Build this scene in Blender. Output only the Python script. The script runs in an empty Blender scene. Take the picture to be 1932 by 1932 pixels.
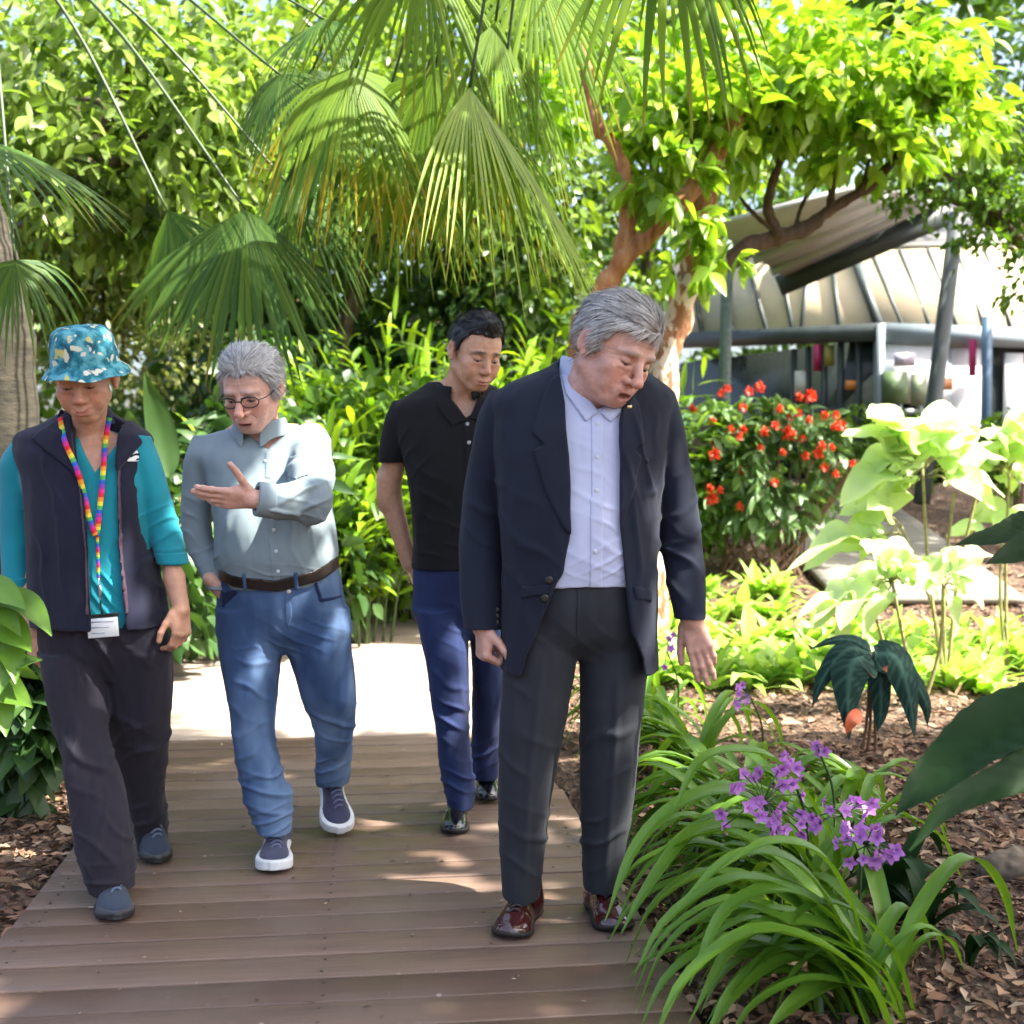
import bpy, math, random
import numpy as np
from mathutils import Vector, Matrix

S = bpy.context.scene
COL = S.collection
# ------------------------------------------------------------------ camera
FPX, CX, CY, HOR = 2280.0, 966.0, 966.0, 900.0      # photo measured on a 1932 px grid
CAMH = 1.22
TH = math.atan((CY - HOR) / FPX)
cam_d = bpy.data.cameras.new("camera")
cam = bpy.data.objects.new("camera", cam_d)
COL.objects.link(cam)
cam.location = (0, 0, CAMH)
cam.rotation_euler = (math.pi / 2 - TH, 0, 0)
cam_d.sensor_width = 36.0
cam_d.lens = 36.0 * FPX / 1932.0
cam_d.clip_start, cam_d.clip_end = 0.05, 500
cam_d.dof.use_dof = True
cam_d.dof.focus_distance = 3.4
cam_d.dof.aperture_fstop = 3.6
S.camera = cam

# ------------------------------------------------------------------ light
SUN_EL, SUN_AZ = math.radians(54), math.radians(106)    # azimuth clockwise from +Y: the sun stands to the right
SUND = Vector((math.sin(SUN_AZ) * math.cos(SUN_EL), math.cos(SUN_AZ) * math.cos(SUN_EL), math.sin(SUN_EL)))
w = bpy.data.worlds.new("World"); S.world = w; w.use_nodes = True
nt = w.node_tree
sky = nt.nodes.new("ShaderNodeTexSky"); sky.sky_type = 'NISHITA'; sky.sun_disc = False
sky.sun_elevation = SUN_EL; sky.sun_rotation = SUN_AZ
sky.air_density = 1.0; sky.dust_density = 6.0; sky.ozone_density = 1.0
bg = nt.nodes['Background']; bg.inputs['Strength'].default_value = 0.125
nt.links.new(sky.outputs[0], bg.inputs['Color'])
sl = bpy.data.lights.new("sun", 'SUN'); sl.energy = 5.0; sl.angle = math.radians(0.5); sl.color = (1.0, 0.94, 0.84)
sun = bpy.data.objects.new("sun", sl); COL.objects.link(sun)
sun.rotation_euler = SUND.to_track_quat('Z', 'Y').to_euler()
S.view_settings.view_transform = 'Standard'; S.view_settings.look = 'None'
S.view_settings.gamma = 1.0; S.view_settings.exposure = 2.2
S.cycles.use_denoising = True
S.cycles.use_adaptive_sampling = True
S.cycles.adaptive_threshold = 0.02
S.cycles.max_bounces = 8; S.cycles.diffuse_bounces = 4; S.cycles.glossy_bounces = 3
S.cycles.transmission_bounces = 6; S.cycles.transparent_max_bounces = 8
S.cycles.sample_clamp_indirect = 6.0
S.cycles.caustics_reflective = False; S.cycles.caustics_refractive = False

# ------------------------------------------------------------------ geometry helpers
CAMV = np.array([0, 0, CAMH])
def ray(px, py):
    x, v = (px - CX) / FPX, (py - CY) / FPX
    return np.array([x, math.cos(TH) - v * math.sin(TH), -math.sin(TH) - v * math.cos(TH)])
def P(px, py, Y):
    d = ray(px, py); return CAMV + d * (Y / d[1])
def gz(x, y):
    x = np.asarray(x, float); y = np.asarray(y, float); t = np.clip(y - 6.6, 0, None); r = np.clip((x - .7) / 1.3, 0, 1); r = r * r * (3 - 2 * r)
    q = np.clip(y - 7.6, 0, 7.0); return 0.055 * t * t / (t + 1.2) + r * .125 * q * q / (q + 1.0)      # the bed climbs to the right
def G(px, py, z=0.0):
    d = ray(px, py)
    if z == 0.0:
        t = np.linspace(1.5, 60, 6000)
        p = CAMV[2] + d[2] * t - gz(d[0] * t, d[1] * t)
        i = int(np.argmax(p < 0)); tt = t[i] if p[i] < 0 else 60
        q = CAMV + d * tt; q[2] = float(gz(q[0], q[1])); return q
    return CAMV + d * ((z - CAMH) / d[2])
def nrm(v):
    v = np.asarray(v, float); return v / (np.linalg.norm(v) + 1e-12)
def hsh(ix, iy, iz, seed):
    h = (ix * 374761393 + iy * 668265263 + iz * 2147483647 + seed * 974711) & 0xffffffff
    h = ((h ^ (h >> 13)) * 1274126177) & 0xffffffff
    h = ((h ^ (h >> 16)) * 2246822519) & 0xffffffff
    return ((h ^ (h >> 15)) & 0xffff) / 32768.0 - 1.0
def noise3(p, seed=0):
    p = np.asarray(p, float); i = np.floor(p).astype(np.int64); f = p - i; u = f * f * (3 - 2 * f)
    x, y, z = i[:, 0], i[:, 1], i[:, 2]; r = 0
    for a in (0, 1):
        for b in (0, 1):
            for c in (0, 1):
                wgt = (u[:, 0] if a else 1 - u[:, 0]) * (u[:, 1] if b else 1 - u[:, 1]) * (u[:, 2] if c else 1 - u[:, 2])
                r = r + wgt * hsh(x + a, y + b, z + c, seed)
    return r

def link(o, parent=None):
    COL.objects.link(o)
    if parent is not None:
        o.parent = parent
        if parent.type == 'EMPTY': o.matrix_parent_inverse = Matrix.Translation(-parent.location)
    return o
def mesh(name, V, F, mat, parent=None, smooth=True, col=None, mats=None, fmat=None, solid=0, bevel=0):
    """V (n,3) array, F list of (m,k) int arrays or list of tuples -> one linked mesh object"""
    V = np.asarray(V, np.float32)
    me = bpy.data.meshes.new(name)
    if not isinstance(F, list) or (len(F) and not isinstance(F[0], np.ndarray)): 
        if isinstance(F, np.ndarray): F = [F]
        else:
            byk = {}
            for f in F: byk.setdefault(len(f), []).append(f)
            F = [np.array(v, np.int32) for v in byk.values()]
    loops = np.concatenate([f.ravel() for f in F]).astype(np.int32)
    tot = np.concatenate([np.full(len(f), f.shape[1], np.int32) for f in F])
    st = np.concatenate([[0], np.cumsum(tot)[:-1]]).astype(np.int32)
    me.vertices.add(len(V)); me.vertices.foreach_set("co", V.ravel())
    me.loops.add(len(loops)); me.loops.foreach_set("vertex_index", loops)
    me.polygons.add(len(tot)); me.polygons.foreach_set("loop_start", st)
    me.update(calc_edges=True)
    if smooth: me.polygons.foreach_set("use_smooth", np.ones(len(tot), bool))
    for m in ([mat] if mat is not None else []) + (mats or []): me.materials.append(m)
    if fmat is not None: me.polygons.foreach_set("material_index", np.asarray(fmat, np.int32))
    if col is not None:
        c = np.asarray(col, np.float32)
        if c.shape[1] == 3: c = np.concatenate([c, np.ones((len(c), 1), np.float32)], 1)
        a = me.color_attributes.new("Col", 'FLOAT_COLOR', 'POINT'); a.data.foreach_set("color", c.ravel())
    me.validate(); me.update()
    o = link(bpy.data.objects.new(name, me), parent)
    if solid:
        md = o.modifiers.new("solid", 'SOLIDIFY'); md.thickness = solid; md.offset = 0
    if bevel:
        md = o.modifiers.new("bevel", 'BEVEL'); md.width = bevel; md.segments = 2; md.limit_method = 'ANGLE'
    return o
def thing(name, label, cat, loc=(0, 0, 0), group=None):
    o = bpy.data.objects.new(name, None); link(o); o.location = [float(v) for v in loc]; o.empty_display_size = 0.1
    return tag(o, label, cat, group)
def tag(o, label=None, cat=None, group=None, kind=None):
    if label: o["label"] = label
    if cat: o["category"] = cat
    if group: o["group"] = group
    if kind: o["kind"] = kind
    return o
class MB:
    """collects simple shapes for one mesh object"""
    def __init__(s): s.V = []; s.F = []; s.n = 0; s.C = []
    def raw(s, V, F, c=None):
        V = np.asarray(V, float); s.V.append(V)
        for f in F: s.F.append(tuple(int(i) + s.n for i in f))
        if c is not None: s.C.append(np.tile(np.asarray(c, float), (len(V), 1)))
        s.n += len(V); return s
    def box(s, a, b, R=None, c=(0, 0, 0), col=None):
        x0, y0, z0 = a; x1, y1, z1 = b
        V = np.array([[x, y, z] for x in (x0, x1) for y in (y0, y1) for z in (z0, z1)], float)
        if R is not None: V = V @ np.asarray(R).T
        V = V + np.asarray(c)
        return s.raw(V, [(0, 1, 3, 2), (4, 6, 7, 5), (0, 4, 5, 1), (2, 3, 7, 6), (0, 2, 6, 4), (1, 5, 7, 3)], col)
    def beam(s, p, q, wd, ht, up=(0, 0, 1), col=None):
        p, q = np.asarray(p, float), np.asarray(q, float); L = np.linalg.norm(q - p); d = (q - p) / L
        sd = nrm(np.cross(d, up)); u = np.cross(sd, d); R = np.stack([d, sd, u], 1)
        return s.box((0, -wd / 2, -ht / 2), (L, wd / 2, ht / 2), R, p, col)
    def tube(s, pts, rad, n=8, col=None, cap=True):
        V, F = tube(pts, rad, n, cap); return s.raw(V, F, col)
    def build(s, name, mat, parent=None, smooth=False, **k):
        c = np.concatenate(s.C) if s.C else None
        return mesh(name, np.concatenate(s.V), s.F, mat, parent, smooth, col=c, **k)
def tube(pts, rad, n=8, cap=True):
    pts = np.asarray(pts, float); m = len(pts); rad = np.broadcast_to(np.asarray(rad, float), (m,))
    T = np.gradient(pts, axis=0); T /= np.linalg.norm(T, axis=1)[:, None] + 1e-12
    ref = np.array([0.31, 0.2, 0.93]) if abs(T[0][2]) < 0.8 else np.array([1, 0.13, 0.1])
    V = []; 
    for i in range(m):
        a = nrm(np.cross(T[i], ref)); b = np.cross(T[i], a); ref = np.cross(a, T[i]) if abs(np.dot(np.cross(a, T[i]), ref)) > 0.1 else ref
        th = np.arange(n) * 2 * math.pi / n
        V.append(pts[i] + rad[i] * (np.cos(th)[:, None] * a + np.sin(th)[:, None] * b))
    V = np.concatenate(V); F = []
    for i in range(m - 1):
        for j in range(n):
            k = (j + 1) % n; F.append((i * n + j, i * n + k, (i + 1) * n + k, (i + 1) * n + j))
    if cap: F.append(tuple(range(n))[::-1]); F.append(tuple((m - 1) * n + j for j in range(n)))
    return V, F
def spline(pts, n):
    """Catmull-Rom through pts, n samples"""
    pts = np.asarray(pts, float); m = len(pts)
    Q = np.concatenate([[2 * pts[0] - pts[1]], pts, [2 * pts[-1] - pts[-2]]]); out = []
    for t in np.linspace(0, m - 1 - 1e-9, n):
        i = int(t); u = t - i; a, b, c, d = Q[i:i + 4]
        out.append(0.5 * (2 * b + (c - a) * u + (2 * a - 5 * b + 4 * c - d) * u * u + (3 * b - a - 3 * c + d) * u ** 3))
    return np.array(out)

# ------------------------------------------------------------------ materials
def mat_new(name):
    m = bpy.data.materials.new(name); m.use_nodes = True
    return m, m.node_tree, m.node_tree.nodes['Principled BSDF']
def N(nt, t, **k):
    n = nt.nodes.new("ShaderNode" + t)
    for a, v in k.items():
        if hasattr(n, a): setattr(n, a, v)
    return n
def setin(n, **k):
    for a, v in k.items(): n.inputs[a.replace('_', ' ')].default_value = v
def ramp(nt, fac, stops):
    r = N(nt, 'ValToRGB'); e = r.color_ramp.elements
    while len(e) < len(stops): e.new(0.5)
    for i, (p, c) in enumerate(stops): e[i].position = p; e[i].color = (*c, 1)
    nt.links.new(fac, r.inputs[0]); return r.outputs[0]
def mixc(nt, fac, a, b, mode='MIX'):
    m = N(nt, 'Mix', data_type='RGBA', blend_type=mode)
    for s, v in ((0, fac), (6, a), (7, b)):
        if isinstance(v, (int, float)): m.inputs[s].default_value = v
        elif isinstance(v, tuple): m.inputs[s].default_value = (*v[:3], 1)
        else: nt.links.new(v, m.inputs[s])
    return m.outputs[2]
def objcoord(nt, scale=(1, 1, 1)):
    t = N(nt, 'TexCoord'); mp = N(nt, 'Mapping'); mp.inputs['Scale'].default_value = scale
    nt.links.new(t.outputs['Object'], mp.inputs[0]); return mp.outputs[0]
def noise(nt, vec, scale, detail=3, rough=0.55, out=0):
    n = N(nt, 'TexNoise'); n.inputs['Scale'].default_value = scale; n.inputs['Detail'].default_value = detail
    n.inputs['Roughness'].default_value = rough
    if vec is not None: nt.links.new(vec, n.inputs['Vector'])
    return n.outputs[out]
def bump(nt, b, h, strength=0.3, dist=0.01):
    n = N(nt, 'Bump'); n.inputs['Strength'].default_value = strength; n.inputs['Distance'].default_value = dist
    nt.links.new(h, n.inputs['Height']); nt.links.new(n.outputs[0], b.inputs['Normal'])
def fabric(name, c, rough=0.85, weave=900, var=0.12, bstr=0.25, sheen=0.15, wash=None, stripes=None, metal=0):
    m, nt, b = mat_new(name); v = objcoord(nt)
    n1 = noise(nt, v, 9, 4); n2 = noise(nt, v, weave, 1)
    lo = tuple(x * (1 - var) for x in c); hi = tuple(min(1, x * (1 + var)) for x in c)
    col = ramp(nt, n1, [(0.3, lo), (0.7, hi)])
    if wash:
        n3 = noise(nt, objcoord(nt, (1, 1, 0.45)), 5, 3); f = ramp(nt, n3, [(0.42, (0, 0, 0)), (0.66, (1, 1, 1))])
        col = mixc(nt, f, col, wash)
    if stripes:
        wv = N(nt, 'TexWave', bands_direction='X'); wv.inputs['Scale'].default_value = stripes[0]; nt.links.new(v, wv.inputs[0])
        col = mixc(nt, ramp(nt, wv.outputs[0], [(0.5, (0, 0, 0)), (0.75, (1, 1, 1))]), col, stripes[1])
    sp = mixc(nt, ramp(nt, n2, [(0.3, (0, 0, 0)), (0.7, (.16, .16, .16))]), col, tuple(min(1, x * 1.5 + .01) for x in c))
    nt.links.new(sp, b.inputs['Base Color']); setin(b, Roughness=rough)
    b.inputs['Sheen Weight'].default_value = sheen; b.inputs['Sheen Roughness'].default_value = 0.6
    b.inputs['Specular IOR Level'].default_value = 0.25
    bump(nt, b, n2, bstr, 0.0006)
    return m
def plain(name, c, rough=0.5, metal=0.0, var=0.1, scale=20, spec=0.5, bstr=0.0, coat=0):
    m, nt, b = mat_new(name); v = objcoord(nt); n1 = noise(nt, v, scale, 4)
    col = ramp(nt, n1, [(0.3, tuple(x * (1 - var) for x in c)), (0.7, tuple(min(1, x * (1 + var)) for x in c))])
    nt.links.new(col, b.inputs['Base Color']); setin(b, Roughness=rough, Metallic=metal)
    b.inputs['Specular IOR Level'].default_value = spec; b.inputs['Coat Weight'].default_value = coat
    if bstr: bump(nt, b, n1, bstr, 0.004)
    return m
def attrmat(name, rough=0.55, sss=0.0, spec=0.4, bscale=0, bstr=0.1, var=0.0, vscale=30, sssrad=(0.6, 0.25, 0.12)):
    m, nt, b = mat_new(name); a = N(nt, 'Attribute'); a.attribute_name = "Col"
    c = a.outputs['Color']; v = objcoord(nt)
    if var:
        c = mixc(nt, 1.0, c, ramp(nt, noise(nt, v, vscale, 4), [(0.3, (1 - var,) * 3), (0.7, (1 + var,) * 3)]), 'MULTIPLY')
    nt.links.new(c, b.inputs['Base Color']); setin(b, Roughness=rough); b.inputs['Specular IOR Level'].default_value = spec
    if sss:
        b.inputs['Subsurface Weight'].default_value = sss; b.inputs['Subsurface Radius'].default_value = sssrad; b.inputs['Subsurface Scale'].default_value = 0.012
    if bscale: bump(nt, b, noise(nt, v, bscale, 5, .7), bstr, 0.0016)
    return m
def leafmat(name, c1, c2, trans=0.35, rough=0.45, tint=(1.6, 1.5, 0.5), spec=0.5, vscale=3.0, attr=False, back=None):
    """leaf: gloss + diffuse + light through the blade; colour varies leaf by leaf (random per island)"""
    m, nt, b = mat_new(name); g = N(nt, 'NewGeometry'); v = objcoord(nt)
    n1 = noise(nt, v, vscale, 2)
    mx = N(nt, 'Math', operation='MULTIPLY_ADD'); nt.links.new(g.outputs['Random Per Island'], mx.inputs[0]); mx.inputs[1].default_value = 0.6
    ad = N(nt, 'Math', operation='MULTIPLY'); nt.links.new(n1, ad.inputs[0]); ad.inputs[1].default_value = 0.5
    nt.links.new(ad.outputs[0], mx.inputs[2])
    col = ramp(nt, mx.outputs[0], [(0.2, c1), (0.75, c2)])
    if attr:
        a = N(nt, 'Attribute'); a.attribute_name = "Col"; col = mixc(nt, 1.0, col, a.outputs['Color'], 'MULTIPLY')
    if back: col = mixc(nt, g.outputs['Backfacing'], col, back)
    nt.links.new(col, b.inputs['Base Color']); setin(b, Roughness=rough); b.inputs['Specular IOR Level'].default_value = spec
    tr = N(nt, 'BsdfTranslucent'); tc = mixc(nt, 1.0, col, tint, 'MULTIPLY'); nt.links.new(tc, tr.inputs[0])
    ms = N(nt, 'MixShader'); ms.inputs[0].default_value = trans
    nt.links.new(b.outputs[0], ms.inputs[1]); nt.links.new(tr.outputs[0], ms.inputs[2])
    nt.links.new(ms.outputs[0], nt.nodes['Material Output'].inputs[0])
    return m
# ------------------------------------------------------------------ sculpting: distance fields meshed by surface nets
def axis(*segs):
    """axis((a,b,h),(b,c,h2)...) -> non-uniform grid coordinates"""
    out = []
    for a, b, h in segs:
        n = max(1, int(round((b - a) / h))); out.append(np.linspace(a, b, n + 1)[:-1])
    out.append([segs[-1][1]]); return np.concatenate(out).astype(np.float32)
class Vox:
    def __init__(s, xs, ys, zs):
        s.xs, s.ys, s.zs = xs, ys, zs; s.F = np.full((len(xs), len(ys), len(zs)), 0.08, np.float32)
    def _blk(s, lo, hi):
        r = []
        for a, l, h in zip((s.xs, s.ys, s.zs), lo, hi):
            r.append(slice(max(0, int(np.searchsorted(a, l)) - 1), min(len(a), int(np.searchsorted(a, h)) + 1)))
        return tuple(r)
    def _co(s, b):
        return s.xs[b[0]][:, None, None], s.ys[b[1]][None, :, None], s.zs[b[2]][None, None, :]
    def add(s, prim, k=0.0):
        f, lo, hi = prim; m = k + 0.02; b = s._blk(np.asarray(lo) - m, np.asarray(hi) + m)
        if any(q.stop <= q.start for q in b): return s
        d = f(*s._co(b)).astype(np.float32); A = s.F[b]
        if k > 0:
            h = np.clip(.5 + .5 * (A - d) / k, 0, 1); s.F[b] = A * (1 - h) + d * h - k * h * (1 - h)
        else: s.F[b] = np.minimum(A, d)
        return s
    def sub(s, prim, k=0.0):
        f, lo, hi = prim; m = k + 0.02; b = s._blk(np.asarray(lo) - m, np.asarray(hi) + m)
        if any(q.stop <= q.start for q in b): return s
        d = -f(*s._co(b)).astype(np.float32); A = s.F[b]
        if k > 0:
            h = np.clip(.5 - .5 * (A - d) / k, 0, 1); s.F[b] = A * (1 - h) + d * h + k * h * (1 - h)
        else: s.F[b] = np.maximum(A, d)
        return s
    def copy(s):
        o = Vox.__new__(Vox); o.xs, o.ys, o.zs = s.xs, s.ys, s.zs; o.F = s.F.copy(); return o
    def all_co(s): return s.xs[:, None, None], s.ys[None, :, None], s.zs[None, None, :]
    def nets(s):
        F = s.F; F[0] = F[-1] = 0.05; F[:, 0] = F[:, -1] = 0.05; F[:, :, 0] = F[:, :, -1] = 0.05
        B = F < 0
        c = np.zeros(tuple(n - 1 for n in B.shape), np.int8)
        offs = [(i, j, k) for i in (0, 1) for j in (0, 1) for k in (0, 1)]
        for i, j, k in offs: c += B[i:B.shape[0] - 1 + i, j:B.shape[1] - 1 + j, k:B.shape[2] - 1 + k]
        act = (c > 0) & (c < 8); ii = np.argwhere(act); idx = np.full(act.shape, -1, np.int32); idx[act] = np.arange(len(ii))
        pos = {}; val = {}
        for o in offs:
            q = ii + np.array(o); val[o] = F[q[:, 0], q[:, 1], q[:, 2]]
            pos[o] = np.stack([s.xs[q[:, 0]], s.ys[q[:, 1]], s.zs[q[:, 2]]], 1)
        acc = np.zeros((len(ii), 3)); cnt = np.zeros(len(ii))
        for a in offs:
            for ax in range(3):
                if a[ax]: continue
                b = list(a); b[ax] = 1; b = tuple(b); va, vb = val[a], val[b]; m = (va < 0) != (vb < 0)
                t = np.where(m, va / np.where(va == vb, 1, va - vb), 0)
                acc += np.where(m[:, None], pos[a] + t[:, None] * (pos[b] - pos[a]), 0); cnt += m
        V = acc / cnt[:, None]; Q = []
        for ax in range(3):
            A = np.moveaxis(B, ax, 0); e = A[:-1, 1:-1, 1:-1] != A[1:, 1:-1, 1:-1]; sg = A[:-1, 1:-1, 1:-1][e]
            w = np.argwhere(e); w[:, 1:] += 1; I = np.moveaxis(idx, ax, 0)
            q = np.stack([I[w[:, 0], w[:, 1] - 1, w[:, 2] - 1], I[w[:, 0], w[:, 1], w[:, 2] - 1], I[w[:, 0], w[:, 1], w[:, 2]], I[w[:, 0], w[:, 1] - 1, w[:, 2]]], 1)
            fl = ~sg if ax != 1 else sg
            q[fl] = q[fl][:, ::-1]; Q.append(q)
        return V, np.concatenate(Q).astype(np.int32)
def vnormals(V, Q):
    n = np.cross(V[Q[:, 2]] - V[Q[:, 0]], V[Q[:, 3]] - V[Q[:, 1]]); N_ = np.zeros_like(V)
    for k in range(4): 
        for a in range(3): N_[:, a] += np.bincount(Q[:, k], n[:, a], len(V))
    return N_ / (np.linalg.norm(N_, axis=1)[:, None] + 1e-12)
def relax(V, Q, it=1, lam=0.5):
    for _ in range(it):
        A = np.zeros_like(V); c = np.zeros(len(V))
        for k in range(4):
            for o in (1, 3):
                for a in range(3): A[:, a] += np.bincount(Q[:, k], V[Q[:, (k + o) % 4], a], len(V))
                c += np.bincount(Q[:, k], minlength=len(V))
        V = V + lam * (A / np.maximum(c, 1)[:, None] - V)
    return V
def sculpt(vox, name, mat, parent, disp=None, rlx=1, colf=None, **k):
    V, Q = vox.nets(); V = relax(V, Q, rlx)
    if disp is not None: V = V + vnormals(V, Q) * disp(V)[:, None]
    return mesh(name, V, Q, mat, parent, True, col=None if colf is None else colf(V), **k)
# primitives: (function, lo, hi)
def rc(p, q, r1, r2=None):
    p, q = np.asarray(p, float), np.asarray(q, float); r2 = r1 if r2 is None else r2; d = q - p; L2 = max(float(d @ d), 1e-9)
    def f(x, y, z):
        ax, ay, az = x - p[0], y - p[1], z - p[2]; t = np.clip((ax * d[0] + ay * d[1] + az * d[2]) / L2, 0, 1)
        return np.sqrt((ax - t * d[0]) ** 2 + (ay - t * d[1]) ** 2 + (az - t * d[2]) ** 2) - (r1 + (r2 - r1) * t)
    r = max(r1, r2); return f, np.minimum(p, q) - r, np.maximum(p, q) + r
def ell(c, r, R=None):
    c = np.asarray(c, float); r = np.asarray(r, float); R = np.eye(3) if R is None else np.asarray(R)
    def f(x, y, z):
        a, b, e = x - c[0], y - c[1], z - c[2]
        q = [(R[0, i] * a + R[1, i] * b + R[2, i] * e) for i in range(3)]
        k0 = np.sqrt(sum((q[i] / r[i]) ** 2 for i in range(3))); k1 = np.sqrt(sum((q[i] / r[i] ** 2) ** 2 for i in range(3))) + 1e-9
        return k0 * (k0 - 1) / k1
    e = np.sqrt(((R * r) ** 2).sum(1)); return f, c - e, c + e
def herm(xk, yk, x):
    xk = np.asarray(xk, float); yk = np.asarray(yk, float)
    if len(xk) < 3: return np.interp(x, xk, yk)
    m = np.gradient(yk, xk); i = np.clip(np.searchsorted(xk, x) - 1, 0, len(xk) - 2)
    h = xk[i + 1] - xk[i]; t = np.clip((x - xk[i]) / h, 0, 1)
    return (2 * t ** 3 - 3 * t * t + 1) * yk[i] + (t ** 3 - 2 * t * t + t) * h * m[i] + (-2 * t ** 3 + 3 * t * t) * yk[i + 1] + (t ** 3 - t * t) * h * m[i + 1]
def loft(rows, off=0.0, z0=None, z1=None):
    """stack of super-ellipses: rows of (z, cx, cy, a, b, n)"""
    R = np.array(sorted(rows), float); zk = R[:, 0]; z0 = zk[0] if z0 is None else z0; z1 = zk[-1] if z1 is None else z1
    def f(x, y, z):
        g = [herm(zk, R[:, i], z.ravel()).reshape(z.shape) for i in range(1, 6)]
        a, b = np.maximum(g[2] + off, 0.006), np.maximum(g[3] + off, 0.006)
        r = ((np.abs(x - g[0]) / a) ** g[4] + (np.abs(y - g[1]) / b) ** g[4]) ** (1 / g[4])
        return np.maximum((r - 1) * np.minimum(a, b), np.maximum(z0 - z, z - z1))
    return f, [(R[:, 1] - R[:, 3]).min() - off - .01, (R[:, 2] - R[:, 4]).min() - off - .01, z0], [(R[:, 1] + R[:, 3]).max() + off + .01, (R[:, 2] + R[:, 4]).max() + off + .01, z1]
def rows_px(L, n=2.3):
    """L: (py, left px, right px, Y, half depth) measured on the photo -> loft rows"""
    out = []
    for r in L:
        py, xl, xr, Y, b = r[:5]; p, q = P(xl, py, Y), P(xr, py, Y)
        out.append((p[2], (p[0] + q[0]) / 2, Y, (q[0] - p[0]) / 2, b, r[5] if len(r) > 5 else n))
    return out
def poly2d(poly):
    """signed distance to a polygon given in x,z"""
    A = np.asarray(poly, float); n = len(A)
    def f(x, z):
        d = None; s = None
        for i in range(n):
            a, b = A[i], A[i - 1]; e = b - a; wx, wz = x - a[0], z - a[1]
            t = np.clip((wx * e[0] + wz * e[1]) / (e @ e), 0, 1); dd = (wx - e[0] * t) ** 2 + (wz - e[1] * t) ** 2
            d = dd if d is None else np.minimum(d, dd)
            c1, c2, c3 = z >= a[1], z < b[1], e[0] * wz > e[1] * wx
            fl = (c1 & c2 & c3) | (~c1 & ~c2 & ~c3); s = fl if s is None else s ^ fl
        return np.sqrt(d) * np.where(s, -1, 1)
    return f
def prism(pxpoly, Y, y0, y1):
    """polygon seen in the photo at depth Y, extruded from y0 to y1"""
    A = np.array([P(a, b, Y)[[0, 2]] for a, b in pxpoly]); g = poly2d(A)
    def f(x, y, z): return np.maximum(g(x[:, :, :] + 0 * z, z + 0 * x), np.maximum(y0 - y, y - y1))
    return f, [A[:, 0].min(), y0, A[:, 1].min()], [A[:, 0].max(), y1, A[:, 1].max()]
def halfspace(p, n, big=2.0):
    p, n = np.asarray(p, float), nrm(n)
    return (lambda x, y, z: (x - p[0]) * n[0] + (y - p[1]) * n[1] + (z - p[2]) * n[2]), p - big, p + big
def overlay(vox, prim, off, name, mat, parent, inset=0.004, disp=None, rlx=1, **k):
    """a layer lying on the surface of vox inside prim (lapels, pockets, belts, logos)"""
    f, lo, hi = prim; b = vox._blk(np.asarray(lo) - .02, np.asarray(hi) + .02)
    o = Vox.__new__(Vox); o.xs, o.ys, o.zs = vox.xs[b[0]], vox.ys[b[1]], vox.zs[b[2]]
    F = vox.F[b]; o.F = np.maximum(np.maximum(f(*o.all_co()), F - off), -(F + inset)).astype(np.float32)
    return sculpt(o, name, mat, parent, disp, rlx, **k)
class Frame:
    """local frame: origin c, columns of R are the local axes"""
    def __init__(s, c, R, sc=1.0): s.c, s.R, s.s = np.asarray(c, float), np.asarray(R, float), sc
    def w(s, p): return s.c + s.R @ (np.asarray(p, float) * s.s)
    def l(s, V): return ((V - s.c) @ s.R) / s.s
    def rc(s, p, q, r1, r2=None): return rc(s.w(p), s.w(q), r1 * s.s, (r1 if r2 is None else r2) * s.s)
    def ell(s, c, r, L=None): return ell(s.w(c), np.asarray(r) * s.s, s.R if L is None else s.R @ np.asarray(L))
def head_frame(c, yaw, pitch, roll, sc=1.0):
    ya, pi, ro = (math.radians(v) for v in (yaw, pitch, roll))
    f = np.array([math.sin(ya) * math.cos(pi), -math.cos(ya) * math.cos(pi), -math.sin(pi)])
    x = nrm(np.cross(f, [0, 0, 1])); z = np.cross(x, f)
    x, z = x * math.cos(ro) + z * math.sin(ro), z * math.cos(ro) - x * math.sin(ro)
    return Frame(c, np.stack([x, f, z], 1), sc)
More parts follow.
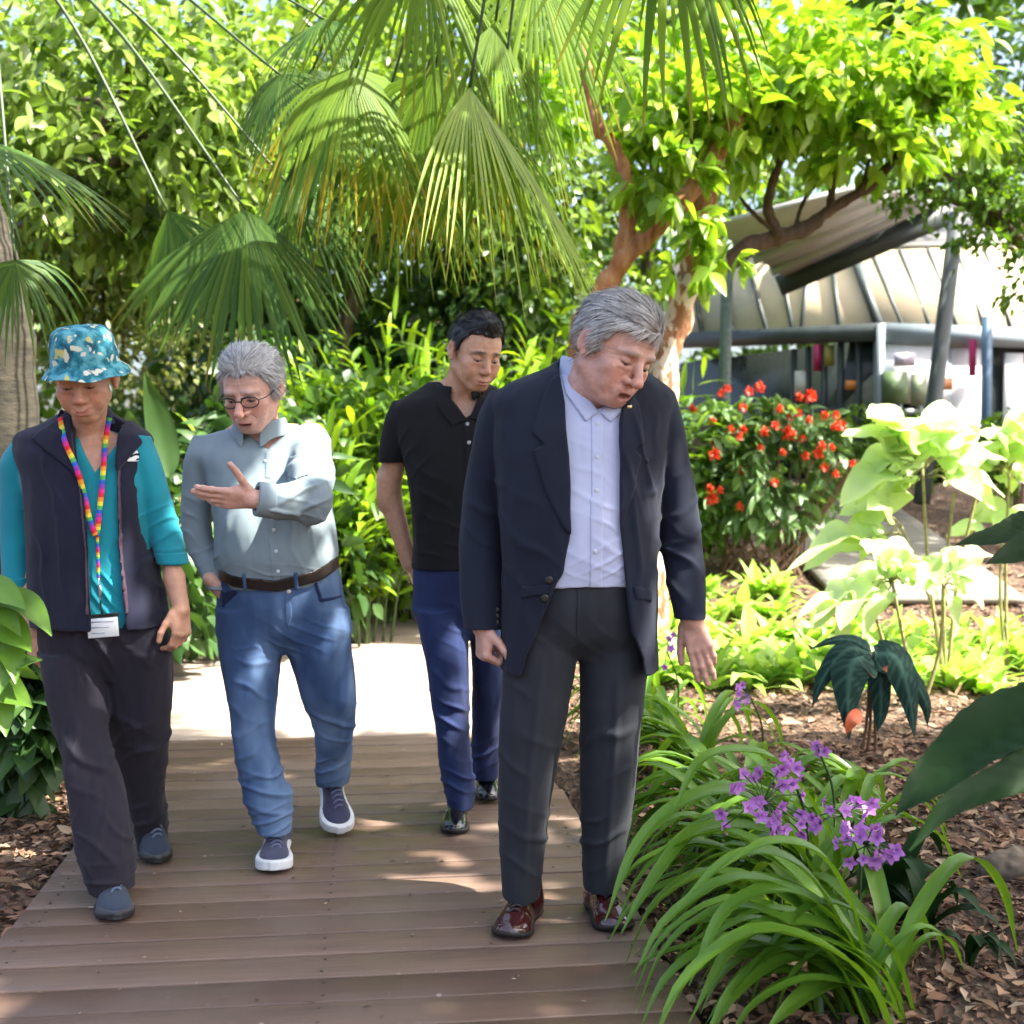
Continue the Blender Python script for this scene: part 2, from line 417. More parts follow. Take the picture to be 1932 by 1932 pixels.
# ------------------------------------------------------------------ people: shared anatomy
def add_head(v, H, jaw=1.0, nose=1.0, brow=1.0, chin=1.0, mouth=0.0, cheek=1.0, lips=1.0, age=1.0, smile=0.0):
    E, C = H.ell, H.rc
    v.add(E((0, -.018, .035), (.074, .094, .083)), .0)
    v.add(E((0, .026, .012), (.066, .064, .078)), .03)
    v.add(E((0, .028, -.052), (.055 * jaw, .058, .056)), .03)
    v.add(E((0, .066, -.096), (.024 * jaw, .018 * chin, .017)), .022)
    for s in (-1, 1):
        v.add(C((s * .05 * jaw, -.008, -.055), (s * .022 * jaw, .058, -.094), .017, .014), .025)
        v.add(E((s * .043, .058, -.028), (.022 * cheek, .02, .02)), .025)
        v.add(E((s * .034, .062, -.058), (.018 * cheek, .016, .022)), .02)
        v.sub(E((s * .031, .099, -.001), (.019, .017, .012)), .014)
        v.add(C((s * .010, .086, .0195), (s * .03, .0855, .0215), .0065 * brow, .0065 * brow), .012)
        v.add(C((s * .03, .0855, .0215), (s * .05, .066, .014), .0065 * brow, .005), .012)
        v.add(E((s * .031, .0715, -.0005), (.0145, .0142, .0125)), .004)      # closed, lowered upper lid over the eye
        v.sub(C((s * .019, .0865, -.0075), (s * .031, .0885, -.0098), .0016), .002)
        v.sub(C((s * .031, .0885, -.0098), (s * .044, .0815, -.0072), .0016), .002)
        v.sub(C((s * .018, .0905, .0085), (s * .045, .0825, .0085), .0018), .004)  # fold above the lid
        v.add(C((s * .017, .082, -.0165), (s * .043, .0775, -.0165), .0035 + .0015 * age), .007)    # bag below
        v.add(E((s * .0125 * nose, .0905, -.041), (.0095 * nose, .0115, .0085)), .006) # nostril wing
        v.sub(E((s * .0075, .0945, -.0495), (.0042, .006, .0035)), .003)
        if age > .5: v.sub(C((s * .018, .092, -.043), (s * .032, .077, -.062), .0020), .009)    # nasolabial fold
        # ear
        ex, ey, ez = s * .077, -.012, -.004
        L = np.array([[1, 0, 0], [0, 1, 0], [0, 0, 1]])
        v.add(E((ex, ey, ez), (.009, .0175, .031)), .006); v.add(E((ex + s * .006, ey - .008, ez + .004), (.006, .018, .03)), .005)
        v.sub(E((ex + s * .012, ey + .001, ez + .004), (.007, .0085, .017)), .004)
        v.add(E((ex + s * .002, ey + .007, ez - .026), (.006, .008, .009)), .005)
    v.add(C((0, .083, .012), (0, .1095 * (0.5 + .5 * nose), -.034), .0085, .0105 * nose), .012)
    v.add(E((0, .108 * (0.5 + .5 * nose), -.038), (.0125 * nose, .0115, .0105)), .008)
    v.add(E((0, .082, -.072), (.026, .014, .018)), .018)                          # mouth mound
    v.add(C((-.02, .0855, -.0715 + smile), (0, .089, -.0715), .0042 * lips), .006); v.add(C((.02, .0855, -.0715 + smile), (0, .089, -.0715), .0042 * lips), .006); v.add(E((0, .0925, -.0705), (.013, .006, .0045 * lips)), .005)
    v.add(C((-.015, .0845, -.0815 + smile * .6), (0, .087, -.0815), .005 * lips), .006); v.add(C((.015, .0845, -.0815 + smile * .6), (0, .087, -.0815), .005 * lips), .006); v.add(E((0, .0905, -.0815), (.013, .006, .0055 * lips)), .005)
    if mouth > 0:
        v.sub(E((0, .094, -.0762 - mouth * .2), (.017, .014, mouth)), .003)
        for q in (-1, 1): v.sub(C((q * .012, .091, -.0755), (q * .0205, .0875, -.0758 + smile * .6), .0018), .003)
    else:
        v.sub(C((-.024, .087, -.0762 + smile * 1.2), (0, .0985, -.0768), .0015), .003); v.sub(C((0, .0985, -.0768), (.024, .087, -.0762 + smile * 1.2), .0015), .003)
        if smile:
            for q in (-1, 1): v.add(E((q * .036, .066, -.047), (.017, .016, .015)), .02)
    v.sub(C((-.010, .093, -.0885), (.010, .093, -.0885), .002), .008)
def g3(L, c, r): return np.exp(-(((L - np.asarray(c)) / np.asarray(r)) ** 2).sum(1))
def face_col(H, skin, lip=(.42, .12, .10), browc=(.3, .27, .25), brow=0.7, red=0.35, stub=0.0, mouth=0, lipk=0.7, mask=None, smile=0.0):
    def f(V):
        L = H.l(V); c = np.tile(np.asarray(skin, float), (len(V), 1)); A = L.copy(); A[:, 0] = np.abs(A[:, 0])
        def mix(k, t):
            nonlocal c
            c = c * (1 - k[:, None]) + np.asarray(t) * k[:, None]
        red_c = np.asarray(skin) * [1.12, .66, .6]; dark = np.asarray(skin) * [.55, .4, .36]
        near = (np.abs(L) < .2).all(1)
        mix(red * near * (g3(A, (.04, .07, -.035), (.022, .04, .022)) + g3(A, (0, .11, -.035), (.016, .03, .018)) + .9 * g3(A, (.085, -.01, 0), (.02, .03, .035))).clip(0, 1), red_c)
        mix(.25 * near * g3(A, (.03, .085, -.014), (.02, .03, .012)), dark)
        if stub: mix(stub * near * g3(A, (.0, .06, -.095), (.06, .07, .03)), np.asarray(skin) * [.75, .75, .8])
        lipm = np.exp(-((A[:, 0] / .021) ** 4 + ((L[:, 2] + .0765 - smile * (A[:, 0] / .02) ** 2) / (.0095 + mouth * .6)) ** 4)) * (L[:, 1] > .075)
        mix(lipk * near * lipm, lip)
        slit = near * np.exp(-((A[:, 0] / .02) ** 4 + ((L[:, 2] + .0765 + mouth * .2 - smile * (A[:, 0] / .02) ** 2) / (.0014 + mouth * .75)) ** 2)) * (L[:, 1] > .07)
        mix(.8 * slit, (.14, .04, .035))
        zb = .0215 + (A[:, 0] - .03) * np.where(A[:, 0] > .03, -.3, .02)
        b = np.exp(-(((A[:, 0] - .031) / .021) ** 4 + ((L[:, 2] - zb - .001) / .0052) ** 2)) * (L[:, 1] > .05)
        mix(brow * near * b, browc)
        zl = -.0088 + .004 * ((A[:, 0] - .031) / .014) ** 2
        e = np.exp(-(((A[:, 0] - .031) / .015) ** 6 + ((L[:, 2] - zl) / .0026) ** 2)) * (L[:, 1] > .05)
        mix(.92 * near * e, (.02, .014, .012))
        n = noise3(V * 55, 5) * .06 + noise3(V * 140, 6) * .05
        c = c * (1 + n[:, None] * np.array([.6, 1, 1.1]))
        if mask is not None:
            k, t = mask(V, L); mix(k, t)
        return c.clip(0, 1)
    return f
def hairline(y, rec=0.0):
    return np.interp(y, [-.12, -.075, -.045, -.03, -.012, .004, .012, .026, .034, .05, .065, .08, .12],
                     [-.062, -.062, -.05, .012, .03, .03, -.012, -.016, .02, .05 + rec * .5, .062 + rec, .068 + rec, .068 + rec])
def add_hair(name, H, mat, parent, puff=.010, top=.0, rec=0.0, strands=2200, slen=.045, swid=.0022, comb=None, seed=1, lift=.2, amp=.004, stray=.09, hl=None):
    ax = axis((-.16 * H.s, .16 * H.s, .0032))
    v = Vox(ax, ax.copy(), ax.copy()); I = Frame((0, 0, 0), np.eye(3), H.s)
    v.add(I.ell((0, -.018, .036), (.075 + puff, .095 + puff, .082 + puff))); v.add(I.ell((0, .018, .022), (.068 + puff * .8, .064 + puff, .074 + puff)), .03)
    if top: v.add(I.ell((0, .012, .096), (.052, .066, .024 + top)), .03)
    X, Y, Z = (a / H.s for a in v.all_co())
    HLF = hl or hairline; hl = HLF(np.broadcast_to(Y, (1,) + Y.shape[1:]).ravel(), rec).reshape(Y.shape)
    hl = hl + np.where(Y > .045, .25 * (np.abs(X) - .03), 0)
    cut = (hl - Z) * H.s * .8
    v.F = np.maximum(v.F, cut).astype(np.float32)
    for s in (-1, 1): v.sub(I.ell((s * .082, -.012, -.002), (.02, .022, .034)), .006)
    V, Q = v.nets(); V = relax(V, Q, 2); nm = vnormals(V, Q)
    cdir = comb or (lambda p: np.stack([0 * p[:, 0], -np.ones(len(p)), -.4 * np.ones(len(p))], 1))
    d = cdir(V / H.s); d = d - (d * nm).sum(1)[:, None] * nm; d /= np.linalg.norm(d, axis=1)[:, None] + 1e-9
    sd = np.cross(nm, d); co = (V * sd).sum(1); al = (V * d).sum(1)
    dsp = amp * noise3(np.stack([co * 130, al * 22, V[:, 2] * 40], 1), seed) + amp * .8 * noise3(V * 42, seed + 3)
    V = V + nm * dsp[:, None]
    hair = mesh(name, H.c + V @ H.R.T, Q, mat, parent)
    rng = np.random.default_rng(seed); out = nm[:, 2] > -.9
    ok = np.where(((V / H.s)[:, 2] > HLF((V / H.s)[:, 1], rec) + .004) & (np.linalg.norm(V / H.s - [0, -.01, .03], axis=1) > .07))[0]
    pick = rng.choice(ok, strands); B = V[pick]; D = d[pick] + rng.normal(0, stray, (strands, 3)); NN = nm[pick]; SD = np.cross(NN, D)
    SD /= np.linalg.norm(SD, axis=1)[:, None]; Ln = slen * rng.uniform(.5, 1.15, strands); LF = lift * rng.uniform(.1, 1.3, strands)
    vs = []; K = 5
    for k in range(K):
        t = k / (K - 1); c = B + NN * .001 + D * (Ln * t)[:, None] + NN * (Ln * (LF * t - .75 * LF * t * t))[:, None]
        c = c - (1 - np.minimum(1, 1)) * NN
        rad = c / H.s - np.array([0, -.01, .03]); rr = np.linalg.norm(rad, axis=1)
        wd = swid * (1 - .85 * t ** 2) * (0.5 if k == 0 else 1)
        vs += [c - SD * wd, c + SD * wd]
    VV = np.stack(vs, 1).reshape(-1, 3); base = np.arange(strands)[:, None] * 2 * K; q = []
    for k in range(K - 1): q.append(base + np.array([2 * k, 2 * k + 1, 2 * k + 3, 2 * k + 2]))
    mesh("hair_locks", H.c + VV @ H.R.T, np.concatenate(q).astype(np.int32), mat, hair)
    return hair
def add_hand(v, wrist, fdir, ndir, side, sc=1.0, curl=(20, 20, 20, 20), spread=6, thumb=(35, 20), tcurl=25, k=.006, wr=.026):
    """wrist point, finger direction, palm normal (side the palm faces), side=+1 thumb lies along +s with s = fdir x ndir * side"""
    f = nrm(fdir); n = nrm(np.asarray(ndir) - np.dot(ndir, f) * f); s = np.cross(f, n) * side; R = np.stack([f, s, n], 1); H = Frame(wrist, R, sc)
    v.add(H.rc((-.02, 0, 0), (.012, 0, 0), wr * .92, .024), .012)
    for a, yy in ((0, .026), (1, .009), (2, -.009), (3, -.025)):
        v.add(H.rc((.012, yy * .6, 0), (.088 - .004 * abs(a - 1.2), yy, -.002), .0145, .0112), .010)
    v.add(H.ell((.045, .006, .006), (.038, .033, .012)), .012)
    v.add(H.ell((.036, .026, .009), (.03, .015, .014)), .010)
    for a, (yy, ln, r) in enumerate(((.027, (.04, .024, .02), .0086), (.009, (.044, .028, .021), .0088), (-.009, (.041, .026, .02), .0083), (-.025, (.032, .02, .018), .0072))):
        p = np.array([.088 - .004 * abs(a - 1.2), yy, -.002]); sp = math.radians(spread * (1.3 - a) * .8); ang = 0.0; cu = curl[a]
        rr = r * 1.12
        for i, L in enumerate(ln):
            ang += math.radians(cu * (1.0 if i == 0 else 1.15 if i == 1 else .7))
            d = np.array([math.cos(ang) * math.cos(sp), math.cos(ang) * math.sin(sp), math.sin(ang)]); q = p + d * L
            v.add(H.rc(p, q, rr, rr * .93), .004 if i else .006); v.add(H.ell(q, (rr * 1.02,) * 3), .003); p = q; rr *= .93
    p = np.array([.022, .03, .008]); a0, a1 = math.radians(thumb[0]), math.radians(thumb[1])
    rr = .0125
    for i, L in enumerate((.036, .032, .026)):
        d = np.array([math.cos(a0) * math.cos(a1), math.sin(a0) * math.cos(a1), math.sin(a1)]); q = p + d * L
        v.add(H.rc(p, q, rr, rr * .9), .009 if i == 0 else .004); p = q; rr *= .9; a0 -= math.radians(tcurl) * (.3 if i == 0 else 1)
    return H
def add_shoe(name, toe, heel, mat, solemat, parent, wid=.049, h=.075, solet=.018, sole_w=.004, pitch_ok=True, lace=None, cap=None, open_h=.115, toe_h=.045, round_=2.4, mesh_h=.0032):
    """toe and heel are points on the underside"""
    toe, heel = np.asarray(toe, float), np.asarray(heel, float); L = np.linalg.norm(toe - heel); f = (toe - heel) / L
    s = nrm(np.cross(f, [0, 0, 1])); u = np.cross(s, f); R = np.stack([f, s, u], 1)
    fr = Frame(heel, R)
    fk = np.array([0, .03, .08, .15, .25, .4, .55, .68, .8, .88, .94, .98, 1.0]) * L
    wk = np.array([.22, .48, .64, .69, .70, .70, .80, .96, 1.0, .90, .70, .44, .16]) * wid
    hk = np.array([.5, .7, .9, .98, 1.0, 1.0, .92, .78, .66, .58, .5, .42, .34]) * h
    hk = np.maximum(hk, 0.0); hk[-4:] = np.minimum(hk[-4:], np.array([1.08, .98, .86, .7]) * toe_h)
    g = axis((-.03, L + .03, mesh_h)), axis((-.08, .08, mesh_h)), axis((-.02, .16, mesh_h))
    v = Vox(*g); X, Y, Z = v.all_co(); w_ = herm(fk, wk, X.ravel()).reshape(X.shape); hh = herm(fk, hk, X.ravel()).reshape(X.shape)
    bend = .006 * np.sin(np.clip(X / L, 0, 1) * math.pi)
    Yc = Y - bend
    r = ((np.abs(Yc) / w_) ** round_ + (np.clip(Z, 0, None) / hh) ** round_) ** (1 / round_)
    d = np.maximum((r - 1) * np.minimum(w_, hh) * .8, np.maximum(-X, X - L)); d = np.maximum(d, solet * .6 - Z)
    v.F = np.minimum(v.F, d).astype(np.float32)
    v.add(rc((.055, 0, .045), (.05, 0, open_h - .01), .042, .036), .025)
    v.sub(halfspace((0, 0, open_h), (0, 0, -1)) if False else rc((.05, 0, open_h + .015), (.05, 0, open_h + .05), .034), .004)
    V, Q = v.nets(); V = relax(V, Q, 2); nm = vnormals(V, Q)
    t = V[:, 0] / L
    V = V + nm * (.0012 * np.sin(V[:, 0] * 260 + 2 * noise3(V * 30, 3)) * np.exp(-((t - .66) / .07) ** 2))[:, None]
    shoe = mesh(name, fr.c + V @ R.T, Q, mat, parent)
    v2 = Vox(*g); gw = np.gradient(w_.ravel(), X.ravel()).reshape(w_.shape); d = np.maximum((np.abs(Yc) - (w_ + sole_w)) / np.sqrt(1 + np.clip(gw, -4, 4) ** 2), np.maximum(-sole_w - X, X - L - sole_w))
    spring = .012 * np.clip((X / L - .75) / .25, 0, 1) ** 2
    d = np.maximum(d, np.maximum(spring - Z, Z - solet - spring * .8)); v2.F = np.minimum(v2.F, d).astype(np.float32)
    V, Q = v2.nets(); V = relax(V, Q, 7)
    mesh("sole", fr.c + V @ R.T, Q, solemat, shoe)
    if cap is not None:
        v3 = Vox(*g); v3.F = np.maximum(np.maximum(v.F - .003, -(v.F + .004)), np.maximum(.80 * L - X, Z - .034)).astype(np.float32); V, Q = v3.nets(); V = relax(V, Q, 1); mesh("toe_cap", fr.c + V @ R.T, Q, cap, shoe)
    if lace is not None:
        mb = MB()
        for i in range(5):
            x = (.46 + .065 * i) * L; z = float(np.interp(x, fk, hk)) + .003; wv = .022 - .002 * i
            pts = [(x, -wv, z - .008), (x + .004, -.008, z + .0005), (x + .006, .004, z + .001), (x + .012, wv, z - .007)]
            mb.tube([fr.w(p) for p in spline(pts, 9)], .0034, 6)
        mb.build("laces", lace, shoe, True)
    return shoe
def collar_sheet(name, c, rx, ry, mat, parent, gap=18, stand=.035, fall=.048, point=.02, out=.014, tilt=(0, 0), drop=.03, yaw=0, thick=.0028, wave=0.0):
    """shirt collar: a stand round the neck that folds over, open at the front (-Y)"""
    nA, prof = 49, []
    V = []
    for i in range(nA):
        t = i / (nA - 1); th = math.radians(gap + (360 - 2 * gap) * t); fr = (math.cos(th) * .5 + .5) ** 2     # 1 at front
        dx, dy = math.sin(th), -math.cos(th); side = 1 - abs(2 * t - 1)
        zb = -drop * fr; pt = point * np.exp(-(side / .10) ** 2)
        pf = [(0, zb), (.0, zb + stand * .6), (.001, zb + stand), (.005, zb + stand + .005), (.009, zb + stand + .001),
              (.010 + out * .5, zb + stand - fall * .5 - pt * .4), (.011 + out + wave * math.sin(th * 5), zb + stand - fall - pt)]
        for r, z in pf: V.append(((rx + r) * dx, (ry + r) * dy, z + tilt[0] * dx * rx + tilt[1] * dy * ry))
    V = np.array(V); ya = math.radians(yaw); Rz = np.array([[math.cos(ya), -math.sin(ya), 0], [math.sin(ya), math.cos(ya), 0], [0, 0, 1]])
    V = V @ Rz.T + np.asarray(c); m = 7
    F = [(i * m + j, (i + 1) * m + j, (i + 1) * m + j + 1, i * m + j + 1) for i in range(nA - 1) for j in range(m - 1)]
    o = mesh(name, V, F, mat, parent, solid=thick); md = o.modifiers.new("sub", 'SUBSURF'); md.levels = md.render_levels = 2
    return o
def folds(*terms, base=.0015, seed=0, stretch=(7, 7, 2.5)):
    """cloth folds as a displacement: terms (centre, direction, wavelength, amplitude, radius)"""
    def f(V):
        d = .9 * base * (noise3(V * np.array(stretch) * 2.2, seed) + .6 * noise3(V * np.array(stretch) * 5, seed + 1))
        for c, dr, lam, amp, rad in terms:
            q = V - np.asarray(c, float); rad = np.broadcast_to(np.asarray(rad, float), (3,)); ph = (q @ nrm(dr)) / lam * 2 * math.pi + 1.8 * noise3(V * 13, seed + 7)
            w_ = (np.exp(-(np.sin(ph * .5) / .42) ** 2) - .25) * np.clip(.75 + 1.1 * noise3(V * 11, seed + 9), 0, 1.5)
            d = d + 1.35 * amp * w_ * np.exp(-((q / rad) ** 2).sum(1))
        return d
    return f

def facefolds(H, age=1.0, cheek=1.0):
    """forehead lines, crow's feet, frown lines and fine unevenness of the skin"""
    def f(V):
        L = H.l(V); A = np.abs(L[:, 0]); d = .0005 * noise3(V * 90, 71) + .0004 * noise3(V * 210, 72)
        fw = np.exp(-((L[:, 2] - .048) / .016) ** 2 - (A / .045) ** 4) * (L[:, 1] > .04)
        d = d - age * .0011 * fw * np.maximum(0, np.sin(L[:, 2] * 2 * math.pi / .0095 + 1.2 * noise3(V * 30, 73))) ** 2
        cf = np.exp(-((A - .056) / .010) ** 2 - ((L[:, 2] + .004) / .016) ** 2) * (L[:, 1] > .02)
        d = d - age * .0010 * cf * np.maximum(0, np.sin((L[:, 2] + (A - .05) * .35) * 2 * math.pi / .0085)) ** 2
        gl = np.exp(-((A - .006) / .0022) ** 2 - ((L[:, 2] - .018) / .012) ** 2) * (L[:, 1] > .06)
        ch = np.exp(-((A - .040) / .004) ** 2 - ((L[:, 2] + .055) / .018) ** 2) * (L[:, 1] > .03)
        return (d - age * .0014 * gl - cheek * age * .0008 * ch) * (np.abs(L) < .15).all(1)
    return f
# ------------------------------------------------------------------ plants: shared builders
RNG = np.random.default_rng(7)
def unit(A): return A / (np.linalg.norm(A, axis=-1, keepdims=True) + 1e-9)
SHAPES = {'lance': ([0, .12, .35, .6, .82, 1], [.10, .55, 1.0, .85, .45, 0.02]), 'ovate': ([0, .08, .28, .5, .78, 1], [.12, .62, 1.0, .95, .55, 0.02]),
          'strap': ([0, .12, .3, .5, .75, 1], [.45, .75, .95, 1.0, .7, 0.02]), 'heart': ([0, .05, .2, .45, .75, 1], [.55, .9, 1.0, .85, .45, 0.02]), 'dia': ([0, .45, 1], [.05, 1, .02])}
def leaves(Bp, D, Nn, L, W, droop=.3, shape='lance', fold=.25, wave=0.0, twist=0.0):
    """many leaf blades at once: base points, directions, upper-face normals, lengths, half-widths"""
    ts, ws = SHAPES[shape]; n = len(Bp); D = unit(np.asarray(D, float)); Nn = np.asarray(Nn, float); Nn = unit(Nn - (Nn * D).sum(1)[:, None] * D)
    L = np.broadcast_to(np.asarray(L, float), (n,)); W = np.broadcast_to(np.asarray(W, float), (n,)); droop = np.broadcast_to(np.asarray(droop, float), (n,))
    Sd = np.cross(D, Nn); p = np.array(Bp, float); V = []; m = len(ts); g = np.array([0, 0, -1.0])
    for i, (t, wv) in enumerate(zip(ts, ws)):
        if i:
            dt = (t - ts[i - 1]); dd = unit(D + g * (droop * (t + ts[i - 1]) * .9)[:, None]); p = p + dd * (L * dt)[:, None]
        up = Nn
        hw = (W * wv)[:, None]; z = fold * hw * up
        wv_ = (wave * W * math.sin(9 * t + 1))[:, None] * up
        V += [p - Sd * hw + z + wv_, p, p + Sd * hw + z - wv_]
    V = np.stack(V, 1).reshape(-1, 3); base = (np.arange(n) * 3 * m)[:, None]; F = []
    for i in range(m - 1):
        for c in (0, 1): F.append(base + np.array([3 * i + c, 3 * i + c + 1, 3 * i + 4 + c, 3 * i + 3 + c]))
    return V, np.concatenate(F).astype(np.int32)
def rdirs(n, rng=RNG):
    return unit(rng.normal(size=(n, 3)))
def cloud(name, centers, radii, n, L, W, mat, parent, shape='dia', droop=.3, out=.6, hang=.2, shell=.45, seed=0, keep=None, up=.6, lj=.35):
    """a crown of separate leaves: clumps spread in ellipsoids"""
    rng = np.random.default_rng(seed); B = []; D = []
    vol = np.array([np.prod(np.broadcast_to(r, (3,))) ** .75 for r in radii]); cnt = (vol / vol.sum() * n).astype(int) + 1
    for c, r, k in zip(centers, radii, cnt):
        r = np.broadcast_to(np.asarray(r, float), (3,)); nc = max(4, k // 14)
        q = rdirs(nc, rng) * (rng.uniform(shell, 1, (nc, 1)) ** .6); cl = q[rng.integers(0, nc, k)]
        pos = np.asarray(c) + (cl + rng.normal(0, .13, (k, 3))) * r
        B.append(pos); D.append(unit(out * unit(cl) + rng.normal(0, .55, (k, 3)) + [0, 0, -hang]))
    B = np.concatenate(B); D = np.concatenate(D)
    if keep is not None: k = keep(B); B, D = B[k], D[k]
    m = len(B); Nn = unit(rng.normal(0, .5, (m, 3)) + [0, 0, up])
    V, F = leaves(B, D, Nn, L * rng.uniform(1 - lj, 1 + lj, m), W * rng.uniform(1 - lj, 1 + lj, m), droop, shape)
    return mesh(name, V, F, mat, parent)
def wiggle(pts, n, amp, seed):
    p = spline(pts, n); rng = np.random.default_rng(seed); o = rng.normal(0, 1, (n, 3))
    for _ in range(2): o = (o + np.roll(o, 1, 0) + np.roll(o, -1, 0)) / 3
    o[0] = 0; return p + o * amp
def limbs(name, paths, mat, parent, seed=0):
    mb = MB()
    for i, (pts, r0, r1) in enumerate(paths):
        n = max(8, int(len(pts) * 7)); q = wiggle(pts, n, r0 * .18, seed + i); rad = np.linspace(r0, r1, n) * (1 + .10 * np.sin(np.arange(n) * 1.7 + i))
        V, F = tube(q, rad, 14); V = np.array(V); V += (noise3(V * 9, seed)[:, None] * r0 * .18) * unit(V - np.repeat(q, 14, 0)); mb.raw(V, F)
    return mb.build(name, mat, parent, True)
# bark and leaf materials
def barkmat(name, c1, c2, c3, sc=(6, 6, 2), bs=.6, peel=None):
    m, nt_, b = mat_new(name); v = objcoord(nt_, sc); n = noise(nt_, v, 3, 6, .65)
    col = ramp(nt_, n, [(.3, c1), (.5, c2), (.68, c3)])
    if peel:
        n2 = noise(nt_, objcoord(nt_, (7, 7, 3.2)), 2, 4, .6); col = mixc(nt_, ramp(nt_, n2, [(.5, (0, 0, 0)), (.54, (1, 1, 1))]), col, peel)
    nt_.links.new(col, b.inputs['Base Color']); setin(b, Roughness=.9); bump(nt_, b, n, bs, .02); return m
BARK = barkmat("brown_bark", (.05, .035, .025), (.12, .085, .06), (.22, .17, .12))
PAPER = barkmat("peeling_paperbark", (.14, .05, .022), (.30, .13, .06), (.40, .24, .13), (6, 6, 2.5), .8, (.62, .52, .43))
ORANGEB = barkmat("orange_bark", (.16, .06, .022), (.34, .15, .06), (.42, .24, .12), (6, 6, 2), .7)
DARKB = barkmat("dark_branch_bark", (.025, .014, .010), (.06, .033, .022), (.11, .07, .045))
PALMB = barkmat("grey_palm_bark", (.014, .012, .008), (.032, .028, .018), (.058, .05, .032), (3, 3, 9), .5)
STEMG = plain("green_stem", (.04, .075, .018), .5, var=.3)
STEMB = plain("pale_stem", (.28, .26, .10), .6, var=.3)
STEMR = plain("brown_stem", (.16, .09, .05), .7, var=.3)
L_OLIVE = leafmat("olive_leaf", (.035, .075, .014), (.26, .36, .075), .42, .36, (1.3, 1.5, .6))
L_FINE = leafmat("fine_olive_leaf", (.10, .14, .035), (.28, .31, .11), .38, .4, (1.3, 1.4, .7))
L_MIX = leafmat("mixed_green_leaf", (.022, .06, .010), (.20, .33, .05), .38, .36)
L_MID = leafmat("mid_green_leaf", (.035, .11, .010), (.13, .25, .025), .38)
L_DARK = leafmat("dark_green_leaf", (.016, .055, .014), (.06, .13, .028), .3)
L_BRIGHT = leafmat("bright_crown_leaf", (.13, .26, .018), (.32, .44, .05), .5, .35, (1.25, 1.45, .5))
L_GINGER = leafmat("ginger_leaf", (.085, .21, .012), (.25, .40, .03), .4, .38)
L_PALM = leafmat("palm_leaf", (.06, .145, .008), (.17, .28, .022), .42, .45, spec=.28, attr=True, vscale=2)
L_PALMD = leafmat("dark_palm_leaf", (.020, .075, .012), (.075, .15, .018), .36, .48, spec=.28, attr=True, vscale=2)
L_REDSHRUB = leafmat("bluish_shrub_leaf", (.06, .145, .05), (.16, .27, .10), .32)
L_PALE = leafmat("pale_broad_leaf", (.34, .50, .16), (.60, .70, .38), .4, .45, (1.2, 1.35, .7))
L_LIME = leafmat("lime_ground_leaf", (.24, .42, .05), (.50, .64, .20), .42, .45, (1.3, 1.4, .6))
L_STRAP = leafmat("strap_leaf", (.06, .16, .014), (.16, .31, .034), .36, .33, vscale=6)
L_GLOSS = leafmat("glossy_dark_leaf", (.005, .022, .005), (.013, .042, .009), .15, .55, spec=.2, vscale=5)
def velvetmat():
    m, nt_, b = mat_new("velvet_leaf"); a = N(nt_, 'Attribute'); a.attribute_name = "Col"; g = N(nt_, 'NewGeometry')
    c = mixc(nt_, g.outputs['Backfacing'], a.outputs['Color'], (.085, .03, .012)); nt_.links.new(c, b.inputs['Base Color']); setin(b, Roughness=.75); b.inputs['Specular IOR Level'].default_value = .15
    return m

# ------------------------------------------------------------------ ground, boardwalk, paths
PD = nrm([-(966 - 700) / FPX, 1, 0]); PE = np.array([PD[1], -PD[0], 0])            # along / across the boardwalk
def ue(px, py): g = G(px, py, 1e-6); return float(g @ PD), float(g @ PE)
eR = np.mean([ue(1045, 1470)[1], ue(1300, 1890)[1]]); eL = np.mean([ue(0, 1775)[1], ue(140, 1600)[1]])
U_END = ue(600, 1392)[0]
def ground():
    xs = np.concatenate([np.linspace(-40, -6, 18), np.linspace(-5.8, 7, 180), np.linspace(7.3, 40, 18)]); ys = np.concatenate([np.linspace(-6, 0.6, 12), np.linspace(.7, 14, 190), np.linspace(14.4, 80, 30)])
    X, Y = np.meshgrid(xs, ys, indexing='ij'); Pn = np.stack([X.ravel(), Y.ravel(), 0 * X.ravel()], 1)
    u = Pn @ PD; e = Pn @ PE; Z = gz(Pn[:, 0], Pn[:, 1]) - .055 + .02 * noise3(Pn * 2.1, 1) + .018 * noise3(Pn * 7, 2)
    d = np.maximum(np.maximum(e - eR, eL - e), 0); Z += np.minimum(d, .5) * .06
    on = (e < eR + .03) & (e > eL - .03) & (u < U_END + .6); Z[on] = -.16
    pv = (u > U_END - .2) & (u < ue(600, 1180)[0]) & (e < eR + .02); Z[pv] -= .04
    Pn[:, 2] = Z; nx, ny = X.shape; I = np.arange(nx * ny).reshape(nx, ny)
    F = np.stack([I[:-1, :-1], I[1:, :-1], I[1:, 1:], I[:-1, 1:]], -1).reshape(-1, 4)
    m, nt_, b = mat_new("mulch_soil"); v = objcoord(nt_); n1 = noise(nt_, v, 26, 6, .7); n2 = noise(nt_, v, 1.3, 3)
    vo = N(nt_, 'TexVoronoi'); vo.inputs['Scale'].default_value = 48; vo.inputs['Randomness'].default_value = 1
    sv = mixc(nt_, .05, objcoord(nt_, (1, .45, 1)), noise(nt_, v, 12, 2, out=1)); nt_.links.new(sv, vo.inputs['Vector'])
    c = ramp(nt_, vo.outputs['Color'], [(.15, (.035, .021, .014)), (.5, (.115, .066, .038)), (.8, (.22, .145, .09))])
    c = mixc(nt_, ramp(nt_, n1, [(.35, (.75, .75, .75)), (.65, (0, 0, 0))]), c, (.05, .03, .02)); nt_.links.new(c, b.inputs['Base Color']); setin(b, Roughness=.95)
    bump(nt_, b, vo.outputs['Distance'], .8, .02)
    tag(mesh("ground", Pn, F, m), kind="structure")
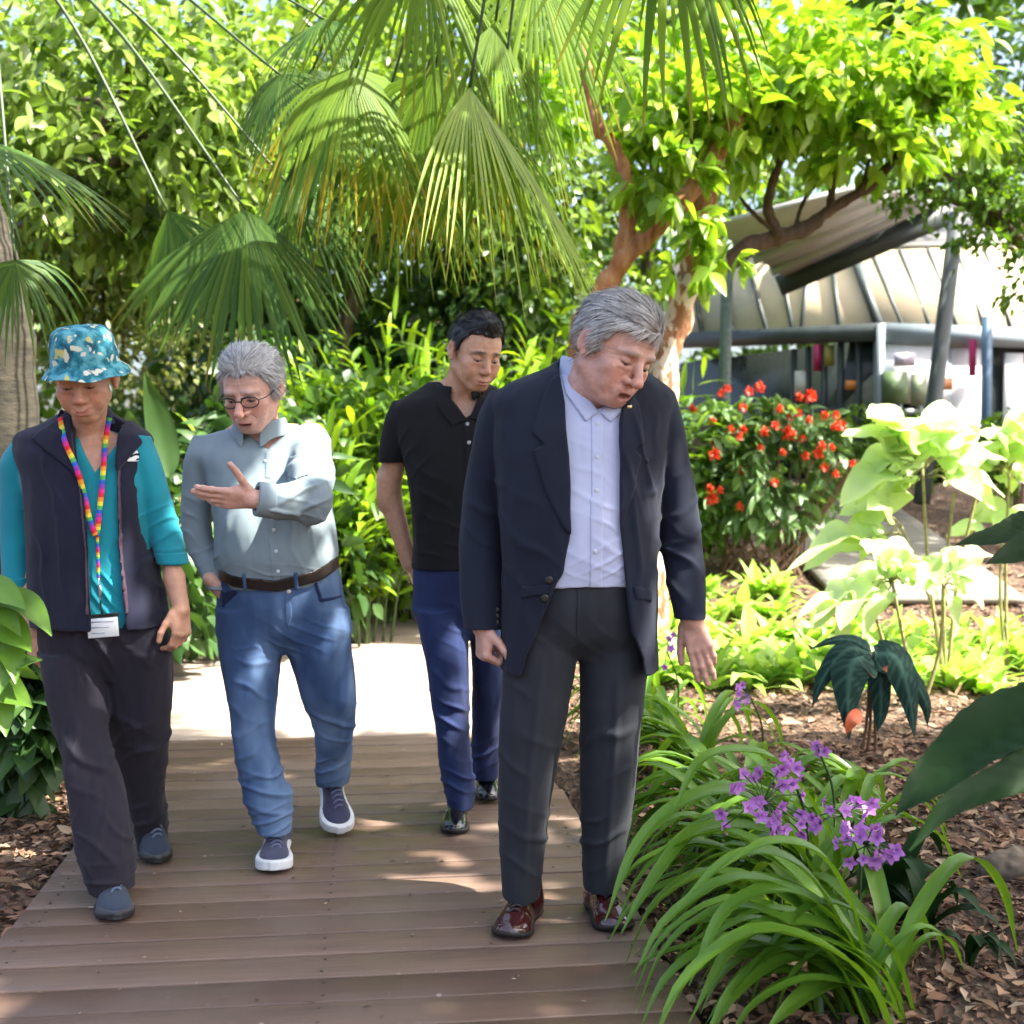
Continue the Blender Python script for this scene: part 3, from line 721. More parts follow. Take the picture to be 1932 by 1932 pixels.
def chips(name, regions, n, seed, mat, L=(.02, .07), W=.2):
    """loose wood chips and dead leaves: regions of (x0,x1,y0,y1,test)"""
    rng = np.random.default_rng(seed); Vs = []; Fs = []; tot = 0
    for (x0, x1, y0, y1), k in regions:
        p = np.stack([rng.uniform(x0, x1, k), rng.uniform(y0, y1, k), np.zeros(k)], 1); u = p @ PD; e = p @ PE
        ok = ~((e < eR + .0) & (e > eL - .0) & (u < ue(600, 1180)[0] + .1)); p = p[ok]; e = e[ok]; k = len(p); d = np.maximum(np.maximum(e - eR, eL - e), 0)
        p[:, 2] = gz(p[:, 0], p[:, 1]) - .055 + .02 * noise3(np.stack([p[:, 0], p[:, 1], 0 * e], 1) * 2.1, 1) + .018 * noise3(np.stack([p[:, 0], p[:, 1], 0 * e], 1) * 7, 2) + np.minimum(d, .5) * .06 + rng.uniform(0.0, .018, k)
        a = rng.uniform(0, 6.28, k); D = np.stack([np.cos(a), np.sin(a), rng.normal(0, .22, k)], 1); Nn = unit(rng.normal(0, .35, (k, 3)) + [0, 0, 1])
        Ls = rng.uniform(*L, k); V, F = leaves(p, D, Nn, Ls, Ls * rng.uniform(.6, 1.5, k) * W, rng.uniform(-.3, .7, k), 'lance' if L[1] > .08 else 'dia', .45)
        Vs.append(V); Fs.append(F + tot); tot += len(V)
    return tag(mesh(name, np.concatenate(Vs), np.concatenate(Fs), mat, smooth=False), kind="stuff")
def chipmat(name, stops):
    m, nt_, b = mat_new(name); g = N(nt_, 'NewGeometry'); nt_.links.new(ramp(nt_, g.outputs['Random Per Island'], stops), b.inputs['Base Color']); setin(b, Roughness=.85); return m
def boardwalk():
    rng = random.Random(3); mb = MB(); pit = .142; k0 = -8; R = np.stack([PE, PD, [0, 0, 1]], 1); k = 0
    u = -.6
    while u < U_END - .01:
        zj = rng.uniform(-.0015, .0015); mb.box((eL - rng.uniform(0, .012), u + .0045, -.032), (eR + rng.uniform(-.002, .012), u + pit - .0045, zj), R, (0, 0, 0)); u += pit
    m, nt_, b = mat_new("weathered_composite_boards"); g = N(nt_, 'NewGeometry'); t = N(nt_, 'TexCoord'); mp = N(nt_, 'Mapping'); mp.inputs['Rotation'].default_value = (0, 0, -math.atan2(PE[1], PE[0])); nt_.links.new(t.outputs['Object'], mp.inputs[0])
    st = N(nt_, 'Mapping'); st.inputs['Scale'].default_value = (2.2, 55, 1); nt_.links.new(mp.outputs[0], st.inputs[0])
    n1 = noise(nt_, st.outputs[0], 1, 5, .6); n2 = noise(nt_, mp.outputs[0], 1.4, 4); n3 = noise(nt_, mp.outputs[0], 60, 3)
    c = ramp(nt_, g.outputs['Random Per Island'], [(0, (.118, .074, .053)), (.5, (.162, .104, .075)), (1, (.212, .143, .106))])
    c = mixc(nt_, ramp(nt_, n1, [(.35, (0, 0, 0)), (.7, (.55, .55, .55))]), c, (.085, .058, .046)); c = mixc(nt_, ramp(nt_, n2, [(.48, (0, 0, 0)), (.75, (.5, .5, .5))]), c, (.20, .165, .14))
    c = mixc(nt_, ramp(nt_, n3, [(.70, (0, 0, 0)), (.78, (.6, .6, .6))]), c, (.30, .27, .24))
    vs = N(nt_, 'TexVoronoi'); vs.inputs['Scale'].default_value = 5.5; nt_.links.new(mp.outputs[0], vs.inputs[0]); c = mixc(nt_, ramp(nt_, vs.outputs['Distance'], [(.02, (.7, .7, .7)), (.045, (0, 0, 0))]), c, (.42, .38, .34))
    nt_.links.new(c, b.inputs['Base Color']); b.inputs['Specular IOR Level'].default_value = .45
    nt_.links.new(ramp(nt_, n2, [(.3, (.36, .36, .36)), (.7, (.56, .56, .56))]), b.inputs['Roughness']); bump(nt_, b, n1, .25, .002)
    bw = tag(mb.build("boardwalk", m, bevel=.004), kind="structure")
    md = MB(); 
    for e in (eL + .06, eR - .06, (eL + eR) / 2): md.box((e - .045, -.6, -.15), (e + .045, U_END, -.035), R)
    md.build("joists", plain("dark_joist", (.03, .024, .02), .9), bw)
    sc = MB(); u = -.6
    while u < U_END - .01:
        if u > 1.6:
            for e in (eL + .06, (eL + eR) / 2, eR - .06):
                for dv in (.035, .107): q = PD * (u + dv) + PE * (e + rng.uniform(-.006, .006)); sc.tube([q + [0, 0, .0005], q + [0, 0, .0024]], .0042, 7)
        u += pit
    sc.build("screws", plain("dull_screw", (.10, .09, .085), .4, .6), bw)
    U1 = ue(600, 1180)[0]; pv = MB(); cols = 40; m2, nt_, b = mat_new("pale_concrete"); v = objcoord(nt_)
    c = ramp(nt_, noise(nt_, v, 3, 6, .65), [(.3, (.25, .20, .155)), (.7, (.38, .32, .26))]); c = mixc(nt_, ramp(nt_, noise(nt_, v, 40, 3), [(.62, (0, 0, 0)), (.75, (.7, .7, .7))]), c, (.2, .15, .1)); nt_.links.new(c, b.inputs['Base Color']); setin(b, Roughness=.9); bump(nt_, b, noise(nt_, v, 80, 3), .3, .003)
    us = np.linspace(U_END + .004, U1, 24); es = np.linspace(-2.05, eR, 30); V = []
    for uu in us:
        for ee in es: q = PD * uu + PE * ee; V.append((q[0], q[1], float(gz(q[0], q[1])) + .002))
    I = np.arange(len(V)).reshape(24, 30); F = np.stack([I[:-1, :-1], I[1:, :-1], I[1:, 1:], I[:-1, 1:]], -1).reshape(-1, 4)[:, ::-1]
    tag(mesh("pavement", V, F, m2), kind="structure")
    br = MB(); rows = 5
    for r in range(rows):
        for kx in range(9):
            uu = U1 - .14 - r * .115; ee = eR - .25 - kx * .235 - (r % 2) * .115; q = PD * uu + PE * ee
            if ee > eR - 1.35: continue
            br.box((-.108, -.052, -.03), (.108, .052, .012 + .002 * rng.random()), R, (q[0], q[1], float(gz(q[0], q[1])) + .001))
    tag(br.build("brick_edging", plain("pink_brick", (.33, .20, .15), .9, var=.3, scale=6), bevel=.004), kind="structure")
def side_path():
    L_ = [(1585, 1140), (1545, 1100), (1492, 1038), (1505, 985), (1540, 940), (1580, 915)]; R_ = [(1935, 1140), (1860, 1085), (1705, 972), (1668, 945), (1655, 925), (1645, 908)]
    a = spline([G(*q) for q in L_], 40); c = spline([G(*q) for q in R_], 40); V = []; n = 14
    for i in range(40):
        for j in range(n): V.append(a[i] + (c[i] - a[i]) * j / (n - 1) + np.array([0, 0, .025]))
    I = np.arange(len(V)).reshape(40, n); F = np.stack([I[:-1, :-1], I[:-1, 1:], I[1:, 1:], I[1:, :-1]], -1).reshape(-1, 4)
    m, nt_, b = mat_new("grey_path_boards"); v = objcoord(nt_); st = objcoord(nt_, (1.2, 9, 1)); c_ = ramp(nt_, noise(nt_, st, 1, 5, .6), [(.3, (.13, .125, .10)), (.7, (.22, .21, .175))])
    wv = N(nt_, 'TexWave', bands_direction='Y'); wv.inputs['Scale'].default_value = 2.2; nt_.links.new(v, wv.inputs[0]); c_ = mixc(nt_, ramp(nt_, wv.outputs[0], [(.03, (.8, .8, .8)), (.08, (0, 0, 0))]), c_, (.06, .055, .045))
    nt_.links.new(c_, b.inputs['Base Color']); setin(b, Roughness=.8)
    tag(mesh("side_path", V, F, m, solid=.05), kind="structure")

def debris():
    rng = np.random.default_rng(15); n = 260; p = PD[None] * rng.uniform(2.2, U_END, (n, 1)) + PE[None] * rng.uniform(eL + .02, eR - .02, (n, 1)); p[:, 2] = .003
    a = rng.uniform(0, 6.28, n); D = np.stack([np.cos(a), np.sin(a), rng.normal(0, .1, n)], 1); L = rng.uniform(.006, .026, n) * rng.uniform(.5, 1, n); V, F = leaves(p, D, unit(rng.normal(0, .25, (n, 3)) + [0, 0, 1]), L, L * .25, -.05, 'lance', .3)
    tag(mesh("debris", V, F, chipmat("leaf_crumbs", [(0, (.05, .03, .02)), (.5, (.20, .13, .07)), (1, (.45, .38, .28))])), kind="stuff")
# ------------------------------------------------------------------ the visitor pavilion
def pavilion():
    base = P(1655, 900, 15.0); base[2] = float(gz(4, 15)); root = thing("pavilion", "cream hip roofed pavilion with grey posts, glass walls and a grey lean-to awning", "building", base)
    CREAM = plain("cream_roof_panel", (.60, .49, .32), .55, var=.07, scale=2.0); RIB = plain("dark_green_grey_steel", (.045, .058, .058), .5, var=.2, scale=4)
    GREYST = plain("blue_grey_painted_steel", (.22, .27, .30), .45, var=.1, scale=3); SOFF = plain("grey_awning_sheet", (.40, .40, .39), .6, var=.12, scale=3); PALE = plain("pale_roof_sheet", (.30, .29, .27), .6, var=.08, scale=3)
    c0, c1 = P(1655, 616, 15), P(1606, 478, 16.4); l0, l1 = P(1285, 634, 18.2), P(1270, 500, 19.4); r0, r1 = P(2080, 632, 15.6), P(2040, 462, 17)
    def panel(name, a, b, c, d, mat, n=1, th=.06):
        V = [a, b, c, d]; return mesh(name, np.array(V), [(0, 1, 2, 3)], mat, root, False, solid=th)
    roof = panel("roof", l0, c0, c1, l1, CREAM); roof2 = panel("roof", c0, r0, r1, c1, CREAM)
    mb = MB(); up = (0, -.3, 1)
    for t0, t1 in ((.12, .10), (.3, .27), (.48, .45), (.61, .63), (.655, .79), (.83, .9)):
        mb.beam(l0 + (c0 - l0) * t0 + [0, -.05, .02], l1 + (c1 - l1) * t1 + [0, -.05, .02], .05, .05, up)
    mb.build("roof_ribs", RIB, roof); mb = MB(); mb.beam(c0 + [0, -.06, .02], c1 + [0, -.06, .02], .09, .09, up)
    for t in (.10, .22, .34, .46, .58, .70): mb.beam(c0 + (r0 - c0) * t + [0, -.05, .02], c1 + (r1 - c1) * (t - .02) + [0, -.05, .02], .035, .04, up)
    mb.build("roof_ribs", RIB, roof2)
    mb = MB(); mb.beam(l0 + [0, -.08, -.08], c0 + [0, -.08, -.08], .12, .22); mb.build("eave_beam", RIB, root)
    mb = MB(); mb.beam(c0 + [.03, -.09, -.09], r0 + [0, -.08, -.09], .12, .24); mb.build("eave_beam", GREYST, root)
    mb = MB(); mb.beam(c0 + [0, -.12, .02], [c0[0], c0[1] - .12, base[2] - .1], .09, .09, (0, 1, 0)); mb.build("corner_post", GREYST, root)
    # walls below the eaves
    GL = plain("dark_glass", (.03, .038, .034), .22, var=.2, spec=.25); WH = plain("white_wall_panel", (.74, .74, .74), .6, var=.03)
    zb = base[2] - .2
    def wall(name, a, b, mat, z0, z1, off=.05):
        V = [(a[0], a[1] + off, z0), (b[0], b[1] + off, z0), (b[0], b[1] + off, z1), (a[0], a[1] + off, z1)]; return mesh(name, np.array(V), [(0, 1, 2, 3)], mat, root, False, solid=.05)
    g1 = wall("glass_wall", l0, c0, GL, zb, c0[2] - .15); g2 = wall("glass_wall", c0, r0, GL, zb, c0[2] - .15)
    dL = (c0 - l0); dR = (r0 - c0)
    def at(a, d, t, z, off): q = a + d * t; return np.array([q[0], q[1] - off, z])
    mb = MB()
    for t in (.62, .69, .765, .84, .92): mb.beam(at(l0, dL, t, zb, .03), at(l0, dL, t, c0[2] - .15, .03), .07, .07, (0, 1, 0))
    mb.beam(at(l0, dL, .55, c0[2] - 1.0, .03), at(l0, dL, 1, c0[2] - 1.0, .03), .06, .06); mb.build("mullions", RIB, g1)
    mb = MB()
    for t in (.0, .09, .18, .30): mb.beam(at(c0, dR, t, zb, .03), at(c0, dR, t, c0[2] - .15, .03), .08, .08, (0, 1, 0))
    mb.beam(at(c0, dR, 0, c0[2] - 1.05, .03), at(c0, dR, .30, c0[2] - 1.05, .03), .07, .07); mb.build("mullions", GREYST, g2)
    wl = wall("white_wall", c0 + dR * .302, c0 + dR * .47, WH, zb, c0[2] - .2, -.04)
    wall("window_sign", c0 + dR * .01, c0 + dR * .295, plain("pale_window_sign", (.78, .80, .84), .4, var=.06, scale=1.5), c0[2] - .95, c0[2] - .22, -.06)
    wall("door", c0 + dR * .55, c0 + dR * .63, WH, zb, c0[2] - .3, -.05)
    def poster(px0, px1, py0, py1, Yd, col, nm): 
        a, b = P(px0, py1, Yd), P(px1, py0, Yd); mb = MB(); mb.box((a[0], Yd, a[2]), (b[0], Yd + .03, b[2])); mb.build(nm, plain(nm + "_print", col, .5, var=.25, scale=3), g1)
    poster(1535, 1552, 650, 700, 15.7, (.42, .02, .10), "banner"); poster(1556, 1580, 652, 690, 15.6, (.28, .25, .05), "poster"); poster(1588, 1612, 642, 680, 15.5, (.02, .20, .10), "poster"); poster(1596, 1622, 718, 735, 15.2, (.62, .22, .04), "notice"); poster(1500, 1542, 700, 745, 15.95, (.6, .6, .58), "counter_panel")
    for i, (x0, x1, y0, y1, c) in enumerate(((1668, 1715, 700, 760, (.10, .16, .07)), (1722, 1752, 705, 765, (.22, .26, .16)), (1765, 1800, 712, 735, (.55, .22, .08)), (1690, 1730, 665, 690, (.55, .50, .62)))):
        a, b = P(x0, y1, 14.75), P(x1, y0, 14.75); q = MB(); q.box((a[0], 14.80, a[2]), (b[0], 14.83, b[2])); q.build("window_display", plain("window_display_print%d" % i, c, .4, var=.4, scale=5), g2)
    mb = MB(); a = P(1836, 640, 14.9); mb.box((a[0] - .04, 14.9, a[2] - .45), (a[0] + .04, 14.93, a[2])); mb.build("banner", plain("magenta_banner", (.45, .02, .12), .6), root)
    mb = MB(); a = P(1856, 900, 14.9); mb.beam((a[0], 14.85, zb), (a[0], 14.85, c0[2] + .1), .10, .10, (0, 1, 0)); mb.build("blue_post", plain("blue_grey_post", (.08, .16, .26), .5), root)
    # awning above
    f0, f1 = P(1484, 522, 14.3), P(1772, 384, 13.6); b0, b1 = P(1340, 425, 11.2), P(1640, 345, 11.2)
    panel("awning", f0, f1, b1, b0, SOFF, th=.05)
    mb = MB(); mb.beam(f0 + [-.1, -.05, -.12], f1 + [.1, -.05, -.12], .12, .24, (0, -.2, 1)); mb.build("fascia_beam", RIB, root)
    mb = MB()
    for t in (.25, .5, .75): mb.beam(f0 + (b0 - f0) * t - [0, 0, .06], f1 + (b1 - f1) * t - [0, 0, .06], .08, .10)
    mb.build("purlins", SOFF, root)
    panel("upper_roof", c1 + [0, .02, .06], r1 + [0, .02, .06], P(2060, 425, 21), P(1772, 380, 20), PALE, th=.05)
    mb = MB(); a, b = P(1806, 405, 13.3), P(1757, 800, 12.6); mb.tube([a, b, b + (b - a) * .35], .085, 12); mb.build("leaning_pole", RIB, root, True)
    mb = MB(); a, b = P(1373, 455, 12.4), P(1366, 760, 12.4); mb.tube([a, b, [b[0], b[1], gz(2.2, 12.4) - .1]], .062, 12); mb.build("post", plain("weathered_green_post", (.11, .15, .14), .6, var=.3), root, True)
# ------------------------------------------------------------------ trees and palms
def fan_leaf(base, axis_, nrm_, R, segs=40, spread=95, split=.42, droop=.9, fold=.35, age=0.0, seed=0, pale=0.0):
    rng = np.random.default_rng(seed); a = nrm(axis_); n = nrm(np.asarray(nrm_) - np.dot(nrm_, a) * a); s = np.cross(n, a); base = np.asarray(base, float)
    ts = np.array([0, .12, .28, .45, .58, .70, .82, .92, 1.0]); V = []; C = []; F = []; dphi = math.radians(2 * spread / (segs - 1)); g = np.array([0, 0, -1.0]); cnt = 0
    for i in range(segs):
        ph = math.radians(-spread) + i * dphi; d = math.cos(ph) * a + math.sin(ph) * s; d = nrm(d - n * fold * abs(math.sin(ph * .75)) ** 1.3); sd = np.cross(n, d); sd = nrm(sd); nn = np.cross(d, sd)
        Rl = R * (.74 + .26 * math.cos(ph * .7)) * rng.uniform(.92, 1.05); p = base.copy(); dr = droop * rng.uniform(.6, 1.5); tw = rng.normal(0, .15); brown = rng.random() < .35 + age; Rl *= 1 - .35 * (rng.random() < .12); dr *= 1 + .6 * (rng.random() < .2)
        for k, t in enumerate(ts):
            if k:
                b = dr * (.7 + .9 * abs(math.sin(ph))) * max(0, (t - .26) / .74) ** 1.1; p = p + nrm(d + g * b + sd * tw * max(0, t - .5)) * Rl * (t - ts[k - 1])
            wj = t * Rl * math.tan(dphi / 2) * 1.02; ws = split * Rl * math.tan(dphi / 2) * max(0.03, 1 - (t - split) / (1 - split)) ** .75 * (.96 if t > split + .01 else 1)
            hw = wj if t < split else ws; pl = .55 * hw
            V += [p - sd * hw - nn * pl * .5, p + nn * pl * .5, p + sd * hw - nn * pl * .5]
            k_ = np.clip((t - (.62 if age > .2 else .80) + rng.normal(0, .05)) / .2, 0, 1) * (1 if brown else .15)
            c = np.array([1, 1, 1.0]) * (1 - k_) + np.array([2.6, 1.1, 1.0]) * k_; c = c * (1 - pale) + np.array([2.0, 1.6, 2.2]) * pale; C += [c] * 3  # pale whitens the frond colour bluish, imitating light glinting off the blades
        for k in range(len(ts) - 1):
            o = cnt + 3 * k; F += [(o, o + 1, o + 4, o + 3), (o + 1, o + 2, o + 5, o + 4)]
        cnt += 3 * len(ts)
    return np.array(V), np.array(F, np.int32), np.array(C)
def palm(label, crown, trunk, fronds, rt=.13, seed=0):
    root = thing("fan_palm", label, "palm", (trunk[0][0], trunk[0][1], float(gz(trunk[0][0], trunk[0][1]))), "fan palms over the path")
    n = 40; q = spline(trunk, n); rad = rt * (1 + .05 * np.sin(np.arange(n) * 2.1)) * np.linspace(1.15, .9, n); V, F = tube(q, rad, 18); mesh("trunk", V, F, PALMB, root)
    for i, f in enumerate(fronds):
        b, tip, Yb, R = P(f[0][0], f[0][1], f[2]), P(f[1][0], f[1][1], f[2] + f[4] if len(f) > 4 else f[2]), f[2], f[3]
        kw = f[5] if len(f) > 5 else {}; dark = kw.pop('dark', 0); nv = kw.pop('n', (.15, -.62, .75)); crown_ = np.asarray(kw.pop('crown', crown), float)
        a = nrm(tip - b); V, F, C = fan_leaf(b, a, nv, R, seed=seed * 50 + i, **kw); fr = mesh("frond", V, F, L_PALMD if dark else L_PALM, root, col=C)
        mid = (crown_ + b) / 2 + np.array([0, 0, .16]); pts = spline([crown_, mid, b], 24); V, F = tube(pts, np.linspace(.012, .006, 24), 8); mesh("petiole", V, F, STEMG, fr)
    return root
def palms():
    c1 = P(-39, -175, 5.9); g = G(32, 1100); b0 = np.array([P(2, 700, 5.9)[0], 5.9, -.05])
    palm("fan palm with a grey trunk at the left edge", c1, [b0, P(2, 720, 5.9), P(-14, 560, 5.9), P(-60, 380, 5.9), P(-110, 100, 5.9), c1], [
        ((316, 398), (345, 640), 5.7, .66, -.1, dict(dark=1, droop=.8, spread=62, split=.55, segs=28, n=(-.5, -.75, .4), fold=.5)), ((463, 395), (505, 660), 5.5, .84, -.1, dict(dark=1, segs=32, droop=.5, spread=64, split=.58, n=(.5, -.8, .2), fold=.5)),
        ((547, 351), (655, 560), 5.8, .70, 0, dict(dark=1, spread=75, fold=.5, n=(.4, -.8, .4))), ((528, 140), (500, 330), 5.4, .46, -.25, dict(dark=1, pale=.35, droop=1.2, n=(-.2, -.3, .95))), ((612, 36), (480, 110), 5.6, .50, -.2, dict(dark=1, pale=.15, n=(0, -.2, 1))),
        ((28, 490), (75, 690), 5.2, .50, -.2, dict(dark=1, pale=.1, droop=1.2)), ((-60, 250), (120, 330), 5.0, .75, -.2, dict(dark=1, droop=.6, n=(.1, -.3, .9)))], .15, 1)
    c2 = np.array([.25, 4.6, 4.7])
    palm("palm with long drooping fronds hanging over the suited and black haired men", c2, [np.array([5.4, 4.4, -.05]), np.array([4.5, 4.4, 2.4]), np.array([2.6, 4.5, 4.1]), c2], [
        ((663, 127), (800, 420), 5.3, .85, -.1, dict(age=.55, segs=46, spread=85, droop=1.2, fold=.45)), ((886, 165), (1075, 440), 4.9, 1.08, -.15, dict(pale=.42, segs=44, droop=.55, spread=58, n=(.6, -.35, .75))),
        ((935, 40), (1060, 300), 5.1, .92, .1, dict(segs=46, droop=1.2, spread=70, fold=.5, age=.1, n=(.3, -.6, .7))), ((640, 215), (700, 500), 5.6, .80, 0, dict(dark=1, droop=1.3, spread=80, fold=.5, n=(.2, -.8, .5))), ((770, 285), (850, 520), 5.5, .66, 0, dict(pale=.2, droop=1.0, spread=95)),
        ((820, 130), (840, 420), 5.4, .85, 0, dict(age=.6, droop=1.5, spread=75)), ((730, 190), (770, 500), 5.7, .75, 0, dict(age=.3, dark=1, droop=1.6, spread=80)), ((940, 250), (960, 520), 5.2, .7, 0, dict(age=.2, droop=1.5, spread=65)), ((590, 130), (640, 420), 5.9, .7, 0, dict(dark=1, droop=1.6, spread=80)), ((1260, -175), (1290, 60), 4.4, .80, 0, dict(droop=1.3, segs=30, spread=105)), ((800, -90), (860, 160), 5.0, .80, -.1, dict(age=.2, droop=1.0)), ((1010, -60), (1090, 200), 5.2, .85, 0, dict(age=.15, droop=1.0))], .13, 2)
def tree(name, label, base, limb_paths, crown_fn, bark, group=None):
    root = thing(name, label, "tree", base, group); limbs("trunk", limb_paths, bark, root, seed=int(abs(base[0]) * 10)); crown_fn(root); return root
def paper_tree():
    Y = 8.4; x = P(1225, 900, Y)[0]; b0 = np.array([x, Y, float(gz(x, Y)) - .06])
    root = thing("paperbark_tree", "leaning tree with peeling white and rust bark under a bright yellow green crown", "tree", b0)
    tr = limbs("trunk", [([b0, P(1250, 745, Y), P(1283, 600, Y), P(1308, 480, Y), P(1338, 340, Y), P(1362, 240, Y), P(1380, 120, Y)], .115, .05)], PAPER, root, 3)
    p1 = np.array([P(1105, 900, 8.1)[0], 8.1, float(gz(.5, 8.1)) - .06])
    limbs("limb", [([p1, P(1095, 700, 8.1), P(1128, 570, 8.1), P(1180, 485, 8.1), P(1255, 410, 8.1), P(1335, 310, 8.2), P(1400, 200, 8.2)], .088, .05), ([P(1165, 505, 8.1), P(1188, 400, 8.1), P(1165, 295, 8.1), P(1120, 215, 8.1), P(1098, 80, 8.1)], .068, .035)], ORANGEB, root, 5)
    limbs("limb", [([P(1290, 560, 8.5), P(1345, 515, 8.6), P(1430, 462, 8.7), P(1520, 428, 8.8), P(1575, 390, 8.8), P(1660, 335, 8.8), P(1720, 250, 8.9)], .085, .025), ([P(1470, 448, 8.7), P(1448, 390, 8.7), P(1468, 310, 8.6), P(1480, 220, 8.6)], .042, .018), ([P(1500, 440, 8.8), P(1512, 390, 8.9), P(1545, 330, 9)], .02, .01), ([P(1565, 395, 8.8), P(1572, 330, 8.8), P(1560, 240, 8.7)], .035, .014), ([P(1465, 440, 8.7), P(1420, 400, 8.7), P(1385, 360, 8.7)], .02, .01), ([P(1630, 352, 8.8), P(1640, 300, 8.8)], .025, .012)], DARKB, root, 7)
    cs = [P(1560, 170, 8.6), P(1680, 210, 8.8), P(1480, 150, 8.5), P(1400, 230, 8.4), P(1300, 230, 8.2), P(1250, 120, 8.3), P(1620, 90, 8.8), P(1760, 150, 9), P(1620, 290, 8.5), P(1230, 330, 8.4), P(1010, 200, 8.9), P(1800, 230, 9)]
    rs = [(.75, .7, .45), (.6, .6, .35), (.6, .6, .42), (.55, .5, .36), (.5, .5, .36), (.65, .6, .5), (.8, .7, .35), (.5, .5, .35), (.5, .4, .18), (.3, .3, .3), (.4, .4, .4), (.5, .5, .3)]
    cloud("crown", cs, rs, 4300, .17, .036, L_BRIGHT, root, 'lance', .45, .8, .25, .15, 5)
    cloud("sprig", [P(1310, 460, 7.9), P(1260, 330, 7.9), P(1370, 500, 8.2), P(1215, 300, 8)], [(.25, .2, .3), (.3, .2, .25), (.18, .2, .14), (.2, .2, .35)], 300, .17, .038, L_BRIGHT, root, 'lance', .5, .7, .3, .2, 6)
def background_trees():
    defs = [("leafy_tree", "loose olive leaved tree arching over the path at the upper left", (-4.3, 8.2), [P(250, 260, 8), P(430, 190, 8.2), P(120, 180, 8.4), P(330, 420, 8.4), P(60, 360, 7.8), P(520, 330, 8.6), P(200, 60, 8)], [(.9, .8, .6), (.8, .7, .5), (.9, .8, .55), (.8, .7, .45), (.8, .6, .5), (.6, .6, .5), (.8, .6, .4)], 4200, .145, .032, L_OLIVE, 'lance'),
            ("green_tree", "dense mid green tree behind the petioles at the left", (-5.2, 9.6), [P(60, 120, 9.6), P(200, 300, 9.6), P(340, 160, 10), P(420, 330, 10), P(100, 420, 9.4), P(540, 180, 10.4), P(-40, 300, 9.4)], [(1.1, .9, .8)] * 7, 8500, .11, .028, L_MIX, "lance"),
            ("shady_tree", "deep green tree closing the gap behind the forked rust coloured limbs", (1.7, 16), [P(1080, 180, 15), P(1200, 390, 15.5), P(1010, 430, 15.5), P(1310, 250, 16), P(1230, 80, 15), P(1120, 520, 15), P(1400, 120, 16), P(1500, 250, 17)], [(1.5, 1, 1.2), (1.2, 1, 1.0), (1.2, 1, 1.0), (1.2, 1, 1), (1.5, 1, 1.1), (1.0, 1, .8), (1.4, 1, 1), (1.2, 1, .7)], 7000, .15, .04, L_MIX, "lance"),
            ("fine_leaved_tree", "pale fine leaved tree behind the palm trunk at the left", (-4.6, 10.2), [P(120, 520, 10), P(260, 560, 10.3), P(20, 450, 10), P(330, 480, 10.6), P(150, 350, 10.5), P(60, 650, 9.8), P(240, 680, 10)], [(1.1, .9, .7), (.9, .8, .6), (1.1, .9, .9), (.9, .8, .7), (1.2, .9, .8), (.9, .7, .5), (.8, .7, .5)], 7500, .075, .022, L_FINE, 'dia'),
            ("broad_crowned_tree", "tall mid green tree behind the fan palm fronds at the top centre", (-2.0, 12.5), [P(700, 120, 11.5), P(860, 60, 11.5), P(600, 300, 12), P(960, 330, 12), P(780, 380, 12), P(1050, 150, 12), P(480, 60, 12), P(1000, 480, 12.5), P(640, 470, 12.5)], [(1.3, 1, .9), (1.3, 1, .8), (1.2, 1, .9), (1.1, .9, .9), (1.2, .9, .8), (1.2, 1, .9), (1.2, .9, .8), (1, .8, .7), (1, .8, .7)], 6500, .15, .036, L_MIX, 'lance'),
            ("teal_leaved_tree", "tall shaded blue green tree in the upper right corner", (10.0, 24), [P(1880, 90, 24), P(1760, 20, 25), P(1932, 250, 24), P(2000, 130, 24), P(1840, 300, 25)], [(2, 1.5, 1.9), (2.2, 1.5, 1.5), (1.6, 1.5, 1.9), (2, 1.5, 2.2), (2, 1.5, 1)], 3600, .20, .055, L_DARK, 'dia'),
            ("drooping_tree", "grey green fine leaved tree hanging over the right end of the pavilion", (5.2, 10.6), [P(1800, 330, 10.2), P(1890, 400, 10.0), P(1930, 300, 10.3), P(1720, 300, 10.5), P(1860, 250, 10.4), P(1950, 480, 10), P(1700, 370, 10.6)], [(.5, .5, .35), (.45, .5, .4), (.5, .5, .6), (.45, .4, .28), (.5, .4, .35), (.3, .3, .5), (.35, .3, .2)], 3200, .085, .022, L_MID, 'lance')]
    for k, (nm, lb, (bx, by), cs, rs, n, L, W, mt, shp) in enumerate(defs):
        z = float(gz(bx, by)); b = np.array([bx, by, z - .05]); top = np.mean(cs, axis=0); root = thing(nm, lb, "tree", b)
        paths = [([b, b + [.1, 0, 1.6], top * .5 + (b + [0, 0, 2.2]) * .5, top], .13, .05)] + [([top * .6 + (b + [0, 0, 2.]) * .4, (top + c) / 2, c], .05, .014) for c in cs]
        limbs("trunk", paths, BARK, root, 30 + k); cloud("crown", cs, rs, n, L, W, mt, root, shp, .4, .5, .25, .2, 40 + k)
    # the thicket that closes the view: reads as one mass
    rng = np.random.default_rng(77); cs = []; rs = []
    for x in np.arange(-14, 15, 1.25):
        for z in np.arange(.4, 8.2, 1.1):
            y = 17 + rng.uniform(-1, 1) + .02 * x * x
            if z > 5.2 and -9 < x < -3.4: continue
            if z > 4.6 and rng.random() < .12: continue
            if x > .8 and z < 6.5: y += 10
            cs.append((x + rng.uniform(-.4, .4), y, z + float(gz(x, y)) + rng.uniform(-.3, .3))); rs.append((1.05, .7, .85))
    tag(cloud("far_woodland", cs, rs, 34000, .30, .085, L_MID, None, 'dia', .3, .5, .2, .2, 78), kind="stuff")
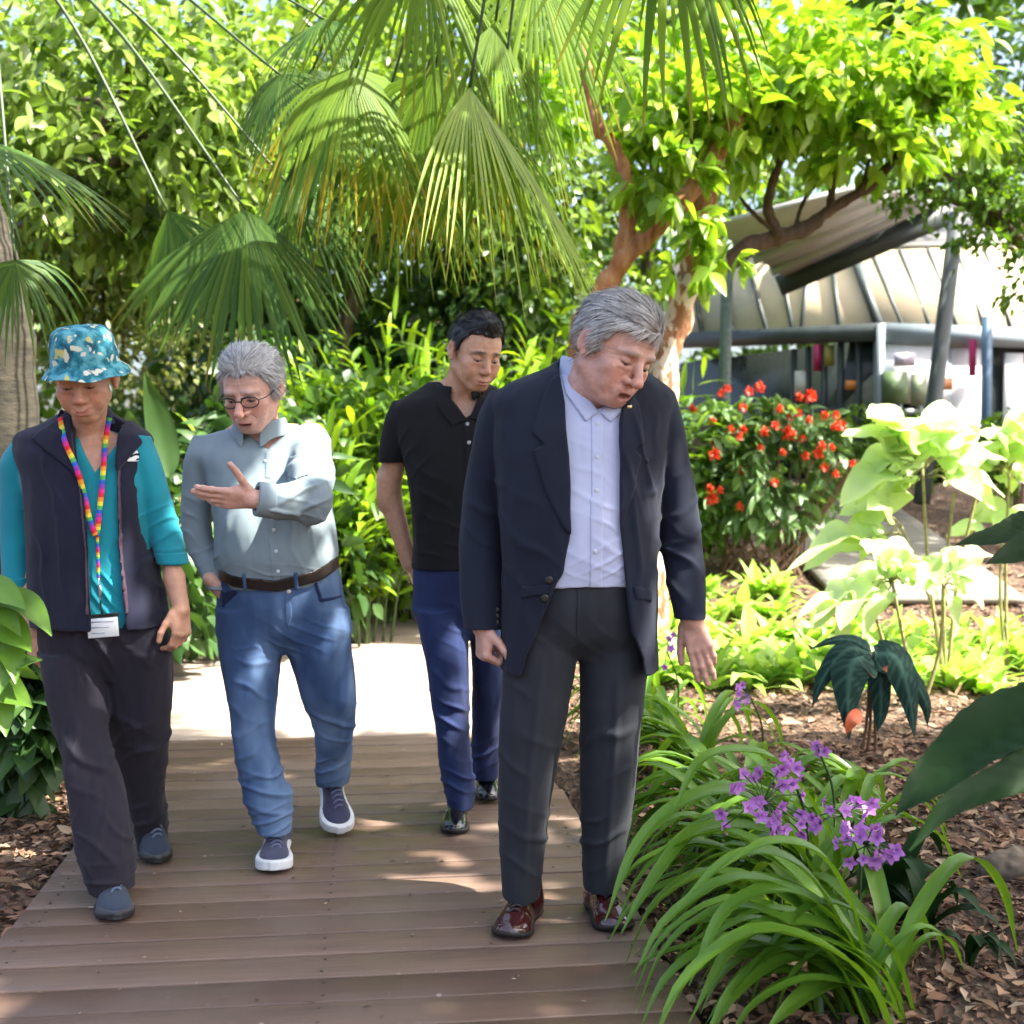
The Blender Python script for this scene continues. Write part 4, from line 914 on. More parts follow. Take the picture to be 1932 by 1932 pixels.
def lancey(name, base, stems, height, lean, mat, parent_label, cat, group, seed, Lf=.42, Wf=.042, nleaf=13, spread=.35, face=None):
    """cane plant: arching canes with two ranks of lance leaves"""
    rng = np.random.default_rng(seed); root = thing(name, parent_label, cat, base, group); B = []; D = []; Nn = []; Ls = []; mb = MB()
    for i in range(stems):
        az = rng.uniform(0, 2 * math.pi); h = height * rng.uniform(.65, 1.05); o = np.array([math.cos(az), math.sin(az), 0]); b = np.asarray(base) + o * rng.uniform(0, spread * .5)
        tip = b + o * h * lean * rng.uniform(.5, 1.4) + [0, 0, h]; mid = (b + tip) / 2 - o * h * lean * .25 + [0, 0, h * .06]; q = spline([b, mid, tip], 30); mb.tube(q[::3], np.linspace(.012, .004, 10), 5)
        pl = rng.uniform(0, math.pi)
        for k in range(nleaf):
            t = .30 + .70 * k / (nleaf - 1); j = int(t * 29); tg = nrm(q[min(29, j + 1)] - q[j - 1]); sd = nrm(np.cross(tg, [math.cos(pl), math.sin(pl), .1])) * (1 if k % 2 else -1)
            d = nrm(sd * (1 - .5 * t) + tg * (.45 + .4 * t)); B.append(q[j]); D.append(d); Nn.append(nrm(np.cross(np.cross(d, [0, 0, 1]), d) + rng.normal(0, .2, 3))); Ls.append(Lf * rng.uniform(.75, 1.1) * (1 - .25 * t))
    mb.build("stems", STEMG, root, True); Ls = np.array(Ls); V, F = leaves(np.array(B), np.array(D), np.array(Nn), Ls, Ls * Wf / Lf, rng.uniform(.25, .7, len(B)), 'lance', .2); mesh("leaves", V, F, mat, root); return root
def shrubs():
    gi = [(575, 1095, 8.8, 1.75), (650, 1095, 9.6, 2.05), (720, 1090, 10.4, 2.25), (790, 1090, 9.4, 1.9), (860, 1085, 10.6, 2.4), (930, 1085, 9.8, 2.1), (1000, 1085, 10.6, 2.3), (1070, 1085, 9.8, 2.05), (690, 1120, 8.4, 1.45), (620, 1125, 8.2, 1.3), (1130, 1090, 10.4, 2.1)]
    lab = ["ginger clump of bright lance leaves directly right of the silver haired man's shoulder", "tall ginger clump behind the silver haired man's ear", "tall bright ginger clump midway between the silver haired man and the man in the polo", "ginger clump just left of the polo shirt's sleeve", "tallest ginger clump rising behind the black haired man's head", "ginger clump between the black haired man and the suited man", "arching ginger clump left of the suited man's grey hair", "ginger clump behind the suited man's collar", "low ginger clump in front, right of the grey shirt's elbow", "lowest ginger clump beside the blue jeans' waist", "ginger clump hidden mostly behind the suited man's head"]
    for i, (px, py, Y, h) in enumerate(gi):
        x = P(px, 900, Y)[0]; lancey("ginger_plant", (x, Y, float(gz(x, Y)) - .05), 14, h, .36, L_GINGER, lab[i], "plant", "ginger clumps behind the walkers", 100 + i, .40, .036, 24)
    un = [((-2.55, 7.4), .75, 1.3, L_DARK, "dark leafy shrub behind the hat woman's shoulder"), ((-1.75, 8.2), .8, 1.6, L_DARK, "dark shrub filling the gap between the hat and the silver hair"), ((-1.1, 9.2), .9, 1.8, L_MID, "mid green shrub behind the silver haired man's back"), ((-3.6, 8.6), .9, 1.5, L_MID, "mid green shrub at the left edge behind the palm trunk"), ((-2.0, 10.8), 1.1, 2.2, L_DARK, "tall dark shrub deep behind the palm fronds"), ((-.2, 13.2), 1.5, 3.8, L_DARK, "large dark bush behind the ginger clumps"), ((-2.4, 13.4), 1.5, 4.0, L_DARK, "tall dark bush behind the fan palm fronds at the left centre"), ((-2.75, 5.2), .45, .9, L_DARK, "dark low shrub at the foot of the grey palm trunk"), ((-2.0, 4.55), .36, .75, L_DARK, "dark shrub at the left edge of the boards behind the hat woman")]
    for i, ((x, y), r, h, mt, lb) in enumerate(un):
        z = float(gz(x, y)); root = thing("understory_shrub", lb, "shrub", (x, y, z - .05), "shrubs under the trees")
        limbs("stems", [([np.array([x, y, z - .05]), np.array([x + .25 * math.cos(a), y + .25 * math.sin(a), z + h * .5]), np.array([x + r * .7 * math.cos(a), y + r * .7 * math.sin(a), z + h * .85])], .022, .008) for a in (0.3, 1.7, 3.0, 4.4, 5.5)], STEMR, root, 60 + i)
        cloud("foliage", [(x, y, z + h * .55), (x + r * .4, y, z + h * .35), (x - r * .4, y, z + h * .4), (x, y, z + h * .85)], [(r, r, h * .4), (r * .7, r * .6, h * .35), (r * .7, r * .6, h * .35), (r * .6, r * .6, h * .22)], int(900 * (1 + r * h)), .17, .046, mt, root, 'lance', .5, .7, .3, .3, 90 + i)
    # hedge in front of the pavilion
    hd = [(1395, 11.4, .55, .8, L_MID, "green shrub right of the suited man's shoulder, below the grey awning"), (1325, 10.4, .4, 1.2, L_MID, "narrow shrub tight beside the paperbark trunk"), (1600, 13.4, .5, 1.0, L_MID, "loose shrub behind the red flowers at the pavilion corner"), (1705, 13.4, .5, .95, L_MID, "dark low shrub at the foot of the leaning pole"), (1925, 12.5, .45, 1.15, L_MID, "upright shrub at the right edge in front of the pavilion")]
    for i, (px, y, r, h, mt, lb) in enumerate(hd):
        x = P(px, 900, y)[0]; z = float(gz(x, y)); root = thing("garden_shrub", lb, "shrub", (x, y, z - .05), "shrubs before the pavilion")
        limbs("stems", [([np.array([x, y, z - .05]), np.array([x + .1 * math.cos(a), y + .1, z + h * .5]), np.array([x + r * .6 * math.cos(a), y + r * .5 * math.sin(a), z + h * .85])], .018, .006) for a in (0.3, 1.7, 3.0, 4.4)], STEMR, root, 160 + i)
        cloud("foliage", [(x, y, z + h * .55), (x + r * .3, y, z + h * .85), (x - r * .4, y, z + h * .6)], [(r, r * .7, h * .42), (r * .5, r * .5, h * .25), (r * .6, r * .6, h * .35)], 1100, .085, .024, mt, root, 'lance', .4, .6, .2, .3, 190 + i)
    # the bush with red flowers
    Y = 10.4; fl = [(300,490),(470,390),(440,415),(580,400),(635,380),(825,430),(880,420),(730,490),(550,480),(780,530),(950,520),(1005,520),(1000,575),(1030,560),(490,590),(548,590),(530,630),(655,600),(710,570),(775,600),(890,605),(405,655),(410,705),(635,680),(745,705),(840,635),(855,720),(920,700),(940,670),(985,680),(1085,760),(1005,810),(950,775),(540,795),(385,880),(395,925),(435,890),(705,850),(535,970),(400,550),(820,510),(875,545)]
    x = P(1440, 900, Y)[0]; z = float(gz(x, Y)); root = thing("flowering_shrub", "rounded shrub covered in scarlet flower heads beside the suited man's arm", "shrub", (x, Y, z - .05))
    limbs("stems", [([np.array([x + .35 * math.cos(a), Y + .2 * math.sin(a), z - .05]), np.array([x + .4 * math.cos(a * 1.3), Y + .2 * math.sin(a), z + .4]), np.array([x + .75 * math.cos(a * 1.3), Y + .4 * math.sin(a), z + .95])], .014, .006) for a in np.linspace(0, 6, 22)], STEMR, root, 210)
    cloud("foliage", [P(1430, 880, Y), P(1360, 830, Y), P(1500, 820, Y), P(1540, 890, Y), P(1350, 930, Y), P(1430, 790, Y), P(1450, 960, Y)], [(.5, .5, .45), (.38, .4, .4), (.42, .4, .36), (.3, .3, .35), (.3, .3, .35), (.4, .35, .25), (.5, .4, .25)], 1500, .15, .034, L_REDSHRUB, root, 'lance', .5, .6, .25, .35, 211)
    RED = leafmat("scarlet_petal", (.62, .035, .012), (.80, .10, .03), .25, .5, (1, .8, .8)); rng = np.random.default_rng(5); proto = None
    for i, (a, b) in enumerate(fl):
        q = P(1191.4 + a * .3833, 579.6 + b * .3833, Y - .42 + .10 * math.sin(i)); sc = (1.35 if i in (4, 6, 13, 19, 22, 27, 35) else .85) * rng.uniform(.8, 1.1)
        if proto is None:
            m = 26; d = unit(rng.normal(size=(m, 3)) * [.9, .9, .8] + [0, 0, .55]); V, F = leaves(np.zeros((m, 3)) + d * .008 - [0, 0, .02], d, rdirs(m, rng), .042, .012, .5, 'ovate', .2); proto = mesh("flower_head", V, F, RED, root); o = proto
        else: o = proto.copy(); link(o, root)
        o.location = Vector(q) ; o.scale = (sc, sc, sc * 1.25); o.rotation_euler = (0, 0, i * 1.3)
def one_leaf(name, pts, W, mat, parent, shape='strap', up=(0, -.3, 1), fold=.25, wave=.0, n=22, cols=None, serr=0, rib=0.0):
    """one large leaf along a midrib given by points"""
    q = spline(pts, n); T = np.gradient(q, axis=0); ts, ws = SHAPES[shape]; t = np.linspace(0, 1, n); w = herm(ts, ws, t) * W; V = []; C = []; m = 9
    for i in range(n):
        s = nrm(np.cross(T[i], up)); u = np.cross(s, T[i]); u = nrm(u); wi = max(.002, w[i]) * (1 + serr * .08 * math.sin(i * 3.1))
        for j in range(m):
            a = (j - (m - 1) / 2) / ((m - 1) / 2); z = fold * wi * abs(a) ** 1.3 + wave * W * math.sin(t[i] * 14 + (2 if a > 0 else 0)) * abs(a) ** 2 + (.03 * wi * math.cos(a * 12)) + rib * wi * math.sin(t[i] * 75 - abs(a) * 9)
            V.append(q[i] + s * wi * a + u * z)
            if cols is not None: C.append(cols(t[i], a))
    F = [(i * m + j, i * m + j + 1, (i + 1) * m + j + 1, (i + 1) * m + j) for i in range(n - 1) for j in range(m - 1)]
    return mesh(name, np.array(V), F, mat, parent, col=np.array(C) if cols is not None else None)
def arch(b, az, L, rise, reach, drop, n=4):
    d = np.array([math.cos(az), math.sin(az), 0]); return [b, b + d * reach * .18 + [0, 0, rise * .65], b + d * reach * .55 + [0, 0, rise], b + d * reach * .85 + [0, 0, rise - drop * .35], b + d * reach + [0, 0, rise - drop]]
def near_plants():
    # strap-leaved orchids beside the boardwalk
    rng = np.random.default_rng(31)
    cl = [((1655, 1905), 2.75, 52, .62, "large clump of arching strap leaves nearest the camera beside the boards", None), ((1540, 1730), 3.3, 46, .60, "strap leaved orchid clump whose blades arch over the suited man's shoe", None), ((1570, 1600), 3.75, 34, .58, "purple flowering orchid clump in the middle of the bed", None), ((1420, 1520), 4.1, 34, .62, "orchid clump of strap leaves beside the suited man's knee", None), ((1310, 1400), 5.0, 44, .60, "far orchid clump of strap leaves below the suited man's open hand", None), ((1640, 1500), 4.3, 24, .52, "orchid clump of strap leaves right of the purple blooms", None), ((1225, 1330), 5.7, 40, .58, "farthest orchid clump hard against the suited man's trouser leg", None), ((1460, 1620), 3.6, 34, .55, "orchid clump between the suited man's shin and the large purple spray", None)]
    for i, (px, Y, n, L, lb, _) in enumerate(cl):
        g = P(*px, Y); b = np.array([g[0], Y, float(gz(g[0], Y)) - .04]); root = thing("orchid_clump", lb, "plant", b, "strap leaved orchids in the bed")
        for k in range(n):
            if k < n * .62: az = min(math.pi + .22, math.pi + rng.normal(-.2, .55))
            else: az = rng.uniform(.0, 3.4)
            l = L * rng.uniform(.6, 1.05); rs = l * rng.uniform(.30, .58); o = b + np.array([rng.normal(0, .05), rng.normal(0, .05), 0]); reach = l * rng.uniform(.65, 1.0); dr = l * rng.uniform(.15, .62)
            if rs - dr < .02: dr = rs - .03
            one_leaf("leaf", arch(o, az, l, rs, reach, dr), l * rng.uniform(.028, .046), L_STRAP, root, 'strap', (0, 0, 1), .35, .04, 16)
    # leaves traced one by one: those that cross the shoe and the front edge of the bed
    def lf(root, pts, Y0, Y1, W):
        n = len(pts); return one_leaf("leaf", [P(a, b, Y0 + (Y1 - Y0) * i / (n - 1)) for i, (a, b) in enumerate(pts)], W, L_STRAP, root, 'strap', (0, -.2, 1), .35, .03, 24)
    r2 = [o for o in COL.objects if o.get("label", "").startswith("strap leaved orchid clump whose")][0]; r1 = [o for o in COL.objects if o.get("label", "").startswith("large clump of arching")][0]
    for pts, W in (([(1560, 1700), (1480, 1560), (1390, 1498), (1290, 1515), (1200, 1600), (1142, 1738)], .030), ([(1570, 1720), (1500, 1600), (1400, 1560), (1300, 1580), (1220, 1680), (1172, 1762)], .026), ([(1600, 1640), (1520, 1500), (1440, 1425), (1330, 1430), (1270, 1530)], .026), ([(1580, 1690), (1640, 1560), (1720, 1500), (1790, 1500)], .024)): lf(r2, pts, 3.25, 3.0, W)
    for pts, W in (([(1650, 1890), (1580, 1740), (1480, 1680), (1370, 1720), (1300, 1860)], .026), ([(1655, 1900), (1600, 1780), (1500, 1740), (1390, 1780), (1300, 1930)], .028), ([(1660, 1900), (1600, 1820), (1480, 1810), (1390, 1870), (1330, 1960)], .030), ([(1640, 1860), (1600, 1700), (1540, 1610), (1450, 1590), (1360, 1640)], .024), ([(1670, 1890), (1600, 1850), (1520, 1880), (1440, 1950)], .03), ([(1645, 1880), (1560, 1700), (1480, 1620), (1380, 1620), (1270, 1720)], .024)): lf(r1, pts, 2.75, 2.6, W)
    PUR = leafmat("orchid_petal", (.40, .12, .50), (.66, .32, .74), .35, .5, (1.1, .9, 1.1)); fm = None
    sp = [((1440, 1515), 3.05, 27, (84, 66), "spray of purple orchid blooms left of centre in the bed"), ((1490, 1450), 3.2, 6, (16, 26), "small upright purple orchid spray above the larger one"), ((1590, 1540), 3.05, 14, (60, 34), "spray of purple orchid blooms right of the larger one"), ((1635, 1595), 2.95, 17, (60, 44), "lowest spray of purple orchid blooms over the bare mulch"), ((1545, 1415), 3.6, 3, (12, 10), "lone purple orchid bloom near the velvet leaved plant"), ((1415, 1312), 4.6, 7, (26, 20), "distant purple orchid spray near the suited man's fingertips"), ((1258, 1228), 5.6, 4, (14, 40), "farthest purple orchid blooms beside the blazer's hem")]
    for i, ((px, py), Y, n, (sx, sy), lb) in enumerate(sp):
        c = P(px, py, Y); gb = np.array([c[0] + .06, Y + .1, float(gz(c[0], Y)) - .04]); root = thing("orchid_spray", lb, "flower", gb, "purple orchid sprays"); mb = MB(); mb.tube(spline([gb, (gb + c) / 2 + [.03, 0, .06], c], 12), .004, 6); hub = c
        for k in range(n):
            q = P(px + rng.uniform(-sx, sx), py + rng.uniform(-sy, sy), Y + rng.uniform(-.06, .06)); mb.tube([hub, (hub + q) / 2 + [0, 0, .01], q], .0018, 5)
            if fm is None:
                m = 6; an = np.arange(5) * 2 * math.pi / 5; d = np.stack([np.cos(an), -.35 + 0 * an, np.sin(an)], 1); V, F = leaves(np.zeros((5, 3)), d, np.tile([0, -1.0, 0], (5, 1)), .024, .0085, .15, 'ovate', .15)
                V2, F2 = leaves(np.zeros((2, 3)), np.array([[.2, -1, -.5], [-.2, -1, -.4]]), np.array([[0, 0, 1.0], [0, 0, 1]]), .014, .005, .2, 'ovate'); fm = mesh("bloom", np.concatenate([V, V2]), np.concatenate([F, F2 + len(V)]), PUR, root); o = fm
            else: o = fm.copy(); link(o, root)
            s = rng.uniform(.7, 1.1); o.location = Vector(q); o.scale = (s, s, s); o.rotation_euler = (rng.normal(0, .4), rng.uniform(0, 6), rng.normal(0, .6))
        mb.build("stem", STEMG, root, True)
    # velvet-leaved plant
    VM = velvetmat(); Y = 5.3; c = P(1642, 1232, Y); gb = np.array([P(1640, 900, Y + .1)[0], Y + .1, -.05]); root = thing("velvet_plant", "plant with drooping dark velvet leaves and pale veins standing in the mulch", "plant", gb)
    def vc(t, a):
        v = abs(math.sin((t * 1.0 + abs(a) * .25) * 30)) ** 8; k = max(v * .55 if abs(a) > .08 else 0, math.exp(-(a / .05) ** 2) * .8); return tuple(np.array([.005, .024, .018]) * (1 - k) + np.array([.05, .115, .085]) * k)
    for pts, W, dy in (([(1640, 1235), (1610, 1250), (1600, 1310), (1602, 1395)], .100, -.15), ([(1645, 1232), (1600, 1225), (1555, 1275), (1532, 1335)], .060, -.05), ([(1650, 1235), (1690, 1240), (1715, 1310), (1725, 1390)], .085, -.1), ([(1640, 1225), (1610, 1208), (1570, 1208), (1528, 1225)], .035, .05), ([(1650, 1230), (1700, 1250), (1745, 1320), (1750, 1370)], .06, .08), ([(1645, 1230), (1660, 1270), (1662, 1340), (1655, 1380)], .06, -.02)):
        n = len(pts); one_leaf("leaf", [P(a, b, Y + dy * i / (n - 1)) for i, (a, b) in enumerate(pts)], W, VM, root, 'heart', (0, -.75, .65), -.25, .02, 26, vc)
    mb = MB()
    for dx in (-.03, .0, .04): mb.tube(spline([gb + [dx, 0, 0], gb + [dx * .5, -.05, .2], c], 10), .007, 6)
    mb.build("stems", STEMR, root, True)
    o = one_leaf("dying_leaf", [P(1625, 1345, Y - .14), P(1608, 1358, Y - .2), P(1596, 1385, Y - .2)], .03, plain("orange_dead_leaf", (.55, .10, .03), .6, var=.3), root, 'ovate', (0, -1, .3))
    # big glossy leaves reaching in from the right edge
    root = thing("broad_leaf_plant", "dark glossy plant with huge leaves reaching in from the right edge", "plant", (1.75, 2.55, -.05)); hb = np.array([1.5, 2.6, .75])
    def bl(pts, W, Y0, Y1, shape='lance', up=(-.2, -.5, .8)):
        n = len(pts); q = [P(a, b, Y0 + (Y1 - Y0) * i / (n - 1)) for i, (a, b) in enumerate(pts)]; f = one_leaf("leaf", q, W, L_GLOSS, root, shape, up, .2, .09, 60, None, 0, .05); V, F = tube(spline([np.array([1.75, 2.55, -.05]), hb, q[0], q[1]], 16), np.linspace(.014, .006, 16), 7); mesh("leaf_stalk", V, F, STEMG, f)
    bl([(2060, 1260), (1960, 1330), (1850, 1400), (1760, 1470), (1690, 1540)], .072, 2.5, 2.35); bl([(2080, 1380), (1990, 1420), (1900, 1470), (1790, 1520), (1716, 1605)], .036, 2.4, 2.3, up=(.5, -.5, .6)); bl([(2060, 1420), (1980, 1440), (1930, 1450), (1860, 1490)], .06, 2.45, 2.45, up=(0, -.7, .6)); bl([(2050, 960), (1960, 990), (1890, 1010), (1800, 1030)], .05, 3.2, 3.1, up=(0, -.6, .8)); bl([(2060, 1010), (1980, 1020), (1920, 1040), (1860, 1065)], .045, 3.1, 3.0, up=(.3, -.7, .6))
    # small plants on the mulch at the lower right
    for i, (px, py, L, n, lb) in enumerate(((1745, 1790, .22, 9, "small seedling with upright grey green leaves on the dark mulch"), (1690, 1760, .26, 7, "seedling with a few blades right of the large strap leaf clump"), (1830, 1840, .16, 6, "tiny purple stemmed seedling in the lower right mulch"), (1880, 1250, .30, 9, "low bright leaved seedling at the right edge beyond the velvet plant"), (1660, 1680, .10, 4, "tiny seedling beside the lowest orchid blooms"))):
        b = G(px, py, -.04 if py > 1400 else 0.0); root = thing("seedling", lb, "plant", b, "seedlings in the mulch")
        for k in range(n): az = rng.uniform(0, 6.28); one_leaf("leaf", arch(b, az, L, L * rng.uniform(.5, 1), L * rng.uniform(.4, .9), L * rng.uniform(.05, .4)), L * rng.uniform(.09, .16), L_GLOSS if i != 3 else L_LIME, root, 'ovate', (0, 0, 1), .25, .03, 10)
    for i, (px, py, s, lb) in enumerate(((1622, 1690, .07, "brown weathered stone beside the strap leaves"), (1930, 1660, .10, "pale stone at the right edge of the mulch bed"))):
        v = Vox(*(axis((-.16, .16, .008)) for _ in range(3))); v.add(ell((0, 0, 0), (s * 1.3, s, s * .75))); b = G(px, py, -.03); V, Q = v.nets(); V = relax(V, Q, 1); V = V + unit(V) * (.018 * noise3(V * 22, i) + .012 * noise3(V * 50, i + 3))[:, None]
        tag(mesh("stone", V + b + [0, 0, .02], Q, plain("brown_stone", (.16, .12, .085), .95, var=.35, scale=12, bstr=.4)), lb, "stone", "stones in the bed")
    # plant cut by the left edge
    Y = 3.05; gb = np.array([-1.5, Y, -.05]); root = thing("edge_shrub", "glossy green leafy plant cut by the left edge beside the woman's hand", "shrub", gb)
    lv = [((-25, 1120), (50, 1140), (98, 1200), .036), ((-30, 1150), (20, 1190), (60, 1230), .045), ((-30, 1130), (0, 1150), (40, 1200), .036), ((-20, 1200), (20, 1230), (30, 1290), .036), ((-30, 1260), (10, 1300), (62, 1335), .045), ((-20, 1290), (0, 1330), (12, 1390), .04), ((-30, 1180), (10, 1240), (0, 1310), .036), ((-40, 1100), (0, 1115), (50, 1150), .04), ((-30, 1230), (30, 1250), (80, 1245), .03)]
    for k, (a, b, c, W) in enumerate(lv): one_leaf("leaf", [P(*a, Y + .05), P(*b, Y), P(*c, Y - .05)], W, L_STRAP if k % 2 else L_MID, root, 'ovate', (.2, -.7, .6), .2, .06, 14)
    limbs("stems", [([gb, gb + [.0, 0, .5], P(-20, 1130, Y)], .012, .006), ([gb, gb + [.05, 0, .3], P(-20, 1270, Y)], .010, .005)], STEMR, root, 4)
    root = thing("broad_leaf_clump", "banana like clump with one broad upright leaf between the hat woman and the grey shirt", "plant", (P(300, 900, 6.6)[0], 6.6, -.05))
    for a, b, c, W in (((320, 900), (300, 800), (272, 702), .08), ((310, 900), (255, 820), (240, 770), .06)): one_leaf("leaf", [P(*a, 6.6), P(*b, 6.6), P(*c, 6.5)], W, L_DARK, root, 'ovate', (.3, -.9, .3), .2, .05, 24)
def sunny_bed():
    rng = np.random.default_rng(12)
    # tall pale big-leaved plants
    bp = [((1790, 1235), 7.0, [(1740, 870), (1700, 990), (1800, 930), (1850, 900)], [((1735, 865), (1660, 790), .16), ((1735, 865), (1640, 770), .15), ((1745, 860), (1830, 780), .15), ((1740, 870), (1720, 800), .15), ((1740, 870), (1625, 890), .14), ((1745, 870), (1690, 915), .13), ((1750, 875), (1840, 880), .14), ((1745, 870), (1790, 800), .13), ((1760, 880), (1860, 940), .12), ((1700, 990), (1610, 1010), .12), ((1700, 990), (1535, 1030), .11), ((1700, 990), (1590, 960), .10)], "tall plant with huge sunlit pale leaves on bare stalks at the right"),
          ((1905, 1200), 7.6, [(1905, 880), (1890, 1000)], [((1905, 870), (1960, 800), .15), ((1905, 875), (1870, 820), .13), ((1905, 870), (1840, 860), .12), ((1905, 880), (1950, 900), .13), ((1900, 1000), (1840, 960), .10), ((1895, 1000), (1960, 980), .12)], "pale broad leaved plant cut by the right edge, behind the tall stalks"),
          ((1740, 1250), 6.4, [(1680, 1080), (1780, 1090), (1640, 1120)], [((1680, 1085), (1640, 1030), .09), ((1680, 1085), (1720, 1030), .09), ((1680, 1085), (1600, 1100), .09), ((1680, 1085), (1740, 1090), .085), ((1780, 1090), (1840, 1060), .09), ((1780, 1090), (1770, 1040), .08), ((1640, 1120), (1560, 1130), .085), ((1640, 1120), (1590, 1170), .08), ((1780, 1095), (1850, 1130), .08), ((1690, 1090), (1650, 1150), .08)], "low sunlit plant with lime leaves in front of the side path")]
    for i, (g, Y, st, lv, lb) in enumerate(bp):
        x = P(g[0], 900, Y)[0]; b = np.array([x, Y, float(gz(x, Y)) - .05]); root = thing("pale_leaf_plant", lb, "plant", b, "sunlit broad leaved plants"); mb = MB()
        for s in st: q = P(*s, Y); mb.tube(spline([b, (b + q) / 2 + [rng.uniform(-.06, .06), 0, 0], q], 12), np.linspace(.013, .008, 12), 7)
        mb.build("stalks", STEMB, root, True)
        lv = lv + [((a[0], a[1] + 4), (c[0] + rng.uniform(-55, 55), c[1] + rng.uniform(-30, 50)), W * rng.uniform(.5, .8)) for _ in (0, 1) for a, c, W in lv]
        for a, c, W in lv:
            A, C = P(a[0], a[1] + rng.uniform(0, 26), Y), P(*c, Y + rng.uniform(-.3, .15)); A0 = A; A = A + (C - A) * rng.uniform(.28, .42); pv_ = tube(spline([A0, (A0 + A) / 2 + [0, 0, .02], A], 6), .004, 5); mid = (A + C) / 2 + [0, 0, .05]; lf_ = one_leaf("leaf", [A, mid, C + (C - A) * .10 - [0, 0, .05]], W * 1.15, L_PALE, root, 'ovate', (rng.normal(0, .4), -.5, 1), .15, .09, 18); mesh("leaf_stalk", *pv_, STEMB, lf_)
    # low lime plants in the sun
    k = 0
    for row, (py, Y) in enumerate(((1250, 7.1), (1230, 7.7), (1205, 8.3), (1180, 9.0), (1150, 9.7))):
        for px in range(1235, 1935, 56):
            x = px + rng.uniform(-22, 22)
            if row > 2 and 1480 < x: continue
            xx = P(x, 900, Y)[0]; b = np.array([xx, Y + rng.uniform(-.2, .2), float(gz(xx, Y)) - .05]); root = thing("lime_plant", "low lime green leafy plant in the sunlit bed between the orchids and the grey path", "plant", b, "low lime plants in the sunny bed"); n = 20; az = rng.uniform(0, 6.28, n)
            D = np.stack([np.cos(az), np.sin(az), rng.uniform(.6, 2.6, n)], 1); V, F = leaves(np.tile(b, (n, 1)) + rng.normal(0, .03, (n, 3)) * [1, 1, 0], D, np.stack([-np.cos(az) * .5, -np.sin(az) * .5, np.ones(n)], 1), rng.uniform(.22, .42, n), rng.uniform(.03, .06, n), rng.uniform(.25, .8, n), 'lance', .2); mesh("leaves", V, F, L_LIME, root); k += 1
def added_shade_tree():
    """an unseen tree added beyond the right edge, its crown shaped to shade the walkers"""
    root = thing("added_shade_tree", "broad unseen tree added beyond the right edge to shade the boardwalk", "tree", (6.3, 2.4, -.05)); s = np.array(SUND)
    limbs("trunk", [([np.array([6.3, 2.4, -.05]), np.array([6.2, 2.4, 2.5]), np.array([5.2, 2.6, 5])], .22, .12), ([np.array([6.1, 2.4, 3]), np.array([4, 2, 5.2]), np.array([2.2, 2.5, 5.8])], .1, .04), ([np.array([6.0, 2.4, 3.4]), np.array([4.5, 4, 5.4]), np.array([2.5, 4.5, 6])], .1, .04)], BARK, root, 8)
    holes = [(P(604, 830, 3.95), .17), (P(596, 900, 3.75), .12), (P(575, 1010, 3.78), .13), (P(520, 740, 3.9), .06), (P(1108, 900, 3.13), .05), (P(1128, 860, 3.13), .045), (P(1095, 970, 3.12), .05), (P(1295, 860, 3.2), .10), (P(1300, 980, 3.2), .08), (P(935, 690, 4.25), .05), (P(1215, 1000, 3.12), .08), (P(330, 960, 3.62), .07), (P(1190, 720, 3.1), .035), (P(160, 650, 3.5), .05), (P(1215, 1350, 3.3), .05), (P(655, 1200, 3.95), .07), (P(880, 1180, 4.25), .06)]  # gaps cut into the added crown to aim sun patches at the walkers
    def keep(B):
        k = np.ones(len(B), bool)
        for c, r in holes:
            d = B - c; t = d @ s; k &= (np.linalg.norm(d - t[:, None] * s, axis=1) > r + .06) | (t < 0)
        t = B[:, 2] / s[2]; g = B - t[:, None] * s; k &= (g[:, 1] < U_END - .05 + 0.22 * noise3(np.stack([g[:, 0] * 2.2, 0 * g[:, 0], 0 * g[:, 0]], 1), 4))          # crown trimmed so its shadow stops near the end of the boards
        return k
    cs = []; rs = []
    rng = np.random.default_rng(2)
    for x in np.arange(.4, 7.4, .75):
        for y in np.arange(-.2, 6.4, .75): cs.append((x + rng.uniform(-.2, .2), y + rng.uniform(-.2, .2), 5.6 + rng.uniform(-.35, .5))); rs.append((.62, .62, .35))
    cloud("crown", cs, rs, 17000, .26, .075, L_MID, root, 'dia', .2, .4, .1, .0, 9, keep, 1.2)

def added_side_shade_tree():
    root = thing("added_shade_tree", "tall unseen tree added beyond the right edge to shade the grey side path", "tree", (9.6, 11.5, float(gz(9.6, 11.5)) - .05)); rng = np.random.default_rng(3); b = np.array([9.6, 11.5, float(gz(9.6, 11.5)) - .05])  # unseen tree, added to keep the sun off the side path
    limbs("trunk", [([b, b + [-.1, 0, 3], np.array([8.4, 10.8, 6.2])], .2, .1)], BARK, root, 9); cs = [(x + rng.uniform(-.3, .3), y + rng.uniform(-.3, .3), 6.4 + rng.uniform(-.4, .6)) for x in np.arange(6.3, 9.6, .8) for y in np.arange(10.2, 13.4, .8)]
    cloud("crown", cs, [(.7, .7, .4)] * len(cs), 4200, .26, .075, L_MID, root, 'dia', .2, .4, .1, 0, 10, None, 1.2)
